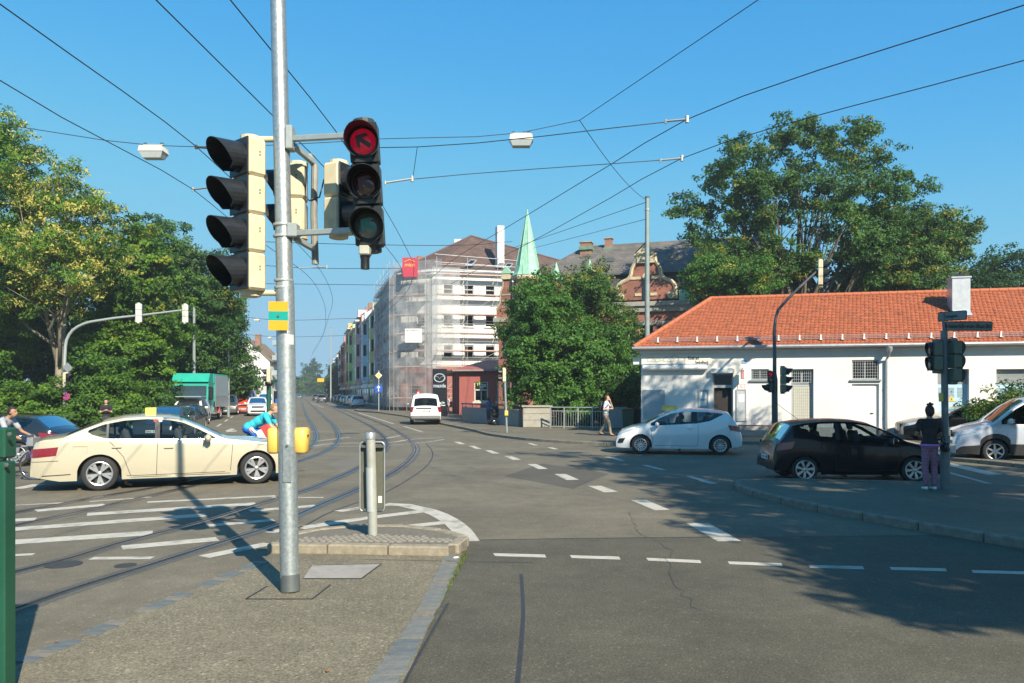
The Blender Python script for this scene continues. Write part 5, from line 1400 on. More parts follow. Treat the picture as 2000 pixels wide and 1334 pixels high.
# ---------------------------------------------------------------- street rows
def row_house(px_y, start, length, zeave, zridge, colr, roofc, label, nwin=4, floors=4, shop=True, side=1, rooftype='gable', dirv=(-.262, .965), depth=11, extra=None):
    """terraced house whose front runs from start along the street"""
    d = Vector((dirv[0], dirv[1], 0)); s0 = Vector((start[0], start[1], 0))
    if side > 0:
        Wl = Wall(s0 + d * length, -d)
    else:
        Wl = Wall(s0, d)
    t = thing('terraced_house', Wl.A, Wl.rz, label, 'house')
    m_ = pm('facade_%d_%d_%d' % tuple(int(c * 100) for c in colr), colr, .85, 0, .06, 1, .15)
    fh = (zeave - 3.6) / (floors - 1) if floors > 1 else 3
    holes = []
    for f_ in range(floors - 1):
        for i in range(nwin):
            u = length * (i + .5) / nwin; z0 = 3.9 + f_ * fh + .6
            holes.append((u - .55, u + .55, z0, z0 + fh * .55))
    mb = MB(); wall_with_holes(mb, 0, length, .1, zeave, holes, .2)
    mb.add([(0, 0, .1), (0, depth, .1), (0, depth, zeave), (0, 0, zeave)], [(0, 1, 2, 3)])
    mb.add([(length, 0, .1), (length, depth, .1), (length, depth, zeave), (length, 0, zeave)], [(3, 2, 1, 0)])
    if rooftype == 'gable':
        for u in (0, length): mb.add([(u, 0, zeave), (u, depth, zeave), (u, depth / 2, zridge)], [(0, 1, 2)])
    obj('wall', mb, m_, t)
    gme = None
    for h in holes:
        mb = MB(); mb.box(((h[0] + h[1]) / 2, .12, (h[2] + h[3]) / 2), (h[1] - h[0], .06, h[3] - h[2])); wo = obj('window', mb, DGLASS, t)
        mb = MB(); mb.box(((h[0] + h[1]) / 2, .07, (h[2] + h[3]) / 2), (.09, .05, h[3] - h[2])); mb.box(((h[0] + h[1]) / 2, -.06, h[2] - .06), (h[1] - h[0] + .3, .2, .1)); obj('window_frame', mb, wf, wo)
    mr_ = pm('roof_%d_%d_%d' % tuple(int(c * 100) for c in roofc), roofc, .8, 0, .2, 2)
    mb = MB(); mb.add([(-.1, -.5, zeave - .1), (length + .1, -.5, zeave - .1), (length + .1, depth / 2, zridge), (-.1, depth / 2, zridge), (-.1, depth + .3, zeave - .1), (length + .1, depth + .3, zeave - .1)], [(0, 1, 2, 3), (5, 4, 3, 2)])
    ro = obj('roof', mb, mr_, t)
    mb = MB(); mb.box((length / 2, -.45, zeave - .12), (length, .5, .22)); obj('eaves', mb, WHT, t)
    for u in (length * .3, length * .8):
        mb = MB(); mb.box((u, depth * .42, zridge + .3), (.8, .7, 2.2)); obj('chimney', mb, BR2, ro)
    mb = MB(); mb.box((length * .5, .9, zeave + .9), (1.6, 2.2, 1.9)); dm = obj('dormer', mb, m_, ro)
    mb = MB(); mb.box((length * .5, -.22, zeave + .95), (1.0, .05, 1.1)); obj('dormer_window', mb, DGLASS, dm)
    for f_ in range(floors):
        mb = MB(); wbox(mb, .15, length - .15, .002, .16, 3.7 + f_ * fh - .1, 3.7 + f_ * fh + .1); obj('string_course', mb, WHT if f_ else DARKST, t)
    mb = MB(); mb.tube([(.1, -.12, .1), (.1, -.12, zeave - .2)], .07, 6); obj('downpipe', mb, DARKST, t)
    u = length * random.choice((.3, .5, .7))
    mb = MB(); wbox(mb, u - 1.2, u + 1.2, 0, .85, 4.0, zeave - .6); bo = obj('bay', mb, m_, t)
    for f_ in range(floors - 1):
        z = 4.4 + f_ * fh
        for x0, x1, v0, v1 in ((u - .8, u + .8, .85, .87), (u + 1.2, u + 1.22, .2, .7), (u - 1.22, u - 1.2, .2, .7)):
            mb = MB(); wbox(mb, x0, x1, v0, v1, z + .3, z + fh * .6); obj('bay_window', mb, DGLASS, bo)
    if shop:
        n_ = 3
        for i in range(n_):
            u = length * (i + .5) / n_; mb = MB(); mb.box((u, -.02, 1.5), (length / n_ * .72, .06, 2.3)); obj('shop_window', mb, DGLASS, t)
        mb = MB(); mb.box((length / 2, -.15, 3.1), (length * .9, .3, .5)); obj('fascia_sign', mb, random.choice([WHT, PANELB, CREAM, DARKST]), t)
    return t
def rline(s): return (D(757, 800, 100).x - .262 * s, 100 + .965 * s)
rh_ = [(0, 13, 14.6, 19, (.55, .17, .07), (.14, .07, .05), 'orange-brown terraced house next to the scaffold net', 3),
       (13.3, 15, 14.2, 18.5, (.72, .60, .30), (.22, .1, .07), 'cream terraced house after the orange one', 4),
       (28.6, 17, 14.4, 19, (.50, .64, .70), (.16, .09, .07), 'pale blue terraced house with long row of windows', 5),
       (46, 16, 16.5, 20.5, (.68, .42, .44), (.3, .3, .3), 'pinkish terraced house with bright upper edge', 4),
       (62.4, 18, 15.5, 20, (.48, .60, .28), (.2, .1, .08), 'pale green terraced house with tall gable roof', 5),
       (80.8, 18, 17, 22, (.58, .42, .18), (.36, .10, .06), 'ochre terraced house with red fire wall', 4),
       (99.2, 20, 15, 20, (.52, .2, .13), (.25, .09, .06), 'brick-red terraced house in the middle of the row', 4),
       (119.6, 22, 14, 19, (.55, .58, .58), (.2, .1, .08), 'pale grey terraced house farther down the row', 4),
       (142, 25, 13, 17, (.58, .5, .42), (.3, .12, .08), 'beige terraced house near the far end of the row', 4),
       (168, 30, 12.5, 16.5, (.5, .55, .55), (.25, .12, .08), 'greyish terraced house second to last in the row', 4),
       (199, 40, 12, 16, (.6, .55, .5), (.28, .14, .1), 'last pale terraced house before the far trees', 4)]
for s_, ln, ze_, zr2, cl, rc, lb, nw in rh_:
    row_house(0, rline(s_), ln, ze_, zr2, cl, rc, lb, nw)
# projecting yellow sign over the pavement far down the street
t_, w_, h_ = board('hanging_sign', 620, 739, 633, 746, 215, pm('sign_yellow', (.75, .42, .02), .5), 'yellow shop sign sticking out over the far pavement', 'sign', th=.3)
t_.location.x -= 0
mb = MB(); mb.tube([(w_ / 2, 0, 0), (w_ / 2 + 2.6, .9, 0)], .05, 5); obj('bracket', mb, DARKST, t_)
# ---------------------------------------------------------------- left: white gable house and the ones behind it
gx = D(478, 780, 170)
gt = thing('gable_house', (gx.x - 4, 170, 0), 0, 'white house gable with steep roof on the left of the street', 'house')
sgl = F / 170; zap = H + (HY - 661) / sgl; zea = H + (HY - 704) / sgl
xr = (527 - 478) / sgl + 4; xa = (482 - 478) / sgl + 4
hs = []
for py0, py1, px0, px1 in ((692, 702, 496, 503), (716, 725, 496, 504), (739, 750, 495, 504), (716, 725, 475, 483), (739, 750, 474, 483)):
    hs.append(((px0 - 478) / sgl + 4, (px1 - 478) / sgl + 4, H + (HY - py1) / sgl, H + (HY - py0) / sgl))
mb = MB(); wall_with_holes(mb, 2 * xa - xr, xr, 0, zea, [h for h in hs if h[3] < zea], .2)
mb.add([(2 * xa - xr, 0, zea), (xr, 0, zea), (xa, 0, zap)], [(0, 1, 2)]); mb.add([(xr, 0, 0), (xr - 3, 22, 0), (xr - 3, 22, zea), (xr, 0, zea)], [(0, 1, 2, 3)])
obj('wall', mb, WHT, gt)
for i, h in enumerate(hs):
    mb = MB(); mb.box(((h[0] + h[1]) / 2, .1 if h[3] < zea else -.02, (h[2] + h[3]) / 2), (h[1] - h[0], .06, h[3] - h[2])); wo = obj('window', mb, DGLASS if i == 1 else pm('closed_shutter', (.6, .6, .58), .6), gt)
    mb = MB(); mb.box(((h[0] + h[1]) / 2, -.05, h[2] - .06), (h[1] - h[0] + .2, .14, .1)); mb.box(((h[0] + h[1]) / 2, .05 if h[3] < zea else -.06, (h[2] + h[3]) / 2), (.12, .03, h[3] - h[2])); obj('window_frame', mb, wf, wo)
mb = MB(); mb.add([(xa, -.4, zap + .1), (xr + .5, -.4, zea - .3), (xr - 2.5, 22, zea - .3), (xa - 3, 22, zap + .1), (2 * xa - xr - .5, -.4, zea - .3), (2 * xa - xr - 3.5, 22, zea - .3)], [(0, 1, 2, 3), (4, 0, 3, 5)]); ro = obj('roof', mb, pm('ochre_old_roof', (.20, .14, .08), .8, 0, .3, 1), gt)
mb = MB(); mb.box((xa + 1.2, 4, zap - .1), (1.2, 1, 2.6)); obj('chimney', mb, BR2, ro)
mb = MB(); mb.box(((2 * xa) / 2 + .0, -.04, 2.2), (2 * (xr - xa), .06, 4.4)); obj('plinth', mb, pm('pale_grey_plinth', (.5, .5, .48), .8), gt)
for i in range(3):
    z = 6 + i * 3.4; mb = MB(); mb.box((xr + .3, 5, z), (1.6, 4, .15)); bo = obj('balcony', mb, FRAMEG, gt)
    mb = MB(); mb.box((xr + 1.05, 5, z + .55), (.06, 4, 1.0)); mb.box((xr + .3, 3, z + .55), (1.5, .06, 1.0)); obj('railing', mb, PANELB, bo)
row_house(0, (gx.x - 1.5 + .2, 196), 18, 10.5, 14, (.66, .55, .25), (.15, .1, .08), 'yellow house behind the white gable', 3, 4, False, -1)
row_house(0, (gx.x - 6.5, 216), 24, 9.5, 13, (.6, .58, .5), (.2, .1, .08), 'pale house far down on the left side of the street', 4, 4, False, -1)
row_house(0, (gx.x - 13.2, 242), 40, 9.5, 13, (.55, .5, .45), (.2, .1, .08), 'last house visible on the left side of the street', 5, 4, False, -1)
# ================================================================ vehicles
def carpaint(name, col, metal=0.0, rough=.28):
    return pm(name, col, rough, metal, .02, 3, coat=1.0)
INTERIOR = pm('car_interior', (.03, .03, .032), .8, 0, .2, 6)
SEATM = pm('car_seat', (.11, .11, .115), .85, 0, .2, 8)
TAILR = pm('tail_lamp_red', (.20, .008, .014), .15, 0, .15, 12, coat=.8)
HEADL = pm('head_lamp', (.55, .57, .6), .12, .3, .2, 10, coat=1)
PLATE = pm('number_plate', (.72, .72, .70), .5)
ALLOY = pm('alloy_rim', (.55, .56, .57), .3, .8, .06, 8)
ALLOYD = pm('brake_dark', (.06, .06, .06), .5, .5, .2, 8)
SEAM = pm('panel_gap', (.02, .02, .02), .8)
AMBER = pm('amber_lamp', (.7, .25, .02), .2)

class Car:
    def __init__(s, L, hw, T, B, xf, xr, r, sill=.20, wb=None, ra=None, tumble=.36, nose=.17, tail=.13, rf=.45, rr=.4, drop=.06, sidebulge=.03, topdrop=None):
        s.L, s.hw, s.xf, s.xr, s.r, s.sill = L, hw, xf, xr, r, sill
        s.T, s.B = np.array(T, float), np.array(B, float)
        s.wb = np.array(wb, float) if wb is not None else None
        s.ra = ra or r + .055
        s.tumble, s.nose, s.tail, s.rf, s.rr, s.drop, s.bul = tumble, nose, tail, rf, rr, drop, sidebulge
        s.NL = 9; s.NT = 6
    def top(s, x):
        return float(np.mean([np.interp(x + d, s.T[:, 0], s.T[:, 1]) for d in (-.02, 0, .02)]))
    def belt(s, x):
        return min(float(np.interp(x, s.B[:, 0], s.B[:, 1])), s.top(x) - .035)
    def width(s, x):
        a = max(0., 1 - x / s.rf); b = max(0., 1 - (s.L - x) / s.rr)
        return s.hw * (1 - s.nose * a ** 2.3) * (1 - s.tail * b ** 2.3)
    def low(s, x):
        z = s.sill
        if x < .5: z = s.sill + .02 * (1 - x / .5)
        if x > s.L - .5: z = s.sill + .10 * (1 - (s.L - x) / .5)
        for xw in (s.xf, s.xr):
            if abs(x - xw) < s.ra: z = max(z, s.r + math.sqrt(s.ra ** 2 - (x - xw) ** 2) * .98)
        return z
    def yside(s, x, z):
        """half width of the lower body at height z"""
        w_ = s.width(x); b = s.belt(x)
        t = (z - .2) / max(b - .2, .05)
        f = 1 - .055 * max(0, .45 - t) ** 1.2 / .45 - s.bul * 1.1 * max(0, t - .62) ** 1.5 / .38
        return w_ * f
    def yup(s, x, z):
        b = s.belt(x); te = s.top(x) - s.dr(x)
        yb = s.yside(x, b)
        return yb - .012 - s.tumble * max(z - b, 0) * (.75 + .35 * max(z - b, 0) / .5)
    def dr(s, x):
        return min(s.drop, (s.top(x) - s.belt(x)) * .6)
    def winrows(s, x):
        b = s.belt(x); te = s.top(x) - s.dr(x)
        lo = b + .02 if s.wb is None else max(float(np.interp(x, s.wb[:, 0], s.wb[:, 1])), b + .02)
        hi = te - .045
        if hi < lo + .01:
            m = (b + te) / 2; return m, m, False
        return lo, hi, True
    def section(s, x):
        """list of (y, z) from sill to centre line"""
        P = []
        zl, b = s.low(x), s.belt(x)
        zl = min(zl, b - .02)
        for i in range(s.NL):
            z = zl + (b - zl) * i / (s.NL - 1); P.append((s.yside(x, z), z))
        lo, hi, ok = s.winrows(x); te = s.top(x) - s.dr(x)
        P.append((s.yup(x, lo), lo)); P.append((s.yup(x, hi), hi)); P.append((s.yup(x, te), te))
        yr = s.yup(x, te); d = s.dr(x)
        for i in range(1, s.NT + 1):
            q = 1 - i / s.NT
            P.append((yr * q, te + d * (1 - q ** 2.4)))
        return P
    def surf(s, x, z):
        return s.yside(x, z) if z <= s.belt(x) else s.yup(x, z)

def make_car(spec, name, label, paint, segs, wind, rearw, group=None, wheel=None, cat='car', head=None, tail=None, glass=None, handles=(), seams=(), mirror=None, plate_f=.42, plate_r=.55, trim=None, bumper=None, grille=None, seats=(1.75, 2.7), low_detail=False, extra=None, roofm=None, foglamp=None, sidestrip=None, pillar=True):
    """spec: Car; segs: x ranges of side windows; wind/rearw: x range of front and rear glass"""
    s = spec; L = s.L
    t = thing(name, (0, 0, 0), 0, label, cat, group)
    xs = set(np.round(np.linspace(0, L, 60 if not low_detail else 34), 4))
    for q in (.012, .03, .06, .1, L - .012, L - .03, L - .06, L - .1): xs.add(q)
    for xw in (s.xf, s.xr):
        for k in range(19 if not low_detail else 11):
            xs.add(round(xw - s.ra * math.cos(PI * k / (18 if not low_detail else 10)), 4))
        xs.add(round(xw - s.ra - .004, 4)); xs.add(round(xw + s.ra + .004, 4))
    for a, b in list(segs) + [wind, rearw]: xs.add(a); xs.add(b)
    for q in list(s.T[:, 0]): xs.add(float(q))
    xs = sorted(x for x in xs if 0 <= x <= L)
    xs2 = [xs[0]]
    for x in xs[1:]:
        if x - xs2[-1] > .003: xs2.append(x)
    xs = xs2
    S = [s.section(x) for x in xs]; n = len(S[0])
    body = MB(); body.cur = 0
    W = {}
    def X(x): return L / 2 - x
    for i, x in enumerate(xs):
        for y, z in S[i]: body.v.append((X(x), y, z))
    o2 = len(body.v)
    for i, x in enumerate(xs):
        for y, z in S[i]: body.v.append((X(x), -y, z))
    glz = {}
    NL = s.NL
    for i in range(len(xs) - 1):
        xm = (xs[i] + xs[i + 1]) / 2
        for j in range(n - 1):
            key = None
            if j == NL and s.winrows(xm)[2]:
                for k, (a, b) in enumerate(segs):
                    if a <= xm <= b: key = ('side', k)
                if key is None and segs and segs[0][0] < xm < segs[-1][1]: key = ('pillar', 0)
            if j >= NL + 3:
                if wind[0] <= xm <= wind[1]: key = ('wind', 0)
                if rearw[0] <= xm <= rearw[1]: key = ('rear', 0)
            a = i * n + j; q = (a, a + 1, a + n + 1, a + n)
            for sd in (0, 1):
                qq = tuple(v + (o2 if sd else 0) for v in q)
                if sd: qq = qq[::-1]
                if key is None: body.f.append(qq); body.m.append(0 if not (trim and j < trim[0] and True) else 1)
                elif key[0] == 'pillar': body.f.append(qq); body.m.append(2 if pillar else 0)
                else: glz.setdefault((key[0], key[1], sd if key[0] == 'side' else 0), []).append(qq)
    # close the ends and the underside
    last = (len(xs) - 1) * n
    body.f.append(tuple(list(range(0, n)) + [o2 + j for j in range(n - 2, -1, -1)])[::-1]); body.m.append(0)
    body.f.append(tuple([last + j for j in range(n)] + [o2 + last + j for j in range(n - 2, -1, -1)])); body.m.append(0)
    me = mesh_of(body, 'body')
    bm = bmesh.new(); bm.from_mesh(me); bmesh.ops.remove_doubles(bm, verts=bm.verts, dist=.0005)
    bmesh.ops.recalc_face_normals(bm, faces=bm.faces); bm.to_mesh(me); bm.free()
    bo = obj('body', me, [paint, trim[1] if trim else paint, BLACKP], t, sm=38)
    gm = glass or TINT
    nm = {'side': 'side_window', 'wind': 'windscreen', 'rear': 'rear_window'}
    for key, fs in glz.items():
        ids = sorted({v for f in fs for v in f}); mp = {v: k for k, v in enumerate(ids)}
        g_ = MB(); g_.v = [body.v[v] for v in ids]; g_.f = [tuple(mp[v] for v in f) for f in fs]; g_.m = [0] * len(fs)
        obj(nm[key[0]], g_, gm, t, sm=True)
    # under-tray and wheel housings
    u = MB(); u.box((0, 0, (s.sill + .52) / 2 + .02), (L - .35, 2 * (s.hw - .30), .52 - s.sill))
    obj('underbody', u, BLACKP, t)
    for xw in (s.xf, s.xr):
        for sd in (-1, 1):
            h_ = MB(); k_ = 14; vs = []
            for q in range(k_ + 1):
                a = PI * q / k_ ; vs += [(X(xw) + (s.ra + .004) * math.cos(a), sd * (s.width(xw) - .035), s.r + (s.ra * .98 + .004) * math.sin(a)), (X(xw) + (s.ra + .004) * math.cos(a), sd * (s.hw - .32), s.r + (s.ra * .98 + .004) * math.sin(a))]
            fs = [(2 * q, 2 * q + 1, 2 * q + 3, 2 * q + 2) for q in range(k_)]; fs.append(tuple(2 * q + 1 for q in range(k_ + 1)))
            h_.add(vs, fs); obj('wheel_housing', h_, BLACKP, t)
    # wheels
    wh = wheel or dict(sp=5, rim=.70, double=True)
    for xw in (s.xf, s.xr):
        for sd in (-1, 1):
            make_wheel(t, (X(xw), sd * (s.hw - .115), s.r), s.r, sd, wh, low_detail)
    # interior
    cx0, cx1 = wind[0] + .1, rearw[0]
    zb = s.belt((cx0 + cx1) / 2)
    i_ = MB(); i_.box((X((cx0 + cx1) / 2), 0, zb - .30), (cx1 - cx0, 2 * s.hw - .2, .1)); obj('cabin_floor', i_, INTERIOR, t)
    i_ = MB(); i_.rbox((X(wind[0] + .42), 0, zb - .02), (.5, 2 * s.hw - .36, .16), .05); obj('dashboard', i_, INTERIOR, t)
    i_ = MB(); i_.tube([(X(wind[0] + .75) + .17 * .35 * math.sin(a) * 1, .36 + .18 * math.cos(a), zb + .03 + .17 * math.sin(a)) for a in np.linspace(0, 2 * PI, 15)], .015, 6); obj('steering_wheel', i_, BLACKP, t)
    for k, sx in enumerate(seats):
        for sy in ((-.36, .36)):
            zt_ = min(zb + .22, s.top(sx) - .3)
            m_ = Matrix.Rotation(-.25, 4, 'Y')
            i_ = MB(); i_.rbox((X(sx) - .05, sy, zb - .02), (.13, .46, .55), .06, M=m_); i_.rbox((X(sx) - .17, sy, zt_ + .17), (.08, .26, .19), .04, M=m_); i_.rbox((X(sx) + .22, sy, zb - .27), (.5, .46, .14), .05); obj('seat', i_, SEATM, t, sm=40)
    # patches laid on the skin
    def patch(nm_, q, m_, sides=(-1, 1), off=.006, nu=8, nv=4, par=None):
        """q: four (x, z) corners, low-front, low-rear, high-rear, high-front"""
        for sd in sides:
            p = MB()
            for j in range(nv + 1):
                for i in range(nu + 1):
                    a, b = i / nu, j / nv
                    x = (q[0][0] * (1 - a) + q[1][0] * a) * (1 - b) + (q[3][0] * (1 - a) + q[2][0] * a) * b
                    z = (q[0][1] * (1 - a) + q[1][1] * a) * (1 - b) + (q[3][1] * (1 - a) + q[2][1] * a) * b
                    xx = min(max(x, 0), L)
                    y = s.surf(xx, z) + off
                    ex = off * 1.6 if x < .2 else (-off * 1.6 if x > L - .2 else 0)
                    p.v.append((X(xx) + ex, sd * y, z))
            for j in range(nv):
                for i in range(nu):
                    k = j * (nu + 1) + i; f = (k, k + 1, k + nu + 2, k + nu + 1)
                    p.f.append(f if sd > 0 else f[::-1]); p.m.append(0)
            obj(nm_, p, m_, par or t, sm=True)
    for q in (head or []): patch('headlight', q, HEADL, off=.009)
    for q in (tail or []): patch('tail_light', q, TAILR, off=.009)
    if foglamp: patch('fog_lamp', foglamp, BLACKP, off=.008)
    for x, z in handles:
        for sd in (-1, 1):
            h_ = MB(); h_.rbox((X(x), sd * (s.surf(x, z) + .018), z), (.17, .03, .03), .01); obj('door_handle', h_, paint if not low_detail else BLACKP, t)
    for x0, z0, x1, z1 in seams:
        for sd in (-1, 1):
            p = MB(); k_ = 14
            for i in range(k_ + 1):
                a = i / k_; x = x0 + (x1 - x0) * a; z = z0 + (z1 - z0) * a; y = s.surf(x, z) + .0035
                dxn, dzn = (z1 - z0), -(x1 - x0); l_ = math.hypot(dxn, dzn); dxn, dzn = dxn / l_ * .0045, dzn / l_ * .0045
                p.v.append((X(x + dxn), sd * y, z + dzn)); p.v.append((X(x - dxn), sd * y, z - dzn))
            for i in range(k_): p.f.append((2 * i, 2 * i + 1, 2 * i + 3, 2 * i + 2)); p.m.append(0)
            obj('panel_gap', p, SEAM, t)
    if sidestrip:
        for (x0, z0, x1, z1, wd, m_) in sidestrip:
            patch('side_strip', [(x0, z0), (x1, z1), (x1, z1 + wd), (x0, z0 + wd)], m_, off=.007, nu=20, nv=1)
    if mirror:
        x, z = mirror
        for sd in (-1, 1):
            y = s.surf(x, z)
            h_ = MB(); h_.rbox((X(x), sd * (y + .16), z + .05), (.13, .22, .15), .05); h_.tube([(X(x) + .02, sd * (y - .02), z - .02), (X(x), sd * (y + .1), z + .02)], [.035, .025], 6); mo = obj('mirror', h_, paint, t, sm=45)
            h_ = MB(); h_.box((X(x) - .068, sd * (y + .16), z + .05), (.006, .18, .11)); obj('mirror_glass', h_, CHROME, mo)
    for x, z, sg in ((-.012, plate_f, 1), (L + .012, plate_r, -1)):
        if z is None: continue
        h_ = MB(); h_.rbox((X(x), 0, z), (.02, .52, .11), .004); po = obj('number_plate', h_, PLATE, t)
        h_ = MB(); h_.box((X(x) + sg * .011, sg * .235, z), (.002, .045, .1)); obj('plate_band', h_, pm('plate_blue', (.02, .06, .4), .5), po)
        h_ = MB()
        for k in range(6): h_.box((X(x) + sg * .011, -.2 + k * .07 + (.03 if k > 2 else 0), z), (.002, .035, .065))
        obj('plate_print', h_, INK, po, kind='stuff')
    if grille:
        z0, z1, wd, m_ = grille
        h_ = MB(); h_.rbox((X(-.004), 0, (z0 + z1) / 2), (.03, wd, z1 - z0), .01); go = obj('grille', h_, BLACKP, t)
        for k in range(3):
            h_ = MB(); h_.box((X(-.022), 0, z0 + (z1 - z0) * (k + .7) / 3.4), (.008, wd * .94, .016)); obj('grille_bar', h_, m_, go)
    if bumper:
        for sg, z0, z1 in bumper:
            pass
    return t
_WH = {}
def make_wheel(parent, loc, r, sd, wh, low=False):
    key = (round(r, 3), wh['sp'], wh['rim'], low, wh.get('kind', 'alloy'))
    if key not in _WH:
        w_ = .105; rr = r * wh['rim']
        ty = MB(); M_ = Matrix.Rotation(R(-90), 4, 'X')
        n_ = 30 if not low else 16
        ty.lathe([(rr, -w_ * .85), (r * .90, -w_), (r * .975, -w_ * .8), (r, -w_ * .5), (r, w_ * .5), (r * .975, w_ * .8), (r * .90, w_), (rr + .006, w_ * .92), (rr, w_ * .8)], n_, M_, cap=False)
        tme = mesh_of(ty, 'wheel'); tme.materials.append(RUBBER); smooth(tme, 50)
        rm = MB(); rm.cur = 0
        rm.lathe([(rr + .004, w_ * .90), (rr - .008, w_ * .95), (rr - .022, w_ * .9), (rr - .03, w_ * .35), (rr - .03, -w_ * .6)], n_, M_, cap=False)
        ns = wh['sp']; y0 = w_ * .72
        for k in range(ns):
            a = 2 * PI * k / ns
            subs = ((-.09, .0), (.09, .0)) if wh.get('double') else ((0, 0),)
            for da, _ in subs:
                wi = wh.get('wi', .02); wo = wh.get('wo', .032)
                d1 = Vector((math.cos(a + da * .3), 0, math.sin(a + da * .3))); d2 = Vector((math.cos(a + da * 2.1), 0, math.sin(a + da * 2.1)))
                q1 = Vector((-d1.z, 0, d1.x)); q2 = Vector((-d2.z, 0, d2.x))
                i1, i2 = rr * .16, rr - .018
                A = [d1 * i1 + q1 * wi, d1 * i1 - q1 * wi, d2 * i2 - q2 * wo, d2 * i2 + q2 * wo]
                up = [Vector((p.x, y0 + (.012 if j < 2 else .018), p.z)) for j, p in enumerate(A)]
                dn = [Vector((p.x * 1, y0 - .03, p.z * 1)) for p in A]
                rm.add(up + dn, [(0, 1, 2, 3), (0, 4, 5, 1), (1, 5, 6, 2), (2, 6, 7, 3), (3, 7, 4, 0)])
        rm.lathe([(.005, y0 + .03), (rr * .12, y0 + .028), (rr * .2, y0 + .015), (rr * .22, y0 - .03)], 14, M_)
        rm.cur = 1
        rm.lathe([(.01, y0 - .07), (rr * .62, y0 - .07), (rr * .62, y0 - .075), (rr - .02, y0 - .11)], 20, M_, cap=False)
        rme = mesh_of(rm, 'rim'); rme.materials.append(wh.get('mat', ALLOY)); rme.materials.append(ALLOYD); smooth(rme, 35)
        _WH[key] = (tme, rme)
    tme, rme = _WH[key]
    o = obj('wheel', tme, RUBBER, parent); o.location = loc
    if sd < 0: o.rotation_euler = (0, 0, PI)
    o.rotation_euler.rotate_axis('Y', random.uniform(0, 6))
    obj('rim', rme, ALLOY, o)
def place(o, front, rear, base=None, scale=1.0, z=0.0):
    """stand a vehicle with the near-side wheel contact points given on the ground"""
    pass
def put(o, x, y, heading, z=0.0, scale=1.0):
    o.location = (x, y, z); o.rotation_euler = (0, 0, heading); o.scale = (scale,) * 3
    return o

# ---------------------------------------------------------------- cream taxi saloon
E = Car(4.88, .925, [(0, .48), (.02, .60), (.06, .70), (.15, .765), (.6, .90), (1.1, .965), (1.42, 1.0), (1.52, 1.03), (1.95, 1.26), (2.25, 1.395), (2.5, 1.445), (2.9, 1.468), (3.3, 1.445), (3.65, 1.375), (4.0, 1.235), (4.32, 1.09), (4.5, 1.055), (4.72, 1.03), (4.82, .98), (4.86, .80), (4.88, .55)],
        [(0, .45), (.12, .64), (.6, .80), (1.3, .885), (1.5, .905), (2.5, .925), (3.6, .965), (4.3, .985), (4.7, .96), (4.85, .74), (4.88, .5)], .84, 3.714, .328, sill=.205, tumble=.42, nose=.2, tail=.17, rf=.6, rr=.55)
TAXIP = carpaint('taxi_cream', (.46, .42, .31), 0, .3)
E.wb = np.array([(1.4, .935), (2.5, .95), (3.55, .985), (3.86, 1.08), (3.98, 1.2), (5, 1.3)])
taxi = make_car(E, 'taxi', 'cream saloon taxi with yellow roof sign crossing the tram tracks', TAXIP, [(1.62, 2.66), (2.75, 3.56), (3.60, 3.93)], (1.50, 2.30), (3.68, 4.28), wheel=dict(sp=5, rim=.70, double=True, wi=.016, wo=.03), cat='taxi',
    head=[[(.02, .60), (.42, .69), (.50, .78), (.10, .70)]], tail=[[(4.44, .70), (4.87, .66), (4.85, .82), (4.40, .86)]], handles=((2.5, .80), (3.42, .83)),
    seams=((1.35, .30, 1.30, .88), (2.72, .26, 2.70, .93), (3.30, .64, 3.55, .96), (1.45, .28, 3.25, .27), (3.18, .28, 3.30, .64), (2.7, .93, 2.72, 1.38), (.5, .78, 1.3, .895), (4.4, .60, 4.86, .58)), mirror=(1.78, .93), grille=(.5, .68, .55, CHROME), sidestrip=[(1.6, .935, 3.9, .985, .014, CHROME), (4.2, .33, 4.68, .31, .014, BLACKP), (1.35, .245, 3.2, .235, .010, CHROME)], seats=(2.25, 3.2), glass=glassm('taxi_glass', (.62, .70, .70), .95))
for x_, z_ in ((4.03, .80),):
    p = MB(); yy = -(E.yside(x_, z_) + .004); p.tube([(E.L / 2 - 3.92, yy, .73), (E.L / 2 - 3.92, yy, .86), (E.L / 2 - 4.16, yy - .0, .865), (E.L / 2 - 4.16, yy + .01, .735), (E.L / 2 - 3.92, yy, .73)], .004, 4); obj('fuel_flap', p, pm('cream_line', (.45, .38, .24), .5), taxi)
p = MB(); p.prism([(-.20, 0), (.20, 0), (.13, .12), (-.13, .12)], -.10, .10, Matrix.Translation((E.L / 2 - 2.85, 0, 1.455)) @ Matrix.Rotation(R(90), 4, 'Z') @ Matrix.Rotation(R(90), 4, 'X')); ts = obj('taxi_sign', p, pm('taxi_sign_yellow', (.85, .72, .06), .4), taxi)
lettering('lettering', 'TAXI', .10, (E.L / 2 - 2.745, 0, 1.515), (1, 0), INK, ts, bold=.004)
for dx, m_ in ((.04, WHITEP), (-.04, pm('sticker_red', (.6, .08, .06), .4))):
    p = MB(); x_ = 2.70 - dx * 1.2; z_ = 1.33; p.lathe([(.032, 0), (.032, .004)], 12, Matrix.Translation((E.L / 2 - x_, -(E.yup(x_, z_) + .002), z_)) @ Matrix.Rotation(R(90), 4, 'X')); obj('pillar_sticker', p, m_, taxi)
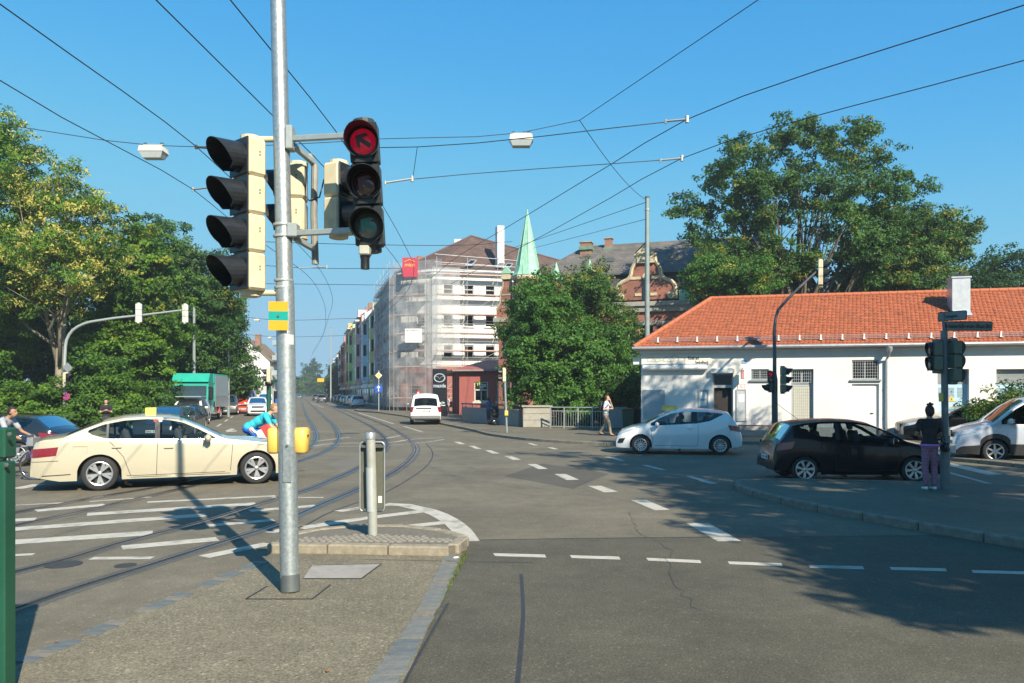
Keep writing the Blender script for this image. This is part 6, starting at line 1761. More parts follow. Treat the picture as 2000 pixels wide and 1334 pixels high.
# world placement: wheels on the near side at these ground points
def stand(o, spec, pr, pf, side=-1, scale=1.0, z=0.0):
    """pr, pf: photo pixels of the near rear and near front tyre contact"""
    a, b = G(*pr, z), G(*pf, z)
    d = (b - a); d.normalize()
    th = math.atan2(d.y, d.x)
    mid = (a + b) / 2
    nrm = Vector((-d.y, d.x, 0))                   # to the left of travel
    xm = (spec.xf + spec.xr) / 2
    c = mid - nrm * side * (spec.hw - .02) * scale - d * (spec.L / 2 - xm) * scale
    return put(o, c.x, c.y, th, z, scale)
stand(taxi, E, (190, 959), (505, 945), -1, 1.06)

# ---------------------------------------------------------------- small three-door hatchbacks
def hatch():
    c = Car(4.0, .855, [(0, .45), (.02, .56), (.06, .68), (.2, .80), (.5, .915), (.85, .995), (.98, 1.03), (1.4, 1.27), (1.75, 1.415), (2.1, 1.472), (2.5, 1.488), (2.9, 1.478), (3.3, 1.44), (3.55, 1.395), (3.60, 1.37), (3.78, 1.12), (3.86, 1.0), (3.93, .93), (3.97, .80), (4.0, .5)],
            [(0, .42), (.15, .62), (.8, .85), (1.0, .885), (1.7, .925), (2.6, .985), (3.3, 1.055), (3.6, 1.07), (3.8, .98), (3.93, .80), (4.0, .46)], .80, 3.311, .305, sill=.19, tumble=.40, nose=.24, tail=.16, rf=.7, rr=.5)
    c.wb = np.array([(.9, .92), (1.7, .955), (2.6, 1.01), (3.0, 1.09), (3.42, 1.30), (4, 1.6)])
    return c
HC = hatch()
WHITEC = carpaint('white_car_paint', (.70, .73, .76), 0, .25)
hk = dict(head=[[(.05, .62), (.50, .76), (.62, .86), (.20, .745)]], tail=[[(3.62, .80), (3.94, .74), (3.90, .92), (3.55, .97)]], handles=((2.38, .85),), seams=((2.62, .42, 2.62, 1.0), (1.2, .30, 1.12, .88), (1.25, .29, 2.58, .28), (2.58, .28, 2.62, .42), (.62, .86, 1.05, .91)), mirror=(1.32, .93), foglamp=[(.06, .36), (.22, .36), (.30, .52), (.12, .50)])
whc = make_car(HC, 'hatchback', 'white three-door hatchback with yellow roof sign passing the kiosk', WHITEC, [(1.12, 2.50), (2.60, 3.40)], (.98, 1.72), (3.60, 3.84), wheel=dict(sp=12, rim=.66, wi=.012, wo=.022, kind='cap'), seats=(1.95, 2.85), grille=(.56, .66, .7, CHROME), glass=glassm('hatch_glass', (.55, .62, .66), .85), **hk)
stand(whc, HC, (1405, 889), (1253, 887), 1)
p = MB(); p.prism([(-.28, 0), (.28, 0), (.22, .15), (-.22, .15)], -.05, .05, Matrix.Translation((HC.L / 2 - 1.75, 0, 1.42)) @ Matrix.Rotation(R(90), 4, 'X')); obj('roof_sign', p, pm('roof_sign_yellow', (.72, .52, .12), .5), whc)
BLKC = pm('black_car_paint', (.005, .006, .008), .22, 0, .02, 3, coat=.3, spec=.25)
blc = make_car(HC, 'hatchback', 'black three-door hatchback in the shade beside the woman', BLKC, [(1.12, 2.50), (2.60, 3.40)], (.98, 1.72), (3.60, 3.84), wheel=dict(sp=7, rim=.72, wi=.018, wo=.035), seats=(1.95, 2.85), grille=(.56, .66, .7, CHROME), glass=glassm('hatch_glass', (.55, .62, .66), .85), **hk)
stand(blc, HC, (1577, 943), (1783, 944), -1, .95)
p = MB(); p.tube([(HC.L / 2 - 3.2, 0, 1.45), (HC.L / 2 - 3.75, 0, 1.86)], .006, 5); obj('aerial', p, BLACKP, blc)
# ---------------------------------------------------------------- generic saloon / estate / SUV shapes
ES = Car(4.70, .91, [(0, .48), (.02, .60), (.08, .72), (.6, .86), (1.2, .95), (1.35, .985), (1.9, 1.28), (2.2, 1.40), (2.6, 1.44), (3.3, 1.43), (3.9, 1.385), (4.05, 1.35), (4.45, 1.05), (4.58, .98), (4.67, .85), (4.70, .5)],
         [(0, .42), (.12, .64), (.6, .78), (1.3, .87), (2.5, .92), (3.6, .96), (4.3, .98), (4.55, .9), (4.7, .46)], .86, 3.67, .32, tumble=.4)
ES.wb = np.array([(1.2, .90), (2.5, .945), (3.6, .985), (3.85, 1.06), (4.1, 1.3)])
SUV = Car(4.43, .905, [(0, .55), (.02, .68), (.06, .82), (.3, .95), (.9, 1.07), (1.05, 1.11), (1.6, 1.48), (1.9, 1.61), (2.4, 1.66), (3.2, 1.65), (3.9, 1.60), (4.02, 1.55), (4.22, 1.15), (4.33, 1.03), (4.41, .85), (4.43, .6)],
          [(0, .5), (.12, .74), (.6, .92), (1.1, .99), (2.5, 1.03), (3.6, 1.08), (4.1, 1.08), (4.3, .95), (4.43, .55)], .86, 3.46, .35, sill=.24, tumble=.36)
SUV.wb = np.array([(1, 1.03), (2.5, 1.06), (3.5, 1.10), (3.95, 1.35)])
sk = dict(head=[[(.03, .66), (.35, .76), (.45, .88), (.10, .80)]], tail=[[(4.10, .86), (4.40, .82), (4.36, 1.02), (4.02, 1.05)]], seams=((1.3, .35, 1.25, 1.0), (2.35, .3, 2.35, 1.03)), mirror=(1.45, 1.05))
ek = dict(head=[[(.03, .56), (.38, .66), (.46, .76), (.10, .68)]], tail=[[(4.28, .76), (4.66, .72), (4.62, .88), (4.22, .92)]], handles=((2.35, .80), (3.25, .83)), seams=((1.3, .3, 1.25, .87), (2.5, .26, 2.5, .92), (3.45, .6, 3.55, .94)), mirror=(1.62, .92))
NAVY = carpaint('dark_navy_paint', (.010, .014, .020), 0, .2)
est = make_car(ES, 'estate_car', 'dark estate car with red tail light behind the cyclist', NAVY, [(1.5, 2.42), (2.52, 3.40), (3.48, 4.0)], (1.35, 2.1), (4.05, 4.42), seats=(2.1, 3.0), **ek)
put(est, -14.75, 21.6, R(183), 0)
# parked black car with bright front at the kiosk
blk2 = make_car(ES, 'saloon_car', 'black saloon parked against the kiosk wall behind the woman', BLKC, [(1.5, 2.42), (2.52, 3.40)], (1.35, 2.1), (3.75, 4.3), seats=(2.1, 3.0), wheel=dict(sp=12, rim=.7, wi=.012, wo=.02), grille=(.48, .68, .5, CHROME), **ek)
ES_ = ES
d_ = KW.d
q = KW.w(KW.u(1850), 1.25, .11); put(blk2, q.x + .25, q.y, KW.rz + PI, .11)
SILVER = carpaint('silver_paint', (.50, .52, .55), .5, .3)
silv = make_car(SUV, 'suv', 'silver crossover parked first in the row on the right kerb', SILVER, [(1.2, 2.3), (2.4, 3.3), (3.36, 3.85)], (1.05, 1.75), (4.02, 4.25), seats=(1.9, 2.8), **sk)
hd = R(90 + 15.2)
p = G(692, 796); put(silv, p.x, p.y + 2.0, hd)
WHT2 = carpaint('white_suv_paint', (.70, .71, .72), 0, .25)
tig = make_car(SUV, 'suv', 'white compact SUV driving towards the crossing beside the red van', WHT2, [(1.2, 2.3), (2.4, 3.3), (3.36, 3.85)], (1.05, 1.75), (4.02, 4.25), seats=(1.9, 2.8), grille=(.72, .86, 1.0, CHROME), plate_f=.62, **sk)
p = G(486, 813); put(tig, p.x, p.y + 2.2, hd + PI + R(4))
p_ = MB(); p_.rbox((SUV.L / 2 + .0, 0, .42), (.06, 1.2, .16), .03); obj('lower_intake', p_, BLACKP, tig)
# traffic queue behind the taxi, left lane
dk1 = make_car(ES, 'estate_car', 'dark grey estate car queueing nearest behind the taxi roof', carpaint('graphite_paint', (.05, .055, .06), .3, .25), [(1.5, 2.42), (2.52, 3.40), (3.48, 4.0)], (1.35, 2.1), (4.05, 4.42), seats=(2.1, 3.0), low_detail=True, **ek)
p = D(294, 800, 32); put(dk1, p.x, 33.5, hd + PI - R(4), 0, 1.0)
dk2 = make_car(ES, 'estate_car', 'dark blue car queueing right of the grey estate behind the taxi', NAVY, [(1.5, 2.42), (2.52, 3.40), (3.48, 4.0)], (1.35, 2.1), (4.05, 4.42), seats=(2.1, 3.0), low_detail=True, **ek)
p = D(334, 800, 38); put(dk2, p.x, 39.5, hd + PI - R(2), 0, .97)
# small parked cars farther down on the right kerb
far = [(661, 788.5, 'hatch', (.05, .05, .06), 'dark small car parked just behind the silver crossover'), (655, 785, 'suv', (.55, .57, .6), 'light grey car third in the parked row'), (641, 782.5, 'hatch', (.05, .045, .05), 'dark car fourth in the parked row'), (630, 780, 'suv', (.35, .33, .30), 'beige car parked farther along the right kerb'), (621, 777.5, 'hatch', (.02, .02, .03), 'black car parked farther along the right kerb'), (605, 776, 'suv', (.06, .06, .07), 'dark car driving away down the street')]
par = Vector((-.262, .965, 0))
base = silv.location.copy()
for k, (off, lat, kind, colr, lb) in enumerate(((6.0, .05, 'hatch', (.045, .04, .045), far[0][4]), (14.5, .1, 'suv', (.62, .63, .65), far[1][4]), (21, 0, 'hatch', (.06, .05, .05), far[2][4]), (36, .1, 'hatch', (.4, .36, .3), far[3][4]), (46, 0, 'suv', (.02, .02, .03), far[4][4]), (58, -.2, 'hatch', (.05, .06, .09), 'dark blue car near the end of the parked row'), (52, -3.6, 'suv', (.05, .045, .05), far[5][4]), (95, -4, 'suv', (.03, .03, .035), 'small dark car far ahead in the right lane'))):
    sp = HC if kind == 'hatch' else SUV
    pt = carpaint('parked_paint_%d' % k, colr, .3, .25)
    c_ = make_car(sp, 'parked_car' if lat > -1 else 'moving_car', lb, pt, [(1.2, 2.3), (2.4, 3.3)], (1.0, 1.72), (3.60, 3.84) if kind == 'hatch' else (4.02, 4.25), seats=(1.9,), low_detail=True, group='cars along the right side of the street', tail=(hk if kind == 'hatch' else sk)['tail'])
    q = base + par * off + Vector((.965, .262, 0)) * lat
    put(c_, q.x, q.y, hd)
onc = make_car(SUV, 'moving_car', 'small dark oncoming car far down between the tracks', carpaint('oncoming', (.08, .09, .10), .2, .25), [(1.2, 2.3), (2.4, 3.3)], (1.0, 1.75), (4.02, 4.25), seats=(1.9,), low_detail=True, grille=(.72, .86, .9, CHROME), head=sk['head'])
p = G(584, 778); put(onc, p.x, p.y, hd + PI)
onc2 = make_car(SUV, 'moving_car', 'pale oncoming car behind the small dark one far away', carpaint('oncoming2', (.6, .62, .62), .2, .25), [(1.2, 2.3), (2.4, 3.3)], (1.0, 1.75), (4.02, 4.25), seats=(1.9,), low_detail=True, head=sk['head'])
p = G(585, 774.5); put(onc2, p.x, p.y, hd + PI)
# ---------------------------------------------------------------- vans
T5 = Car(4.89, .952, [(0, .55), (.02, .72), (.08, .92), (.5, 1.06), (.85, 1.15), (.95, 1.2), (1.45, 1.65), (1.75, 1.86), (2.1, 1.94), (3.2, 1.97), (4.5, 1.96), (4.70, 1.93), (4.77, 1.86), (4.84, 1.12), (4.87, .95), (4.885, .55), (4.89, .40)],
         [(0, .5), (.1, .78), (.6, .98), (1.0, 1.08), (4.6, 1.10), (4.8, 1.08), (4.86, .80), (4.89, .38)], .93, 3.93, .335, sill=.24, tumble=.20, nose=.16, tail=.05, rf=.5, rr=.15, drop=.09)
T5.wb = np.array([(.9, 1.12), (4.9, 1.14)])
WVAN = carpaint('white_van_paint', (.72, .72, .70), 0, .3)
van = make_car(T5, 'van', 'white van seen from behind with red and white triangle above it', WVAN, [(1.15, 2.05), (2.15, 3.2), (3.3, 4.55)], (.95, 1.72), (4.785, 4.835), wheel=dict(sp=5, rim=.66, wi=.03, wo=.03), seats=(1.7, 2.6, 3.5), tail=[[(4.68, .80), (4.885, .80), (4.885, 1.12), (4.70, 1.12)]], cat='van', plate_r=.86, mirror=(1.3, 1.16), seams=((2.1, .3, 2.1, 1.12), (3.25, .3, 3.25, 1.12)), trim=(2, pm('van_bumper_grey', (.16, .16, .16), .6)))
p = MB(); p.rbox((-4.89 / 2 - .03, 0, .48), (.14, 1.8, .22), .04); obj('rear_bumper', p, MATS['van_bumper_grey'], van)
p = MB(); p.rbox((-4.89 / 2 + .01, .12, 1.02), (.03, .95, .06), .01); obj('tailgate_grip', p, BLACKP, van)
q = G(834, 830); put(van, q.x - .42, q.y + 2.45, R(90 + 8))
RV = Car(5.2, .99, [(0, .6), (.02, .85), (.06, 1.0), (.35, 1.18), (.6, 1.32), (.7, 1.4), (1.2, 1.95), (1.5, 2.22), (1.9, 2.32), (3.5, 2.36), (5.0, 2.34), (5.12, 2.25), (5.17, 1.3), (5.2, .5)], [(0, .5), (.1, .85), (.6, 1.1), (1.0, 1.2), (4.9, 1.22), (5.15, 1.1), (5.2, .45)], .95, 4.1, .35, sill=.26, tumble=.13, nose=.1, tail=.04, rf=.4, rr=.15, drop=.1)
RV.wb = np.array([(.7, 1.24), (5.2, 1.26)])
REDV = carpaint('red_van_paint', (.52, .06, .025), 0, .3)
rv = make_car(RV, 'van', 'red-orange delivery van with roof rack facing the crossing', REDV, [(.95, 1.8), (1.9, 2.9)], (.72, 1.45), (5.13, 5.165), seats=(1.6,), cat='van', head=[[(.02, .80), (.25, .86), (.30, 1.04), (.05, 1.0)]], grille=(.72, .88, .9, BLACKP), plate_f=.48, low_detail=True, trim=(3, BLACKP), mirror=(.9, 1.3))
p = MB(); p.rbox((.6, 0, 2.42), (.9, 1.0, .1), .03); obj('roof_rack', p, WHITEP, rv)
p = D(462, 800, 72); put(rv, p.x, 74.5, hd + PI)
gv = make_car(T5, 'van', 'grey van partly hidden between the truck and the red van', carpaint('grey_van', (.10, .105, .11), .3, .3), [(1.15, 2.05), (2.15, 3.2)], (.95, 1.72), (4.785, 4.835), seats=(1.7,), cat='van', low_detail=True, head=[[(.03, .75), (.3, .85), (.36, 1.0), (.08, .95)]])
p = D(410, 800, 66); put(gv, p.x, 70.5, hd + PI, 0, .95)
wv = make_car(T5, 'van', 'dark-windowed white van behind the compact SUV', WVAN, [(1.15, 2.05), (2.15, 3.2)], (.95, 1.72), (4.785, 4.835), seats=(1.7,), cat='van', low_detail=True)
p = D(508, 800, 88); put(wv, p.x, 90, hd + PI)
VI = Car(4.75, .95, [(0, .55), (.02, .72), (.06, .88), (.4, 1.04), (.85, 1.16), (.95, 1.2), (1.5, 1.66), (1.8, 1.84), (2.2, 1.90), (4.4, 1.88), (4.66, 1.80), (4.72, 1.1), (4.75, .5)], [(0, .5), (.12, .80), (.6, .98), (1.0, 1.06), (4.5, 1.10), (4.7, .9), (4.75, .45)], .95, 4.0, .33, sill=.23, tumble=.22, nose=.22, tail=.05, rf=.65, rr=.15, drop=.08)
VI.wb = np.array([(.9, 1.10), (4.8, 1.14)])
vi = make_car(VI, 'van', 'pale grey van nosing in at the right picture edge', carpaint('pale_grey_van', (.56, .60, .66), .2, .28), [(1.12, 2.05), (2.15, 3.2)], (.95, 1.75), (4.67, 4.715), seats=(1.8,), cat='van', wheel=dict(sp=6, rim=.68, wi=.03, wo=.02), head=[[(.05, .76), (.50, .88), (.62, 1.0), (.16, .92)]], grille=(.70, .90, .62, CHROME), plate_f=.55, mirror=(1.3, 1.15), trim=(3, pm('dark_bumper', (.03, .03, .03), .6)))
stand(vi, VI, (2190, 925), (1984, 911), 1, 1.0)
vi.rotation_euler.z = R(164); q = G(1905, 905); vi.location = (q.x + 2.25, q.y + .6, 0)
# ---------------------------------------------------------------- white pickup / flatbed van cab
pk = make_car(SUV, 'delivery_car', 'white delivery car with roof carrier waiting in front of the green truck', WVAN, [(1.2, 2.3), (2.4, 3.3)], (1.05, 1.75), (4.02, 4.25), seats=(1.9,), low_detail=True, grille=(.72, .86, 1.0, BLACKP), plate_f=.6, **sk)
p = MB(); p.rbox((-.1, 0, 1.76), (1.9, 1.5, .06), .02); obj('roof_carrier', p, ZINC, pk)
p = D(352, 800, 46); put(pk, p.x, 47.5, hd + PI - R(2), 0, 1.0)
# ---------------------------------------------------------------- green box truck
TEAL = pm('teal_truck_paint', (.02, .30, .23), .35, 0, .05, 3, coat=.4)
TEALB = pm('teal_box_sheet', (.015, .33, .25), .45, 0, .05, 2)
tk = thing('box_truck', (0, 0, 0), 0, 'green box truck with grey load bed waiting in the left lane', 'truck')
mb = MB(); mb.prism([(0, .55), (.12, .50), (2.1, .50), (2.1, 2.75), (.55, 2.75), (.30, 2.55), (.06, 1.35), (0, 1.1)], -1.2, 1.2, Matrix.Translation((3.3, 0, 0)) @ Matrix.Rotation(PI, 4, 'Z') @ Matrix.Rotation(R(90), 4, 'X')); cb = obj('cab', mb, TEAL, tk)
mb = MB(); mb.add([(3.245, -1.1, 1.45), (3.245, 1.1, 1.45), (3.02, 1.08, 2.48), (3.02, -1.08, 2.48)], [(0, 1, 2, 3)]); mb.v = [(v[0] + .02, v[1], v[2]) for v in mb.v]; obj('windscreen', mb, pm('truck_windscreen', (.03, .05, .06), .05, 0, .1, spec=.9), tk)
for sd in (-1, 1):
    mb = MB(); mb.add([(2.95, sd * 1.205, 1.5), (2.0, sd * 1.205, 1.5), (2.0, sd * 1.205, 2.4), (2.75, sd * 1.205, 2.4)], [(0, 1, 2, 3)]); obj('side_window', mb, DGLASS, tk)
    mb = MB(); mb.rbox((3.2, sd * 1.42, 1.95), (.12, .26, .85), .04); mb.tube([(3.1, sd * 1.2, 2.35), (3.2, sd * 1.42, 2.4)], .03, 5); obj('mirror', mb, BLACKP, tk)
    mb = MB(); mb.rbox((3.28, sd * .95, .85), (.08, .4, .26), .04); obj('headlight', mb, HEADL, tk)
    for xw in (2.3, -1.6):
        make_wheel(tk, (xw, sd * 1.05, .48), .48, sd, dict(sp=8, rim=.6, wi=.03, wo=.03, kind='truck'), True)
mb = MB(); mb.rbox((3.29, 0, 1.22), (.06, 2.1, .42), .03); obj('white_panel', mb, WHITEP, tk)
mb = MB(); mb.box((3.325, .45, 1.2), (.01, .5, .26)); mb.box((3.325, -.5, 1.2), (.01, .24, .3)); obj('dark_print', mb, DARKST, tk)
mb = MB(); mb.rbox((3.30, 0, .62), (.1, 2.3, .36), .04); obj('front_bumper', mb, TEAL, tk)
mb = MB(); mb.box((3.355, -.1, .62), (.01, .6, .12)); obj('number_plate', mb, PLATE, tk)
mb = MB(); mb.rbox((3.345, .35, .94), (.02, .75, .17), .01); mb.rbox((3.36, .3, .66), (.02, .6, .10), .01); obj('pale_print', mb, pm('pale_print', (.75, .78, .6), .5), tk)
mb = MB(); mb.rbox((-1.4, 0, 2.35), (5.2, 2.5, 2.0), .04); mb.rbox((-1.3, 0, 3.0), (5.4, 2.52, .7), .04); bx = obj('box_body', mb, TEALB, tk)
mb = MB(); mb.rbox((-1.4, -1.275, 1.35), (5.1, .04, .75), .01); mb.rbox((-1.4, 1.275, 1.35), (5.1, .04, .75), .01); obj('load_bed_side', mb, ZINC, tk)
mb = MB(); mb.rbox((-1.4, 1.262, 2.5), (5.0, .02, 1.5), .005); obj('grey_side_sheet', mb, pm('grey_tarp', (.28, .34, .36), .5, 0, .08, 2), tk)
mb = MB(); mb.box((-1, 0, .8), (6, .9, .3)); obj('chassis', mb, DARKST, tk)
mb = MB(); mb.rbox((.3, 1.1, .7), (1.0, .1, .5), .02); obj('side_guard', mb, ZINC, tk)
mb = MB(); mb.rbox((-.5, 1.15, .8), (.12, .3, .6), .02); obj('fire_extinguisher_box', mb, WOODR, tk)
mb = MB(); mb.prism([(.25, 2.75), (2.0, 2.75), (2.0, 3.35), (.75, 3.35)], -1.2, 1.2, Matrix.Translation((3.3, 0, 0)) @ Matrix.Rotation(PI, 4, 'Z') @ Matrix.Rotation(R(90), 4, 'X')); obj('wind_deflector', mb, TEALB, tk)
p = D(356, 800, 52); put(tk, p.x - .35, 55.8, hd + PI - R(5), 0, 1.0)
# ================================================================ signals, masts, lamps, wires, railings
RED_ON = emit('red_lamp_lit', (.42, .004, .025), .28)
LENS_R = pm('red_lens_off', (.10, .006, .012), .08, 0, .2, 20, coat=1)
LENS_A = pm('amber_lens_off', (.075, .015, .012), .08, 0, .2, 20, coat=1)
LENS_G = pm('green_lens_off', (.14, .17, .15), .10, 0, .2, 20, coat=1)
ARROW_T = pm('teal_arrow', (.015, .30, .28), .3)
ARROW_D = pm('dark_arrow', (.09, .003, .01), .3)
HOUSEG = pm('signal_housing_dark', (.045, .055, .05), .5, 0, .1, 10)
OLIVE = pm('signal_housing_olive', (.13, .16, .12), .55, 0, .1, 10)
def signal(name, n, label=None, loc=(0, 0, 0), rz=0.0, house=BEIGE, lit=None, arrow=False, pitch=.375, visor=.30, scale=1.0, parent=None, cat='traffic light', group=None, lenses=None, low=False):
    """signal head facing local -y; origin at its centre"""
    t = thing(name, loc, rz, label, cat if label else None, group) if parent is None else thing(name, loc, rz)
    if parent is not None: t.parent = parent
    t.scale = (scale,) * 3
    w_ = .34 if not arrow else .27
    for k in range(n):
        z = (n / 2 - .5 - k) * pitch
        mb = MB(); mb.rbox((0, .10, z), (w_, .20, pitch - .006), .025); hs_ = obj('housing', mb, house, t)
        mb = MB(); mb.rbox((0, -.006, z), (w_ - .01, .02, pitch - .016), .006); obj('front_plate', mb, HOOD, hs_)
        # visor: open tube, longer on top
        v = MB(); ns = 20 if not low else 10; r0, r1 = .148, .158
        ring = []
        for i in range(ns + 1):
            a = R(-62) + (R(304)) * i / ns          # open at the bottom
            ca_, sa_ = math.cos(a), math.sin(a)
            ln = visor * (.42 + .58 * max(0, (sa_ + .55) / 1.55) ** .8)
            ring.append([(r0 * ca_, -.012, z + r0 * sa_), (r1 * ca_, -.012 - ln, z + r1 * sa_ - .03 * ln / visor)])
        th = .006
        for i in range(ns):
            p0, p1 = ring[i], ring[i + 1]
            v.add([p0[0], p1[0], p1[1], p0[1]], [(0, 1, 2, 3)])
            q = lambda p: (p[0] * .955, p[1], z + (p[2] - z) * .955)
            v.add([q(p0[0]), q(p1[0]), q(p1[1]), q(p0[1])], [(3, 2, 1, 0)]); v.add([p0[1], p1[1], q(p1[1]), q(p0[1])], [(0, 1, 2, 3)])
        obj('visor', v, HOOD, hs_, sm=45)
        mb = MB(); M_ = Matrix.Translation((0, -.02, z)) @ Matrix.Rotation(R(90), 4, 'X')
        mb.lathe([(.142, 0), (.142, .012), (.132, .016)], 20, M_); obj('lens_ring', mb, BLACKP, hs_)
        mb = MB(); mb.lathe([(.132, .006), (.11, .022), (.07, .032), (.02, .036)], 20, M_)
        lm = (lenses or [LENS_R, LENS_A, LENS_G, LENS_G])[k] if n > 2 else (lenses or [LENS_R, LENS_G])[k]
        if lit == k: lm = RED_ON
        lo = obj('lens', mb, lm, hs_, sm=True)
        if arrow:
            am = ARROW_D if k < 2 else ARROW_T
            mb = MB(); pts = [(-.085, .0), (-.02, .075), (.02, .075), (-.02, .022), (.085, .022), (.085, -.022), (-.02, -.022), (.02, -.075), (-.02, -.075)]
            mb.prism(ccw(pts), 0, .004, Matrix.Translation((0, -.060, z)) @ Matrix.Rotation(R(90), 4, 'X') @ Matrix.Rotation(R(-35), 4, 'Z')); obj('arrow', mb, am, hs_)
        if not low:
            for dz in (.03, -.0):
                mb = MB(); mb.box((w_ / 2 + .001, .12, z + dz + .02), (.006, .012, .016)); obj('screw', mb, DARKST, hs_)
    mb = MB(); mb.lathe([(.10, 0), (.10, .05), (.07, .06)], 12, Matrix.Translation((0, .12, n / 2 * pitch - .005))); mb.lathe([(.07, -.06), (.10, -.05), (.10, 0)], 12, Matrix.Translation((0, .12, -n / 2 * pitch + .005))); obj('end_cap', mb, house, t)
    return t
# ---------------------------------------------------------------- big galvanised mast in the foreground
YM = 7.73
mast = thing('signal_mast', G(567, 1155, .006), 0, 'big galvanised signal mast leaning slightly left in the foreground', 'mast')
b0 = Vector(mast.location)
def ML(px, py, dy=0.0):
    """local position on the mast for a photo pixel at depth YM+dy"""
    return D(px, py, YM + dy) - b0
top = ML(535, -420)
mid = ML(556, 560); 
mb = MB(); mb.tube([(0, 0, 0), ML(565.5, 1120), ML(556.5, 560)], [.093, .093, .091], 28); po = obj('lower_tube', mb, GALV, mast, sm=45)
mb = MB(); mb.tube([ML(556.5, 562), ML(556.2, 548), ML(543, 0), top], [.091, .083, .076, .066], 28); obj('upper_tube', mb, GALV, mast, sm=45)
mb = MB(); mb.tube([(0, 0, 0), ML(566.2, 1122)], [.0955, .0955], 28); obj('base_sleeve', mb, DARKST, mast, sm=45)
mb = MB(); c = ML(560.5, 905, -.094); mb.rbox(c, (.085, .012, .38), .006); obj('access_door', mb, GALV, mast)
mb = MB(); mb.lathe([(.012, 0), (.012, .012)], 10, Matrix.Translation(ML(560.5, 871, -.102)) @ Matrix.Rotation(R(90), 4, 'X')); obj('door_lock', mb, DARKST, mast)
for y_ in (548, 562, 440, 462, 622):
    mb = MB(); c = ML(543 + (567 - 543) * y_ / 1155, y_); mb.lathe([(.094, -.012), (.097, 0), (.094, .012)], 24, Matrix.Translation(c)); obj('clamp_band', mb, GALV2, mast, sm=45)
mb = MB()
for k in range(7): a_ = R(-75 + 9 * k); c = ML(558.8, 664); mb.v += [(c.x + .0925 * math.cos(a_), c.y + .0925 * math.sin(a_), c.z - .05), (c.x + .0925 * math.cos(a_), c.y + .0925 * math.sin(a_), c.z + .05)]
mb.f = [(2 * k, 2 * k + 2, 2 * k + 3, 2 * k + 1) for k in range(6)]; mb.m = [0] * 6
obj('sticker', mb, pm('worn_sticker', (.55, .56, .53), .6, 0, .1, 20, dirt=.4), mast)
# brackets and arms
def arm(nm, pts, r_, m_=GALV, n_=8):
    mb = MB(); mb.tube(pts, r_, n_); return obj(nm, mb, m_, mast, sm=45)
mb = MB(); mb.rbox(ML(567, 271, -.02), (.07, .14, .24), .01); obj('arm_bracket', mb, GALV2, mast)
mb = MB(); mb.rbox(ML(573, 451, -.02), (.10, .14, .14), .01); obj('arm_bracket', mb, GALV2, mast)
def sqarm(a, b, hgt=.055, wd=.05):
    a, b = Vector(a), Vector(b); d = b - a; M_ = d.to_track_quat('X', 'Z').to_matrix().to_4x4()
    mb = MB(); mb.rbox((a + b) / 2, (d.length, wd, hgt), .006, M=M_); obj('arm', mb, GALV2, mast)
sqarm(ML(574, 271, -.03), ML(700, 264, -.32)); sqarm(ML(577, 456, -.03), ML(705, 449, -.32))
sqarm(ML(572, 284, .0), ML(613, 318, .35)); sqarm(ML(578, 466, .0), ML(614, 487, .35))
arm('mounting_tube', [ML(603, 303, .35), ML(615, 325, .36), ML(613, 420, .36), ML(616, 516, .36)], .036, pm('weathered_tube', (.30, .29, .25), .6, .3, .15, 8))
mb = MB(); mb.tube([ML(600, 330, .33), ML(595, 380, .33), ML(604, 392, .32), ML(624, 385, .32), ML(633, 350, .33)], .008, 6); obj('signal_cable', mb, BLACKP, mast, sm=True)
for px, py in ((520, 272), (522, 572)):
    mb = MB(); mb.tube([ML(px - 20, py, -.02), ML(px + 24, py, .0)], .03, 10); obj('arm', mb, BEIGE, mast, sm=45)
# signal heads on it (each its own thing)
signal('traffic_light', 4, 'four-lens traffic light turned to the left on the big mast', D(468, 419, 7.62), R(-40), BEIGE, cat='traffic light', lenses=[LENS_R, LENS_A, LENS_G, LENS_G], pitch=.378, visor=.31)
h3 = signal('traffic_light', 3, 'three-lens arrow traffic light facing the camera with red lit', D(715, 360, 7.22), R(-4), HOUSEG, lit=0, arrow=True, lenses=[LENS_R, LENS_A, LENS_G], pitch=.385, visor=.30)
h3.rotation_euler = (R(4), R(-3), R(4))
signal('traffic_light', 2, 'two-lens beige light behind the mast pointing left', D(560, 392, 8.12), R(-82), BEIGE, pitch=.36, visor=.26)
signal('traffic_light', 2, 'two-lens beige light right of the mounting tube pointing right', D(680, 388, 8.05), R(66), BEIGE, pitch=.36, visor=.24)
mb = MB(); t = thing('traffic_camera', D(713, 503, 7.25), 0, 'small grey detector hanging under the arrow traffic light', 'camera')
mb.rbox((0, 0, .06), (.10, .14, .09), .012); obj('housing', mb, pm('detector_grey', (.42, .42, .36), .5), t); mb = MB(); mb.lathe([(.042, -.11), (.042, -.02), (.05, .015)], 14); obj('hood', mb, BLACKP, t, sm=45); mb = MB(); mb.box((0, .05, .13), (.06, .05, .10)); obj('bracket', mb, DARKST, t)
t = thing('push_button_box', D(565, 860, 7.80), 0, 'yellow pedestrian button box wrapped round the big mast', 'button box')
for a, b in ((-.20, -.088), (.062, .19)):
    mb = MB(); mb.rbox(((a + b) / 2, -.0, 0), (b - a, .20, .26), .022); obj('casing', mb, YELLOWP, t, sm=50)
mb = MB(); mb.lathe([(.012, 0), (.012, .01)], 8, Matrix.Translation((.194, -.03, .05)) @ Matrix.Rotation(R(90), 4, 'Y')); obj('button', mb, BLACKP, t)
t = thing('marker_plate', D(543.5, 617, 7.60), R(6), 'orange and teal striped plate strapped to the big mast', 'plate')
ORA = pm('plate_orange', (.72, .34, .01), .45, 0, .04, 5)
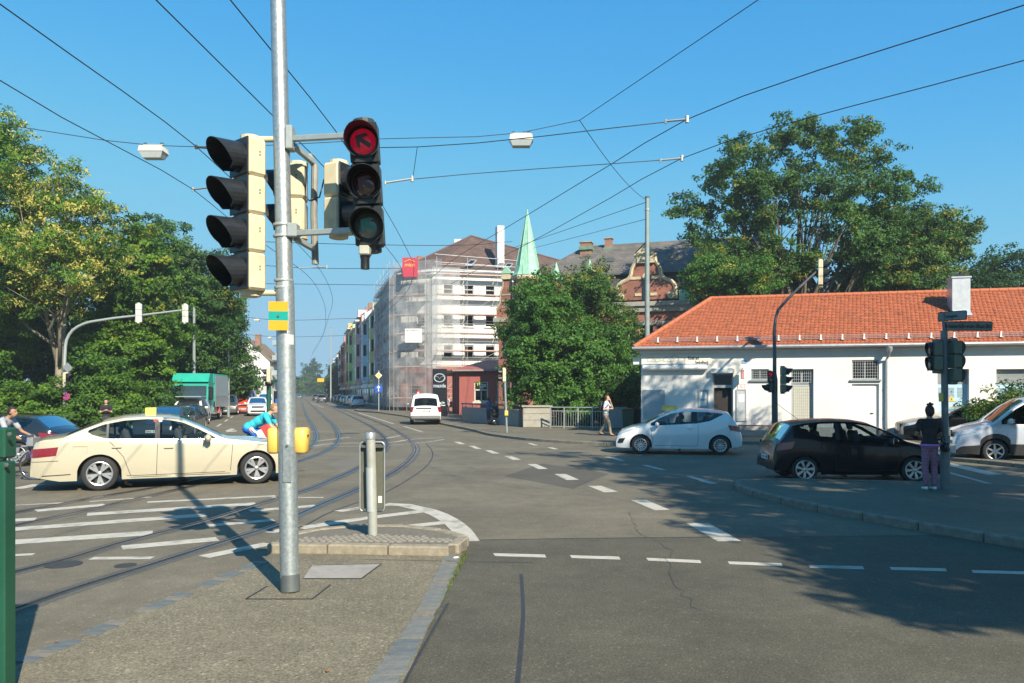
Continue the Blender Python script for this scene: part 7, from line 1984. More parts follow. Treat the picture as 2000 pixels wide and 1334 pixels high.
for z0, z1, m_ in ((.046, .142, ORA), (-.046, .046, pm('plate_teal', (.0, .30, .25), .45, 0, .04, 5)), (-.142, -.046, ORA)):
    mb = MB(); mb.box((0, 0, (z0 + z1) / 2), (.185, .006, z1 - z0)); obj('stripe', mb, m_, t)
mb = MB(); mb.lathe([(.012, 0), (.012, .012)], 8, Matrix.Translation((.0, -.003, .0)) @ Matrix.Rotation(R(90), 4, 'X')); obj('bolt', mb, DARKST, t)
# ---------------------------------------------------------------- short post with the back of a keep-right sign
p0 = G(728, 1047, .10)
sp_ = thing('island_sign', (p0.x, p0.y, .10), 0, 'short grey post on the refuge nose carrying the back of a sign box', 'sign')
s_ = F / p0.y
hh = (1047 - 850) / s_
POSTM = pm('post_grey_paint', (.36, .37, .33), .5, .15, .1, 10, dirt=.2)
mb = MB(); mb.tube([(0, 0, 0), (-.01, 0, hh * .45), (-.03, 0, hh)], .062, 20); obj('post', mb, POSTM, sp_, sm=45)
mb = MB(); mb.lathe([(.068, -.05), (.068, .02), (.06, .035), (.0, .04)], 20, Matrix.Translation((-.03, 0, hh))); obj('post_cap', mb, ZINC, sp_, sm=45)
mb = MB(); mb.tube([(-.014, 0, .33), (-.026, 0, hh * .68)], .066, 20); obj('sleeve', mb, pm('sleeve_grey', (.42, .45, .44), .5, .2, .08, 8), sp_, sm=45)
fw, fh, fz = 48 / s_, 136 / s_, (1047 - 932) / s_
SB = pm('sign_back_olive', (.10, .105, .075), .6, 0, .1, 8)
def rrect(w_, h_, r_, n_=6):
    pts = []
    for cx, cz, a0 in ((w_ / 2 - r_, -h_ / 2 + r_, -90), (w_ / 2 - r_, h_ / 2 - r_, 0), (-w_ / 2 + r_, h_ / 2 - r_, 90), (-w_ / 2 + r_, -h_ / 2 + r_, 180)):
        for k in range(n_ + 1): a = R(a0 + 90 * k / n_); pts.append((cx + r_ * math.cos(a), cz + r_ * math.sin(a)))
    return pts
M_ = Matrix.Translation((-.02, .085, fz)) @ Matrix.Rotation(R(90), 4, 'X')
mb = MB(); mb.prism(rrect(fw * .96, fh * .98, .04), -.01, .01, M_); obj('sign_back', mb, SB, sp_)
o_ = rrect(fw, fh, .05); mb = MB(); mb.tube([M_ @ Vector((x, z, .02)) for x, z in o_ + o_[:1]], .012, 8); obj('sign_frame', mb, ZINC, sp_, sm=True)
mb = MB(); mb.box((0, .03, fz + fh * .44), (fw * .9, .05, .03)); mb.box((0, .03, fz - fh * .47), (fw * .75, .05, .03)); obj('bracket', mb, DARKST, sp_)
mb = MB(); mb.box((.085, .070, fz - fh * .33), (.05, .003, .09)); obj('sticker', mb, CREAM, sp_)
# ---------------------------------------------------------------- green cabinet at the left edge
q = D(-42, 1000, 5.0)
cab = thing('green_cabinet', (q.x, 5.0, 0), 0, 'dark green metal cabinet cut off by the left picture edge', 'cabinet')
CG = pm('cabinet_green', (.010, .075, .042), .42, 0, .15, 4, .08, dirt=.1)
rx_ = D(32, 1000, 5.12).x - q.x; zt = D(30, 836, 5.0).z
mb = MB(); mb.rbox((rx_ - .3, .06, (zt - .22) / 2), (.6, .12, zt - .22), .01); obj('body', mb, CG, cab)
mb = MB(); mb.rbox((rx_ - .3, .06, zt - .1), (.606, .13, .2), .012); obj('top_panel', mb, CG, cab)
for px, py in ((20, 848), (14, 908)):
    p = D(px, py, 4.99) - Vector((q.x, 5.0, 0)); mb = MB(); mb.lathe([(.014, 0), (.014, .012), (.008, .014)], 10, Matrix.Translation(p) @ Matrix.Rotation(R(90), 4, 'X')); obj('rivet', mb, DARKST, cab)
# ---------------------------------------------------------------- left bent signal mast
YL = 44.0
lm = thing('signal_mast', (D(127, 800, YL).x, YL, .11), 0, 'grey bent signal mast reaching over the left lanes', 'mast')
o3 = Vector(lm.location)
def LL(px, py): return D(px, py, YL) - o3
mb = MB(); P = crom([LL(127, 832), LL(127, 760), LL(127, 690), LL(130, 664), LL(142, 645), LL(165, 632), LL(200, 625), LL(290, 614), LL(362, 605)], .3); P[0] = Vector((0, 0, 0))
mb.tube(P, [.11 - .06 * i / len(P) for i in range(len(P))], 12); obj('bent_tube', mb, GALV2, lm, sm=45)
signal('traffic_light', 3, 'white-backed signal on the middle of the left bent arm', D(273, 612, YL - .1), R(170), pm('signal_pale', (.62, .62, .55), .5), scale=.95, low=True)
signal('traffic_light', 3, 'white-backed signal at the tip of the left bent arm', D(364, 613, YL - .1), R(160), MATS['signal_pale'], scale=.92, low=True)
signal('traffic_light', 2, 'beige signal low on the left bent mast facing right', D(133, 743, YL - .15), R(75), BEIGE, low=True, scale=1.1)
t = thing('no_stopping_sign', D(130, 774, YL - .2), 0, 'round blue and red no-stopping sign on the left bent mast', 'sign')
mb = MB(); MX = Matrix.Rotation(R(90), 4, 'X'); mb.lathe([(.21, 0), (.21, .02)], 22, MX); obj('red_rim', mb, pm('sign_red', (.55, .03, .03), .45), t); mb = MB(); mb.lathe([(.165, .02), (.165, .026)], 22, MX); obj('blue_disc', mb, pm('sign_blue', (.02, .09, .42), .45), t)
for a in (45, -45): mb = MB(); mb.box((0, -.028, 0), (.33, .004, .05), M=Matrix.Rotation(R(a), 4, 'Y')); obj('red_bar', mb, MATS['sign_red'], t)
t = thing('priority_sign_back', D(132, 718, YL - .1), R(60), 'grey diamond-shaped sign back on the left bent mast', 'sign'); mb = MB(); mb.box((0, 0, 0), (.42, .02, .42), M=Matrix.Rotation(R(45), 4, 'Y')); obj('plate', mb, ZINC, t)
t = thing('push_button_box', D(130, 822, YL - .15), 0, 'small yellow button box on the left bent mast', 'button box'); mb = MB(); mb.rbox((.1, 0, 0), (.16, .16, .26), .02); obj('casing', mb, YELLOWP, t)
# ---------------------------------------------------------------- slim poles
def pole(px, top_py, Y, r_, label, m_=GREYPOLE, nm='catenary_pole', r1=None):
    p = D(px, 800, Y); zt_ = D(px, top_py, Y).z
    t = thing(nm, (p.x, Y, .05), 0, label, 'pole')
    mb = MB(); mb.tube([(0, 0, 0), (0, 0, 2.5), (0, 0, zt_ - .05)], [r_, r_, r1 or r_ * .75], 14); obj('shaft', mb, m_, t, sm=45)
    mb = MB(); mb.lathe([(r_ * .85, -.05), (r_ * .9, .02), (.01, .06)], 12, Matrix.Translation((0, 0, zt_ - .05))); obj('cap', mb, DARKST, t)
    mb = MB(); mb.tube([(0, 0, zt_ - .8), (0, 0, zt_ - .72)], r_ * .95, 12); obj('clamp', mb, GALV2, t)
    return t
pole(1264, 385, 43.5, .155, 'tall grey-green catenary pole rising behind the kiosk roof corner')
pole(379, 598, 56, .12, 'grey pole in front of the left trees above the truck')
pole(446, 655, 62, .11, 'grey pole between truck and white gable house')
pole(316, 592, 58, .12, 'thin grey pole mostly hidden in the left trees')
pole(700 - 54, 640, 160, .16, 'far catenary pole before the pastel terraces', m_=GALV2)
pole(492, 735, 110, .08, 'short far pole in front of the white gable house', m_=GALV2)
# ---------------------------------------------------------------- right bent signal mast near the kiosk
YR = 30.5
rm_ = thing('signal_mast', (D(1514, 800, YR).x, YR, .11), 0, 'dark bent signal mast in front of the kiosk', 'mast')
o3 = Vector(rm_.location)
def RL_(px, py): return D(px, py, YR) - o3
DKP = pm('dark_mast_paint', (.07, .075, .085), .5, .1, .15, 5, dirt=.15)
P = crom([RL_(1514, 866), RL_(1513, 780), RL_(1513, 690), RL_(1514, 630), RL_(1520, 605), RL_(1535, 588), RL_(1570, 553), RL_(1603, 523)], .25); P[0] = Vector((0, 0, 0))
mb = MB(); mb.tube(P, [.12 if p.z < 2.5 else (.10 - .06 * i / len(P)) for i, p in enumerate(P)], 12); obj('bent_tube', mb, DKP, rm_, sm=45)
h = signal('traffic_light', 3, 'tilted beige signal at the tip of the right bent mast', D(1608, 534, YR - .1), R(70), BEIGE, low=True, scale=.95); h.rotation_euler = (0, R(14), R(66))
signal('traffic_light', 3, 'dark three-lens signal facing right on the right bent mast', D(1534, 742, YR - .12), R(84), OLIVE, low=True, scale=.9)
signal('pedestrian_light', 2, 'dark pedestrian light showing red on the right bent mast', D(1505, 736, YR - .22), R(-6), HOUSEG, lit=0, low=True, scale=.60, visor=.14)
signal('cycle_light', 1, 'single dark lens pointing left on the right bent mast', D(1500, 757, YR - .1), R(-84), HOUSEG, low=True, scale=.8, lenses=[LENS_G])
# ---------------------------------------------------------------- street-sign pole on the right refuge
p0 = G(1846, 956, .115)
YS = p0.y; ss_ = F / YS
spole = thing('sign_pole', (p0.x, p0.y, .115), 0, 'dark pole with two street name signs on the right refuge', 'pole')
o4 = Vector(spole.location)
def SL(px, py, dy=0): return D(px, py, YS + dy) - o4
SPM = pm('sign_pole_paint', (.14, .17, .18), .5, .1, .15, 6, dirt=.2)
mb = MB(); mb.tube([(0, 0, 0), SL(1846, 850)], .085, 18); mb.tube([SL(1846, 850), SL(1844, 646)], .062, 18); obj('shaft', mb, SPM, spole, sm=45)
mb = MB(); mb.tube([SL(1844, 650), SL(1842, 612)], .028, 12); obj('sign_stub', mb, SPM, spole, sm=45)
for px0, px1, py0, py1, rot, tx, sz_ in ((1844, 1876, 609, 625, -50, 'Langstr.', .075), (1847, 1937, 629, 645, 0, 'Heinrich-von-Buz-Str', .105)):
    a, b = SL(px0, py1), SL(px1, py0)
    wd = abs(b.x - a.x) / max(.25, math.cos(R(rot))); ht = abs(b.z - a.z)
    e_ = thing('street_name_sign', ((a + b) / 2) + o4, R(rot), 'short street name sign turned edge-on at the pole top' if rot else 'long street name sign Heinrich-von-Buz-Str under the short one', 'street sign')
    mb = MB(); mb.prism(rrect(wd, ht, .02, 4), -.012, .012, Matrix.Rotation(R(90), 4, 'X')); obj('plate', mb, pm('street_sign_face', (.20, .22, .21), .45), e_)
    o_ = rrect(wd, ht, .02, 4); mb = MB(); mb.tube([(x, 0, z) for x, z in o_ + o_[:1]], .014, 6); obj('frame', mb, pm('sign_frame_dark', (.03, .035, .035), .5), e_)
    lettering('lettering', tx, sz_, (0, -.015, -.005), (0, -1), INK, e_, bold=.002)
signal('traffic_light', 2, 'grey-backed two-lens signal left of the street sign pole', D(1819, 696, YS), R(-100), OLIVE, pitch=.285, scale=1.0, visor=.1)
signal('traffic_light', 3, 'grey-backed three-lens signal right of the street sign pole', D(1870, 706, YS), R(100), OLIVE, pitch=.27, scale=1.0, visor=.1)
for o_ in list(COL.objects):
    if o_.get('label', '').startswith('grey-backed'): o_.scale = (.85, .85, .98)
for py in (668, 722, 745):
    mb = MB(); mb.tube([SL(1828 if py != 745 else 1844, py), SL(1866 if py != 722 else 1846, py)], .018, 8); obj('bracket', mb, SPM, spole)
t = thing('push_button_box', D(1838, 776, YS - .03), 0, 'small yellow box on the street sign pole', 'button box'); mb = MB(); mb.rbox((0, 0, 0), (.05, .1, .17), .01); obj('casing', mb, YELLOWP, t)
# ---------------------------------------------------------------- small signal at the far kerb
p0 = G(990, 845, .11)
fs_ = thing('signal_post', (p0.x, p0.y, .11), 0, 'slim grey signal post at the far kerb beside the tree', 'post')
mb = MB(); zt_ = D(985, 718, p0.y).z; mb.tube([(0, 0, 0), (-.12, 0, zt_ - .11)], .055, 12); obj('shaft', mb, GALV, fs_, sm=45)
signal('traffic_light', 2, 'beige two-lens signal facing left on the slim far post', D(980, 733, p0.y - .05), R(-70), BEIGE, low=True, scale=.85, pitch=.36)
t = thing('push_button_box', D(989, 807, p0.y - .1), 0, 'small yellow box on the slim far post', 'button box'); mb = MB(); mb.rbox((0, 0, 0), (.17, .16, .24), .02); obj('casing', mb, YELLOWP, t)
# signal and green tram-stop column left of the big mast
t = thing('tram_stop_column', (D(525, 800, 40).x, 40, 0), 0, 'green tram stop column with bracket half hidden by the big mast', 'column')
mb = MB(); mb.tube([(0, 0, 0), (0, 0, D(525, 747, 40).z)], .12, 12); obj('shaft', mb, CG, t); mb = MB(); mb.tube([(0, 0, 2.5), (.7, 0, 2.75), (1.6, 0, 2.75)], .05, 8); obj('bracket', mb, CG, t)
mb = MB(); mb.lathe([(.16, 2.35), (.2, 2.5), (.14, 2.62)], 12); obj('head', mb, BLACKP, t)
signal('traffic_light', 2, 'beige two-lens signal above the green tram stop column', D(521, 733, 39.5), R(-80), BEIGE, low=True, scale=.95)
t = thing('stop_shelter', (D(548, 800, 46).x, 46, 0), 0, 'tram stop frame with dark panel and blue screen behind the cyclist', 'shelter')
for dx in (-.45, .45): mb = MB(); mb.tube([(dx, 0, 0), (dx, 0, 2.6)], .05, 8); obj('post', mb, GALV2, t)
mb = MB(); mb.rbox((0, 0, 2.7), (1.4, 1.0, .14), .03); obj('roof', mb, CG, t); mb = MB(); mb.rbox((-.1, 0, 1.75), (.75, .06, .7), .01); obj('panel', mb, BLACKP, t); mb = MB(); mb.rbox((-.05, -.04, 1.5), (.5, .02, .28), .005); obj('screen', mb, pm('blue_screen', (.02, .12, .5), .3), t)
# ---------------------------------------------------------------- hanging street lamps
LAMPB = pm('lamp_body', (.62, .60, .52), .5, 0, .08, 6, dirt=.1)
LAMPG = pm('lamp_glass', (.45, .50, .52), .3, 0, .08, 6)
def lamp(px, py, Y, label, sc=1.0):
    p = D(px, py, Y); t = thing('hanging_lamp', p, 0, label, 'street lamp', 'lamps hung on span wires'); t.scale = (sc,) * 3
    mb = MB(); mb.prism([(-.33, .02), (.33, .02), (.30, .16), (-.30, .16)], -.2, .2, Matrix.Rotation(R(90), 4, 'X')); obj('canopy', mb, LAMPB, t)
    mb = MB(); mb.add([(-.32, -.19, .02), (.32, -.19, .02), (.32, .19, .02), (-.32, .19, .02), (-.24, -.13, -.14), (.24, -.13, -.14), (.24, .13, -.14), (-.24, .13, -.14)], [(0, 1, 5, 4), (1, 2, 6, 5), (2, 3, 7, 6), (3, 0, 4, 7), (4, 5, 6, 7)]); obj('glass', mb, LAMPG, t)
    mb = MB(); mb.box((0, 0, .23), (.55, .06, .03)); mb.box((0, 0, .2), (.08, .08, .09)); obj('hanger_bar', mb, GALV2, t)
    for dx in (-.22, .22):
        mb = MB(); mb.tube([(dx + .05 * math.cos(a), 0, .235 + .05 * math.sin(a)) for a in np.linspace(0, 2 * PI, 11)], .013, 5); obj('hook_ring', mb, WIREM, t)
lamp(300, 300, 20.5, 'hanging lamp left of the big mast against the sky'); lamp(1018, 277, 21.5, 'hanging lamp in the middle of the sky'); lamp(502, 626, 95, 'nearer of the two small far hanging lamps above the gable house', 1.0); lamp(527, 660, 130, 'farther of the two small far hanging lamps above the gable house', 1.0); lamp(698, 627, 110, 'small far hanging lamp near the terraced roofs')
# ---------------------------------------------------------------- overhead wires
def wire(pts, r_, label, nm='overhead_wire', sag=0.0):
    P = [Vector(p) for p in pts]
    if len(P) > 2: P = crom(P, 1.0)
    else: P = [P[0].lerp(P[1], i / 12) - Vector((0, 0, sag * 4 * (i / 12) * (1 - i / 12))) for i in range(13)]
    mb = MB(); mb.tube(P, r_, 6)
    return obj(nm, mb, WIREM, sm=True, label=label, cat='wire', group='tram wires overhead')
ZC = 5.6
def cw(L_, z=ZC):
    P = [G(px, py, z) for px, py in L_]
    return [P[0] + (P[0] - P[1]).normalized() * 6] + P
wire(cw([(0, 8), (383, 286), (450, 347), (545, 440), (620, 520), (648, 575), (640, 625), (606, 700)]), .0068, 'tram wire entering at the left edge near the top corner')
wire(cw([(-300, -60), (0, 157), (377, 370), (440, 421), (541, 494), (587, 526), (632, 590), (636, 625), (610, 690)]), .0068, 'lowest tram wire entering at the left edge')
wire(cw([(305, 0), (533, 226), (614, 306), (744, 470), (784, 525), (783, 565), (755, 597), (700, 655), (640, 705)]), .0068, 'tram wire crossing behind the big mast')
wire(cw([(450, 0), (655, 255), (741, 391), (790, 478), (808, 520), (800, 560), (760, 605), (690, 670), (640, 712)]), .0068, 'rightmost tram wire passing behind the arrow traffic light')
wire(cw([(2500, -150), (2000, 10), (1340, 234), (1195, 320), (985, 447), (900, 497), (840, 545)], 6.0), .0068, 'upper wire running in from the top right corner')
wire(cw([(2500, -20), (2000, 118), (1330, 310), (1195, 385), (1040, 471), (960, 512), (880, 555)], 6.0), .0068, 'second wire running in from the right edge')
# span wires and hangers
wire([D(-200, 215, 20.5), D(20, 245, 20.5), D(300, 284, 20.5), D(545, 283, 20.8), D(750, 271, 21.2), D(1018, 259, 21.5), D(1132, 235, 21.8)], .010, 'span wire carrying the two big hanging lamps', 'span_wire')
wire([D(700, 289, 13), D(815, 287, 12.5), D(1340, 234, 11.3)], .007, 'span wire ending at the upper right tram wire', 'span_wire')
wire([D(752, 356, 12.6), D(805, 350, 13), D(1330, 310, 13.2)], .007, 'span wire ending at the second right tram wire', 'span_wire')
wire([D(815, 288, 12.5), D(806, 350, 13)], .005, 'short vertical hanger right of the arrow light', 'span_wire')
wire([D(1510, -20, 14), D(1132, 235, 21.8)], .009, 'thin wire rising to the top edge right of centre', 'span_wire')
wire([D(1132, 235, 21.8), D(1262, 390, 43.4)], .012, 'stay wire down to the tall catenary pole', 'span_wire', .3)
wire([D(1262, 395, 43.4), D(1000, 485, 60)], .016, 'stay wire from the catenary pole towards the white house', 'span_wire'); wire([D(1262, 428, 43.4), D(1040, 485, 60)], .014, 'lower stay wire from the catenary pole', 'span_wire')
wire([D(450, 470, 25), D(640, 476, 24), D(790, 479, 23.5), D(1000, 472, 33)], .010, 'span wire at the height of the scaffold banner', 'span_wire')
wire([D(470, 515, 30), D(587, 523, 30), D(785, 524, 30)], .012, 'second span wire between mast and scaffold', 'span_wire'); wire([D(440, 553, 40), D(770, 557, 42)], .016, 'third span wire left of the scaffold', 'span_wire')
wire([D(380, 598, 95), D(502, 622, 95), D(700, 622, 100)], .03, 'far span wire with the nearer small lamp', 'span_wire'); wire([D(380, 640, 130), D(527, 657, 130), D(690, 655, 135)], .035, 'far span wire with the farther small lamp', 'span_wire')
wire([D(378, 600, 56), D(300, 590, 52)], .015, 'short stay at the left grey pole', 'span_wire')
for k, (a, b, Ya, Yb) in enumerate((((377, 370), (410, 366), 13.6, 13.4), ((383, 287), (430, 291), 11.3, 11.4), ((752, 357), (805, 349), 12.6, 12.9), ((585, 524), (638, 521), 22.3, 22.3), ((1300, 237), (1342, 233), 11.3, 11.2), ((1290, 313), (1332, 309), 13.2, 13.1))):
    mb = MB(); A_, B_ = D(*a, Ya), D(*b, Yb); mb.tube([A_, B_], .017, 8); mb.tube([B_ - Vector((0, 0, .05)), B_ + Vector((0, 0, .05))], .028, 8); mb.tube([A_ - Vector((0, 0, .03)), A_ + Vector((0, 0, .03))], .02, 6)
    obj('wire_insulator', mb, GALV2 if k != 1 else WIREM, sm=45, cat='insulator', group='insulator rods on the wires', label=['pale insulator rod on the lowest left tram wire', 'dark clamp where the left tram wire meets the span wire', 'pale insulator rod right of the arrow traffic light', 'pale insulator rod right of the big mast below the heads', 'clamp on the upper right tram wire', 'clamp on the second right tram wire'][k])
# ---------------------------------------------------------------- bridge parapet, railing, bins
CONC = pm('weathered_concrete', (.33, .31, .26), .9, 0, .15, 4, .4, bscale=30, dirt=.3)
a, b = G(905, 823, .11), G(1016, 833, .11)
par_ = thing('bridge_parapet', a, math.atan2(b.y - a.y, b.x - a.x), 'low grey bridge wall with dark handrail in front of the red house', 'parapet')
ln = (b - a).length; hh = .95
mb = MB(); mb.rbox((ln / 2, 0, hh / 2), (ln, .25, hh), .02); obj('wall', mb, pm('parapet_grey', (.24, .25, .25), .85, 0, .15, 3, .3), par_)  # plain grey with random mottling, darker than the pier concrete
mb = MB(); mb.tube([(-.2, -.05, hh + .22), (ln, -.05, hh + .22)], .045, 8); obj('handrail', mb, DARKST, par_)
for i in range(6): mb = MB(); mb.tube([(ln * i / 5.2, -.05, hh - .05), (ln * i / 5.2, -.05, hh + .22)], .03, 6); obj('rail_post', mb, DARKST, par_)
a, b = G(1018, 834, .11), G(1073, 835, .11)
cp = thing('concrete_pier', (a + b) / 2, 0, 'pale concrete end pier between parapet and railing', 'pier')
wd = (b - a).length; sx_ = F / a.y
mb = MB(); mb.rbox((.1, .4, .55), (wd - .1, 1.0, 1.1), .02); obj('block', mb, CONC, cp); mb = MB(); mb.rbox((.1, .4, 1.14), (wd + .05, 1.15, .10), .02); obj('coping', mb, CONC, cp)
for z in (.4, .75): mb = MB(); mb.box((.1, -.103, z), (wd - .12, .006, .02)); obj('joint', mb, DARKST, cp)
a, b = G(1075, 836, .11), G(1185, 838, .11)
rl2 = thing('railing', a, math.atan2(b.y - a.y, b.x - a.x), 'grey steel bar railing behind the man on the phone', 'railing')
ln = (b - a).length; hh = 1.1
for i in range(5): mb = MB(); mb.box((ln * i / 4, 0, hh / 2), (.06, .05, hh)); obj('post', mb, GALV2, rl2)
for z in (.1, hh - .18): mb = MB(); mb.box((ln / 2, .003, z), (ln, .035, .035)); obj('rail', mb, GALV2, rl2)
mb = MB(); mb.box((ln / 2, 0, hh + .02), (ln + .1, .07, .045)); obj('rail', mb, GALV2, rl2)
n_ = int(ln / .13); m0 = MB(); m0.box((0, 0, hh / 2 - .03), (.016, .016, hh - .26)); bme = mesh_of(m0, 'baluster'); bme.materials.append(GALV2)
for i in range(n_): o_ = obj('baluster', bme, GALV2, rl2); o_.location = (ln * (i + .5) / n_, 0, 0)
p = G(1201, 838, .11); t = thing('utility_box', p, KW.rz, 'grey utility box between railing and green bin', 'box'); mb = MB(); mb.rbox((0, .25, .56), (1.15, .5, 1.05), .02); obj('body', mb, pm('utility_grey', (.20, .24, .25), .6, 0, .12, 3), t); mb = MB(); mb.rbox((0, .25, 1.11), (1.2, .55, .05), .01); obj('lid', mb, MATS['utility_grey'], t); mb = MB(); mb.box((.15, -.003, .6), (.012, .006, .9)); obj('door_gap', mb, DARKST, t)
BIN = pm('bin_green', (.012, .06, .035), .5, 0, .1, 6)
for k, px in enumerate((1228, 1243)):
    p = G(px, 839 - k, .11); t = thing('wheelie_bin', (p.x, p.y + .1, .11), KW.rz, ['green wheelie bin with an orange lid edge beside the kiosk', 'dark wheelie bin squeezed against the kiosk corner'][k], 'bin')
    mb = MB(); mb.add([(-.24, -.26, .06), (.24, -.26, .06), (.24, .26, .06), (-.24, .26, .06), (-.29, -.34, .98), (.29, -.34, .98), (.29, .34, .98), (-.29, .34, .98)], [(3, 2, 1, 0), (0, 1, 5, 4), (1, 2, 6, 5), (2, 3, 7, 6), (3, 0, 4, 7), (4, 5, 6, 7)]); obj('body', mb, BIN if k == 0 else BLACKP, t)
    mb = MB(); mb.rbox((0, -.02, 1.02), (.62, .74, .07), .03); obj('lid', mb, BIN if k == 0 else BLACKP, t)
    mb = MB(); mb.rbox((0, -.36, 1.08), (.35, .08, .06), .02); obj('lid_edge', mb, WOODR if k == 0 else BLACKP, t)
    for sd in (-1, 1): make_wheel(t, (sd * .2, .27, .1), .1, sd, dict(sp=5, rim=.6, wi=.01, wo=.01, kind='bin'), True)
# ---------------------------------------------------------------- far signs
pp = G(779, 800, .05); t = thing('marker_post', (pp.x, pp.y, .05), 0, 'red and white striped post with orange lamp at the scaffold', 'post')
for i in range(9): mb = MB(); mb.tube([(0, 0, i * .27), (0, 0, (i + 1) * .27)], .13, 10); obj('band', mb, pm('band_red', (.55, .06, .04), .5) if i % 2 == 0 else WHITEP, t, sm=45)
mb = MB(); mb.rbox((0, 0, 2.62), (.34, .3, .36), .06); obj('lamp', mb, pm('orange_lamp', (.75, .3, .02), .4), t)
pp = G(743, 804, .05); t = thing('direction_sign', (pp.x, pp.y - 1, .05), 0, 'blue arrow sign with yellow diamond on a pole before the shop fronts', 'sign')
mb = MB(); mb.tube([(0, 0, 0), (0, 0, 4.2)], .05, 8); obj('post', mb, GALV2, t); mb = MB(); mb.lathe([(.42, 0), (.42, .03)], 20, Matrix.Translation((0, -.06, 2.35)) @ MX); obj('blue_disc', mb, MATS['sign_blue'], t)
mb = MB(); mb.box((0, -.10, 2.3), (.09, .01, .45)); mb.add([(-.2, -.105, 2.45), (.2, -.105, 2.45), (0, -.105, 2.7)], [(0, 1, 2)]); obj('white_arrow', mb, WHITEP, t)
mb = MB(); mb.box((0, -.07, 3.7), (.5, .03, .5), M=Matrix.Rotation(R(45), 4, 'Y')); obj('white_diamond', mb, WHITEP, t); mb = MB(); mb.box((0, -.09, 3.7), (.36, .02, .36), M=Matrix.Rotation(R(45), 4, 'Y')); obj('yellow_diamond', mb, YELLOWP, t)
pp = D(817, 770, 70); t = thing('warning_sign', (pp.x, 70, .1), 0, 'red and white triangular roadworks sign above the white van roof', 'sign')
zt_ = D(817, 765, 70).z; tri = lambda r_: [(-r_ * .866, -r_ * .5), (r_ * .866, -r_ * .5), (0, r_)]
mb = MB(); mb.prism(tri(.55), 0, .03, Matrix.Translation((0, 0, zt_ - .45)) @ MX); obj('red_triangle', mb, MATS['sign_red'], t); mb = MB(); mb.prism(tri(.36), .03, .036, Matrix.Translation((0, 0, zt_ - .45)) @ MX); obj('white_triangle', mb, WHITEP, t); mb = MB(); mb.tube([(0, .05, -.1), (0, .05, zt_ - .5)], .04, 6); obj('post', mb, GALV2, t)
# ================================================================ people, bicycles
SKIN = pm('skin_light', (.52, .30, .21), .55, 0, .06, 14)
SKIN2 = pm('skin_tan', (.33, .18, .11), .55, 0, .06, 14)
HAIRB = pm('hair_brown', (.09, .05, .03), .6, 0, .25, 40)
HAIRD = pm('hair_dark', (.022, .016, .012), .6, 0, .25, 40)
HAIRL = pm('hair_sandy', (.26, .15, .07), .6, 0, .25, 40)
def fused(name, mb, m_, parent, vox=.014, it=5):
    """one continuous surface grown from overlapping limbs"""
    me = mesh_of(mb, name)
    o = bpy.data.objects.new(name + '_tmp', me); COL.objects.link(o)
    r = o.modifiers.new('remesh', 'REMESH'); r.mode = 'VOXEL'; r.voxel_size = vox; r.use_smooth_shade = True
    s = o.modifiers.new('smooth', 'SMOOTH'); s.iterations = it; s.factor = .5
    dg = bpy.context.evaluated_depsgraph_get()
    m2 = bpy.data.meshes.new_from_object(o.evaluated_get(dg))
    bpy.data.objects.remove(o); m2.materials.clear(); m2.name = name
    return obj(name, m2, m_, parent, sm=True)
STAND = dict(pelvis=(0, 0, .95), chest=(.01, 0, 1.30), neck=(.0, 0, 1.49), head=(.02, 0, 1.635), shl=(0, .185, 1.42), shr=(0, -.185, 1.42), ell=(-.03, .25, 1.14), elr=(-.03, -.25, 1.14), wrl=(.05, .24, .90), wrr=(.05, -.24, .90),
             hil=(0, .09, .90), hir=(0, -.09, .90), knl=(.02, .10, .50), knr=(.02, -.10, .50), anl=(-.02, .10, .09), anr=(-.02, -.10, .09))
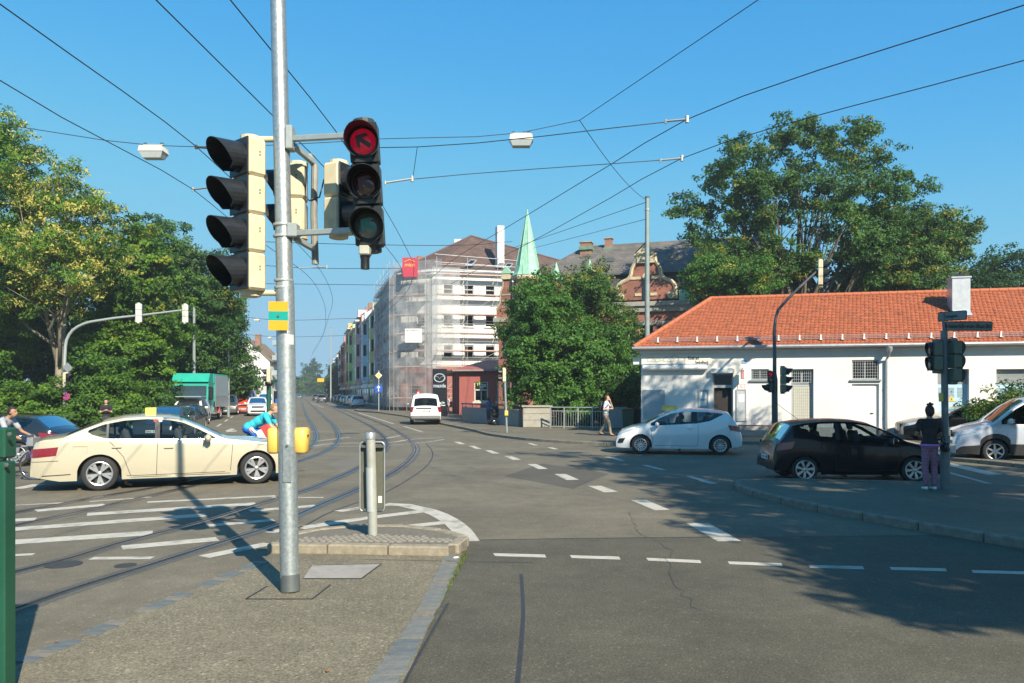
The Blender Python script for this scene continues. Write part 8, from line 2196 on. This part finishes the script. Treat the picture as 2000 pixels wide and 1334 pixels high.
def person(label, loc, rz, pose, shirt, trousers, hair, skin=SKIN, scale=1.0, sleeves='short', shoes=BLACKP, look=0.0, hairstyle='short', legs=True, female=False, vox=.014, tilt=0.0):
    J = dict(STAND); J.update(pose); J = {k: Vector(v) for k, v in J.items()}
    t = thing('person', loc, rz, label, 'person'); t.scale = (scale,) * 3
    f = .93 if female else 1.0
    def torso(mb, g):
        p, c, n = J['pelvis'], J['chest'], J['neck']
        M_ = (c - p).to_track_quat('Z', 'X').to_matrix().to_4x4()
        ax = (c - p).normalized(); lat = (J['shl'] - J['shr']).normalized(); fw = lat.cross(ax).normalized()
        B_ = Matrix((fw, lat, ax)).transposed()
        mb.ell(p + ax * .02, (.115 + g, .165 + g, .14), B_); mb.ell(p.lerp(c, .4), (.10 + g, .14 * f + g, .17), B_); mb.ell(p.lerp(c, .75), (.115 + g, .155 * f + g, .18), B_); mb.ell(c + ax * .06, (.115 + g, .175 * f + g, .15), B_)
        for s_ in ('l', 'r'):
            mb.cone2(c.lerp(n, .55), J['sh' + s_], .075 + g, .062 + g)
    b = MB(); torso(b, 0)
    b.cone2(J['chest'].lerp(J['neck'], .7), J['head'] - Vector((.01, 0, .04)), .058, .052)
    H_ = J['head']; Rh = Matrix.Rotation(look, 3, 'Z') @ Matrix.Rotation(tilt, 3, 'Y')
    hv = lambda x, y, z: H_ + Rh @ Vector((x, y, z))
    b.ell(hv(-.01, 0, .02), (.098, .076, .105), Rh); b.ell(hv(.025, 0, -.045), (.068, .056, .075), Rh)
    b.cone2(hv(.085, 0, .01), hv(.108, 0, -.025), .012, .017, 6)
    b.ell(hv(.08, 0, -.062), (.016, .026, .010), Rh)
    for s_ in (-1, 1): b.ell(hv(-.01, s_ * .078, -.005), (.022, .012, .032), Rh)
    for s_ in ('l', 'r'):
        sg = 1 if s_ == 'l' else -1
        b.cone2(J['sh' + s_], J['el' + s_], .050 * f, .040 * f); b.cone2(J['el' + s_], J['wr' + s_], .040 * f, .027 * f)
        d = (J['wr' + s_] - J['el' + s_]).normalized(); side = d.cross(Vector((0, 0, 1))); side = side.normalized() if side.length > .1 else Vector((0, 1, 0)); up = side.cross(d)
        W_ = J['wr' + s_]
        b.cone2(W_, W_ + d * .075, .028, .036)
        for k in range(4):
            base_ = W_ + d * .085 + up * (.027 - .018 * k); ln = (.07, .078, .073, .058)[k]
            cu_ = d * .75 + side * .5 * sg
            b.cone2(base_, base_ + d * ln * .55, .0105, .0095, 6); b.cone2(base_ + d * ln * .55, base_ + d * ln * .55 + cu_ * ln * .5, .0095, .008, 6)
        b.cone2(W_ + d * .03 + up * .02, W_ + d * .075 + up * .055 + side * .015 * sg, .014, .010, 6)
        b.cone2(J['hi' + s_], J['kn' + s_], .085, .056); b.cone2(J['kn' + s_], J['an' + s_], .055, .038)
        b.cone2(J['an' + s_], J['an' + s_] + Vector((.13, 0, -.045)), .042, .032)
    fused('body', b, skin, t, vox)
    sh = MB(); torso(sh, .014)
    for s_ in ('l', 'r'):
        e_ = J['sh' + s_].lerp(J['el' + s_], .62 if sleeves == 'short' else 1)
        sh.cone2(J['sh' + s_], e_, .066 * f, .060 * f if sleeves == 'short' else .052)
        if sleeves == 'long': sh.cone2(J['el' + s_], J['el' + s_].lerp(J['wr' + s_], .93), .052, .040)
    sh.ell(J['chest'].lerp(J['neck'], .75), (.07, .075, .05))
    fused('shirt', sh, shirt, t, vox)
    if legs:
        tr_ = MB(); p = J['pelvis']; tr_.ell(p - Vector((0, 0, .03)), (.132, .178, .12))
        for s_ in ('l', 'r'):
            tr_.cone2(p.lerp(J['hi' + s_], .8), J['kn' + s_], .10, .070); tr_.cone2(J['kn' + s_], J['an' + s_] + Vector((0, 0, .03)), .070, .056)
        fused('trousers', tr_, trousers, t, vox)
        for s_ in ('l', 'r'):
            so = MB(); a = J['an' + s_]
            so.ell(a + Vector((.0, 0, -.045)), (.055, .045, .045)); so.ell(a + Vector((.08, 0, -.055)), (.10, .047, .036)); fused('shoe', so, shoes, t, vox, 3)
    hr_ = MB(); e_ = MB(); e_.ell((0, 0, 0), (.108, .088, .116), None, 18, 12)
    for fc in e_.f:
        c = sum((Vector(e_.v[i]) for i in fc), Vector()) / len(fc)
        if (c.x < .02 and c.z > -.075) or c.z > .055:
            hr_.add([hv(e_.v[i][0] - .012, e_.v[i][1], e_.v[i][2] + .024) for i in fc], [tuple(range(len(fc)))])
    if hairstyle == 'bun':
        for k in range(18):
            a = random.uniform(0, 6.3); q = random.uniform(0, 1)
            hr_.ell(hv(-.035 + .05 * q * math.cos(a), .055 * q * math.sin(a), .14 + random.uniform(-.025, .035)), (.028, .028, .024), None, 8, 6)
        hr_.ell(hv(-.05, 0, .0), (.075, .08, .11), None)
    obj('hair', hr_, hair, t, sm=True)
    for s_ in (-1, 1):
        ey = MB(); ey.ell(hv(.082, s_ * .03, .018), (.008, .012, .007), Rh, 8, 6); obj('eye', ey, INK, t)
    return t, J
FAB = lambda n, c: pm(n, c, .85, 0, .12, 10, .2, bscale=60)
# walking man on the phone
g0 = G(1183, 851, .11)
man, J = person('man in light blue shirt and khaki trousers walking while phoning', g0, R(-14), dict(
    pelvis=(0, 0, .93), chest=(.03, 0, 1.29), neck=(.03, 0, 1.48), head=(.07, 0, 1.625), shl=(.04, .185, 1.42), shr=(.02, -.185, 1.42), ell=(.26, .24, 1.22), wrl=(.19, .12, 1.47), elr=(-.06, -.25, 1.14), wrr=(.20, -.20, 1.16),
    hil=(0, .09, .9), hir=(0, -.09, .9), knl=(-.02, .10, .50), anl=(-.26, .10, .12), knr=(.17, -.10, .52), anr=(.22, -.10, .09)), FAB('shirt_light_blue', (.50, .58, .70)), FAB('trousers_khaki', (.34, .27, .18)), HAIRB, scale=1.02)
mb = MB(); mb.tube([(-.10, -.12, 1.12), (.02, -.165, 1.20), (.13, -.14, 1.33), (.08, -.12, 1.46), (-.06, -.12, 1.47)], .02, 6); bk = obj('strap', mb, BLACKP, man)
mb = MB(); mb.rbox((-.20, 0, 1.27), (.16, .28, .42), .06); obj('backpack', mb, BLACKP, man, sm=40)
mb = MB(); mb.tube([(.135 * math.cos(a), .185 * math.sin(a), .985) for a in np.linspace(0, 2 * PI, 17)], .016, 6); obj('belt', mb, pm('belt_brown', (.10, .045, .02), .5), man)
mb = MB(); mb.rbox((.13, .09, 1.62), (.02, .07, .14), .006, M=Matrix.Rotation(.4, 4, 'X')); obj('phone', mb, BLACKP, man)
# woman with her back to us
g0 = G(1816, 957, .115)
wo, J = person('woman with her back turned, dark top and pink patterned trousers', g0, R(86), dict(ell=(.05, .25, 1.15), wrl=(.20, .14, 1.10), elr=(.04, -.25, 1.15), wrr=(.20, -.14, 1.08), hil=(0, .085, .9), hir=(0, -.085, .9), anl=(-.02, .085, .09), anr=(-.02, -.085, .09), knl=(.01, .09, .5), knr=(.01, -.09, .5)),
    FAB('top_black', (.014, .015, .02)), brickm('pink_pattern', (.20, .055, .11), (.09, .03, .06), (.33, .15, .22), bw=.09, bh=.07, ms=.03), HAIRD, skin=SKIN2, scale=.93, sleeves='short', shoes=WHITEP, hairstyle='bun', female=True)
mb = MB(); mb.tube([(.128 * math.cos(a), .182 * math.sin(a), .935) for a in np.linspace(0, 2 * PI, 19)], .028, 8); obj('hem_band', mb, FAB('hem_pink', (.45, .18, .48)), wo, sm=True)
mb = MB(); mb.rbox((.0, -.30, .90), (.26, .12, .20), .04); hb = obj('handbag', mb, BLACKP, wo, sm=40); mb = MB(); mb.tube([(.1, -.28, .98), (.03, -.22, 1.25), (0, -.15, 1.46), (-.05, -.22, 1.25), (-.1, -.28, .98)], .01, 6); obj('strap', mb, BLACKP, hb)
# cyclists
def bicycle(label, loc, rz, frame=FAB('bike_frame_grey', (.25, .27, .3)), scale=1.0, group='bicycles'):
    t = thing('bicycle', loc, rz, label, 'bicycle', group); t.scale = (scale,) * 3
    r_ = .34
    for x in (-.52, .52):
        mb = MB(); mb.tube([(x + r_ * math.cos(a), 0, r_ + r_ * math.sin(a)) for a in np.linspace(0, 2 * PI, 41)], .018, 6); wl = obj('wheel', mb, RUBBER, t, sm=True)
        mb = MB(); mb.tube([(x + (r_ - .025) * math.cos(a), 0, r_ + (r_ - .025) * math.sin(a)) for a in np.linspace(0, 2 * PI, 41)], .010, 5); obj('rim', mb, CHROME, wl, sm=True)
        mb = MB()
        for k in range(14): a = 2 * PI * k / 14; mb.tube([(x, 0, r_), (x + (r_ - .03) * math.cos(a), 0, r_ + (r_ - .03) * math.sin(a))], .0018, 3)
        mb.tube([(x, -.05, r_), (x, .05, r_)], .022, 8); obj('spokes', mb, CHROME, wl)
    mb = MB()
    for a, b in (((-.52, .0, .34), (-.06, 0, .30)), ((-.06, 0, .30), (-.18, 0, .82)), ((-.18, 0, .74), (.36, 0, .78)), ((-.06, 0, .30), (.38, 0, .68)), ((-.52, 0, .34), (-.16, 0, .72)), ((.34, 0, .86), (.40, 0, .64))): mb.tube([a, b], .017, 8)
    obj('frame', mb, frame, t, sm=45)
    mb = MB(); mb.tube([(.40, 0, .64), (.44, 0, .5), (.52, 0, .34)], .015, 8); mb.tube([(.34, 0, .84), (.33, 0, .98)], .014, 8); obj('fork', mb, pm('fork_blue', (.02, .03, .3), .4), t, sm=45)
    mb = MB(); mb.tube([(.22, -.29, .99), (.36, -.22, 1.03), (.35, 0, 1.0), (.36, .22, 1.03), (.22, .29, .99)], .013, 8); obj('handlebar', mb, CHROME, t, sm=45)
    mb = MB(); mb.ell((-.21, 0, .90), (.14, .075, .03)); mb.tube([(-.18, 0, .80), (-.2, 0, .89)], .013, 6); obj('saddle', mb, BLACKP, t, sm=True)
    mb = MB(); mb.lathe([(.09, -.005), (.09, .005)], 18, Matrix.Translation((-.06, -.05, .30)) @ Matrix.Rotation(R(90), 4, 'X')); mb.box((-.06, -.09, .13), (.02, .02, .34)); mb.box((-.06, -.13, -.03 + .0), (.1, .08, .02)) if False else None; mb.box((-.06, -.13, .14), (.1, .09, .02)); mb.box((-.06, .13, .47), (.1, .09, .02)); obj('crank', mb, DARKST, t)
    return t
RIDE = dict(pelvis=(-.20, 0, 1.0), chest=(.05, 0, 1.28), neck=(.17, 0, 1.42), head=(.27, 0, 1.535), shl=(.15, .185, 1.35), shr=(.15, -.185, 1.35), ell=(.22, .25, 1.10), elr=(.22, -.25, 1.10), wrl=(.30, .25, 1.07), wrr=(.30, -.25, 1.07), hil=(-.20, .09, .96), hir=(-.20, -.09, .96), knl=(.12, .10, .78), knr=(.10, -.10, .62), anl=(-.08, .12, .54), anr=(-.10, -.12, .24))
p0 = D(508, 800, 20.0); loc = Vector((p0.x, 20.0, 0))
rd = dict(RIDE); rd.update(pelvis=(-.28, 0, .99), chest=(.07, 0, 1.20), neck=(.22, 0, 1.33), head=(.34, 0, 1.44), shl=(.19, .185, 1.26), shr=(.19, -.185, 1.26), ell=(.34, .26, 1.02), elr=(.34, -.26, 1.02), wrl=(.50, .25, .98), wrr=(.50, -.25, .98))
p1, J = person('cyclist in turquoise shirt and blue trousers leaning over the handlebar', loc, R(2), rd, FAB('shirt_turquoise', (.03, .46, .56)), FAB('trousers_blue', (.012, .13, .55)), HAIRL, scale=1.1, tilt=.25)
for sy in (-1, 1):
    mb = MB()
    for k in range(3): mb.tube([Vector((-.14, sy * .195, .99 - .02 * k)), Vector((.0, sy * .185, .88 - .03 * k)), Vector((.11, sy * .175, .72 - .03 * k))], .008, 4)
    obj('trouser_stripes', mb, WHITEP, p1)
mb = MB(); mb.rbox((.24, -.30, .92), (.22, .06, .30), .03, M=Matrix.Rotation(-.5, 4, 'Y')); hb = obj('bag_red_half', mb, pm('bag_red', (.5, .05, .05), .6), p1); mb = MB(); mb.rbox((.12, -.30, .82), (.20, .062, .28), .03, M=Matrix.Rotation(-.5, 4, 'Y')); obj('bag_white_half', mb, WHITEP, hb)
bicycle('bicycle of the turquoise cyclist behind the taxi bonnet', loc + Vector((.0, 0, 0)), R(2))
p0 = D(6, 800, 17.6); loc = Vector((p0.x, 17.6, 0))
rd = dict(RIDE); rd.update(head=(.22, 0, 1.55), neck=(.12, 0, 1.43), chest=(.0, 0, 1.27), shl=(.10, .185, 1.36), shr=(.10, -.185, 1.36), elr=(.26, -.27, 1.10), wrr=(.46, -.28, 1.01), ell=(.26, .27, 1.10), wrl=(.46, .28, 1.01))
p2, J = person('cyclist in grey T-shirt with bag strap behind the green cabinet', loc, R(0), rd, FAB('shirt_grey', (.33, .35, .38)), FAB('trousers_dark', (.03, .03, .04)), HAIRD, skin=SKIN2)
mb = MB(); mb.tube([(-.1, -.17, 1.1), (.03, -.19, 1.25), (.13, -.11, 1.42), (.0, .02, 1.47)], .014, 6); obj('strap', mb, BLACKP, p2)
b2 = bicycle('bicycle of the grey-shirted cyclist beside the taxi boot', loc + Vector((.20, 0, 0)), 0, scale=1.0)
mb = MB(); mb.rbox((.50, 0, .88), (.14, .3, .20), .01); obj('basket', mb, ZINC, b2)
# others farther off
g0 = D(207, 800, 35); person('person in black T-shirt looking at a phone beside the hedge', (g0.x, 35, 0), R(-60), dict(elr=(.05, -.24, 1.14), wrr=(.26, -.08, 1.22), ell=(.05, .24, 1.14), wrl=(.26, .08, 1.22)), FAB('shirt_black', (.015, .015, .016)), FAB('trousers_grey', (.05, .05, .06)), HAIRD, scale=.97, vox=.02)
g0 = G(954, 829, .11); person('person in blue top standing beside a dark pram', g0, R(40), dict(elr=(.08, -.24, 1.14), wrr=(.26, -.18, 1.06), ell=(.08, .24, 1.14), wrl=(.26, .18, 1.06)), FAB('top_blue', (.02, .09, .26)), FAB('trousers_navy', (.02, .025, .04)), HAIRD, skin=SKIN2, scale=.90, vox=.02)
pr_ = thing('pram', g0 + Vector((.55, -.25, 0)), R(20), 'dark pram beside the person in the blue top', 'pram')
mb = MB(); mb.ell((0, 0, .62), (.42, .24, .22)); obj('basket', mb, pm('pram_black', (.015, .016, .02), .7), pr_, sm=True); mb = MB(); mb.ell((-.18, 0, .82), (.26, .25, .26)); obj('hood', mb, MATS['pram_black'], pr_, sm=True); mb = MB(); mb.tube([(.3, .2, .5), (-.5, .2, 1.0), (-.5, -.2, 1.0), (.3, -.2, .5)], .014, 6); obj('handle', mb, DARKST, pr_)
for x in (-.3, .3):
    for y in (-.22, .22): make_wheel(pr_, (x, y, .15), .15, 1 if y > 0 else -1, dict(sp=5, rim=.7, wi=.01, wo=.01, kind='pram'), True)
g0 = G(876, 811, .11); person('person in pale shirt walking past the red house', g0, R(200), dict(knl=(.12, .1, .52), anl=(.15, .1, .09), knr=(-.03, -.1, .5), anr=(-.2, -.1, .12)), FAB('shirt_pale', (.5, .5, .55)), FAB('trousers_navy', (.02, .025, .04)), HAIRD, scale=.92, vox=.022)
bk = bicycle('parked bicycle leaning at the grey parapet', G(911, 817, .11), R(70)); bk.rotation_euler = (R(6), 0, R(62))
# people inside the cars
SIT = dict(pelvis=(0, 0, .62), chest=(-.06, 0, .96), neck=(-.08, 0, 1.15), head=(-.06, 0, 1.28), shl=(-.07, .18, 1.08), shr=(-.07, -.18, 1.08), ell=(.12, .22, .88), elr=(.12, -.22, .88), wrl=(.36, .16, .98), wrr=(.36, -.16, .98))
def occupant(car, x, y, dz, label, shirt, skin=SKIN2, hair=HAIRD, sc=.92):
    M_ = Matrix.Translation(car.location) @ Matrix.Rotation(car.rotation_euler.z, 4, 'Z') @ Matrix.Diagonal((*car.scale, 1))
    p = M_ @ Vector((x, y, dz)); person(label, p, car.rotation_euler.z, SIT, shirt, None, hair, skin, scale=sc, legs=False, vox=.02)
occupant(taxi, E.L / 2 - 2.30, .36, .0, 'taxi driver at the wheel seen through the window', FAB('shirt_dark', (.05, .05, .06)))
occupant(taxi, E.L / 2 - 3.28, -.36, .0, 'passenger on the rear seat of the taxi', FAB('shirt_brown', (.08, .05, .04)))
occupant(whc, HC.L / 2 - 2.05, .36, .0, 'driver inside the white hatchback', FAB('shirt_dark', (.05, .05, .06)))
occupant(blc, HC.L / 2 - 2.05, .36, .0, 'driver inside the black hatchback', FAB('shirt_dark', (.05, .05, .06)))
# ================================================================ summer haze over the far street
mb = MB(); mb.box((0, 240, 16.5), (400, 560, 35.6))
hz = obj('haze', mb, [], label='thin summer haze hanging over the street', cat='haze', kind='stuff')
m = bpy.data.materials.new('haze'); m.use_nodes = True
N = m.node_tree.nodes; N.remove(N['Principled BSDF'])
pv_ = N.new('ShaderNodeVolumePrincipled'); pv_.inputs['Density'].default_value = .0007; pv_.inputs['Color'].default_value = (.80, .88, .95, 1); pv_.inputs['Anisotropy'].default_value = .2
m.node_tree.links.new(pv_.outputs[0], N['Material Output'].inputs['Volume'])
hz.data.materials.append(m)
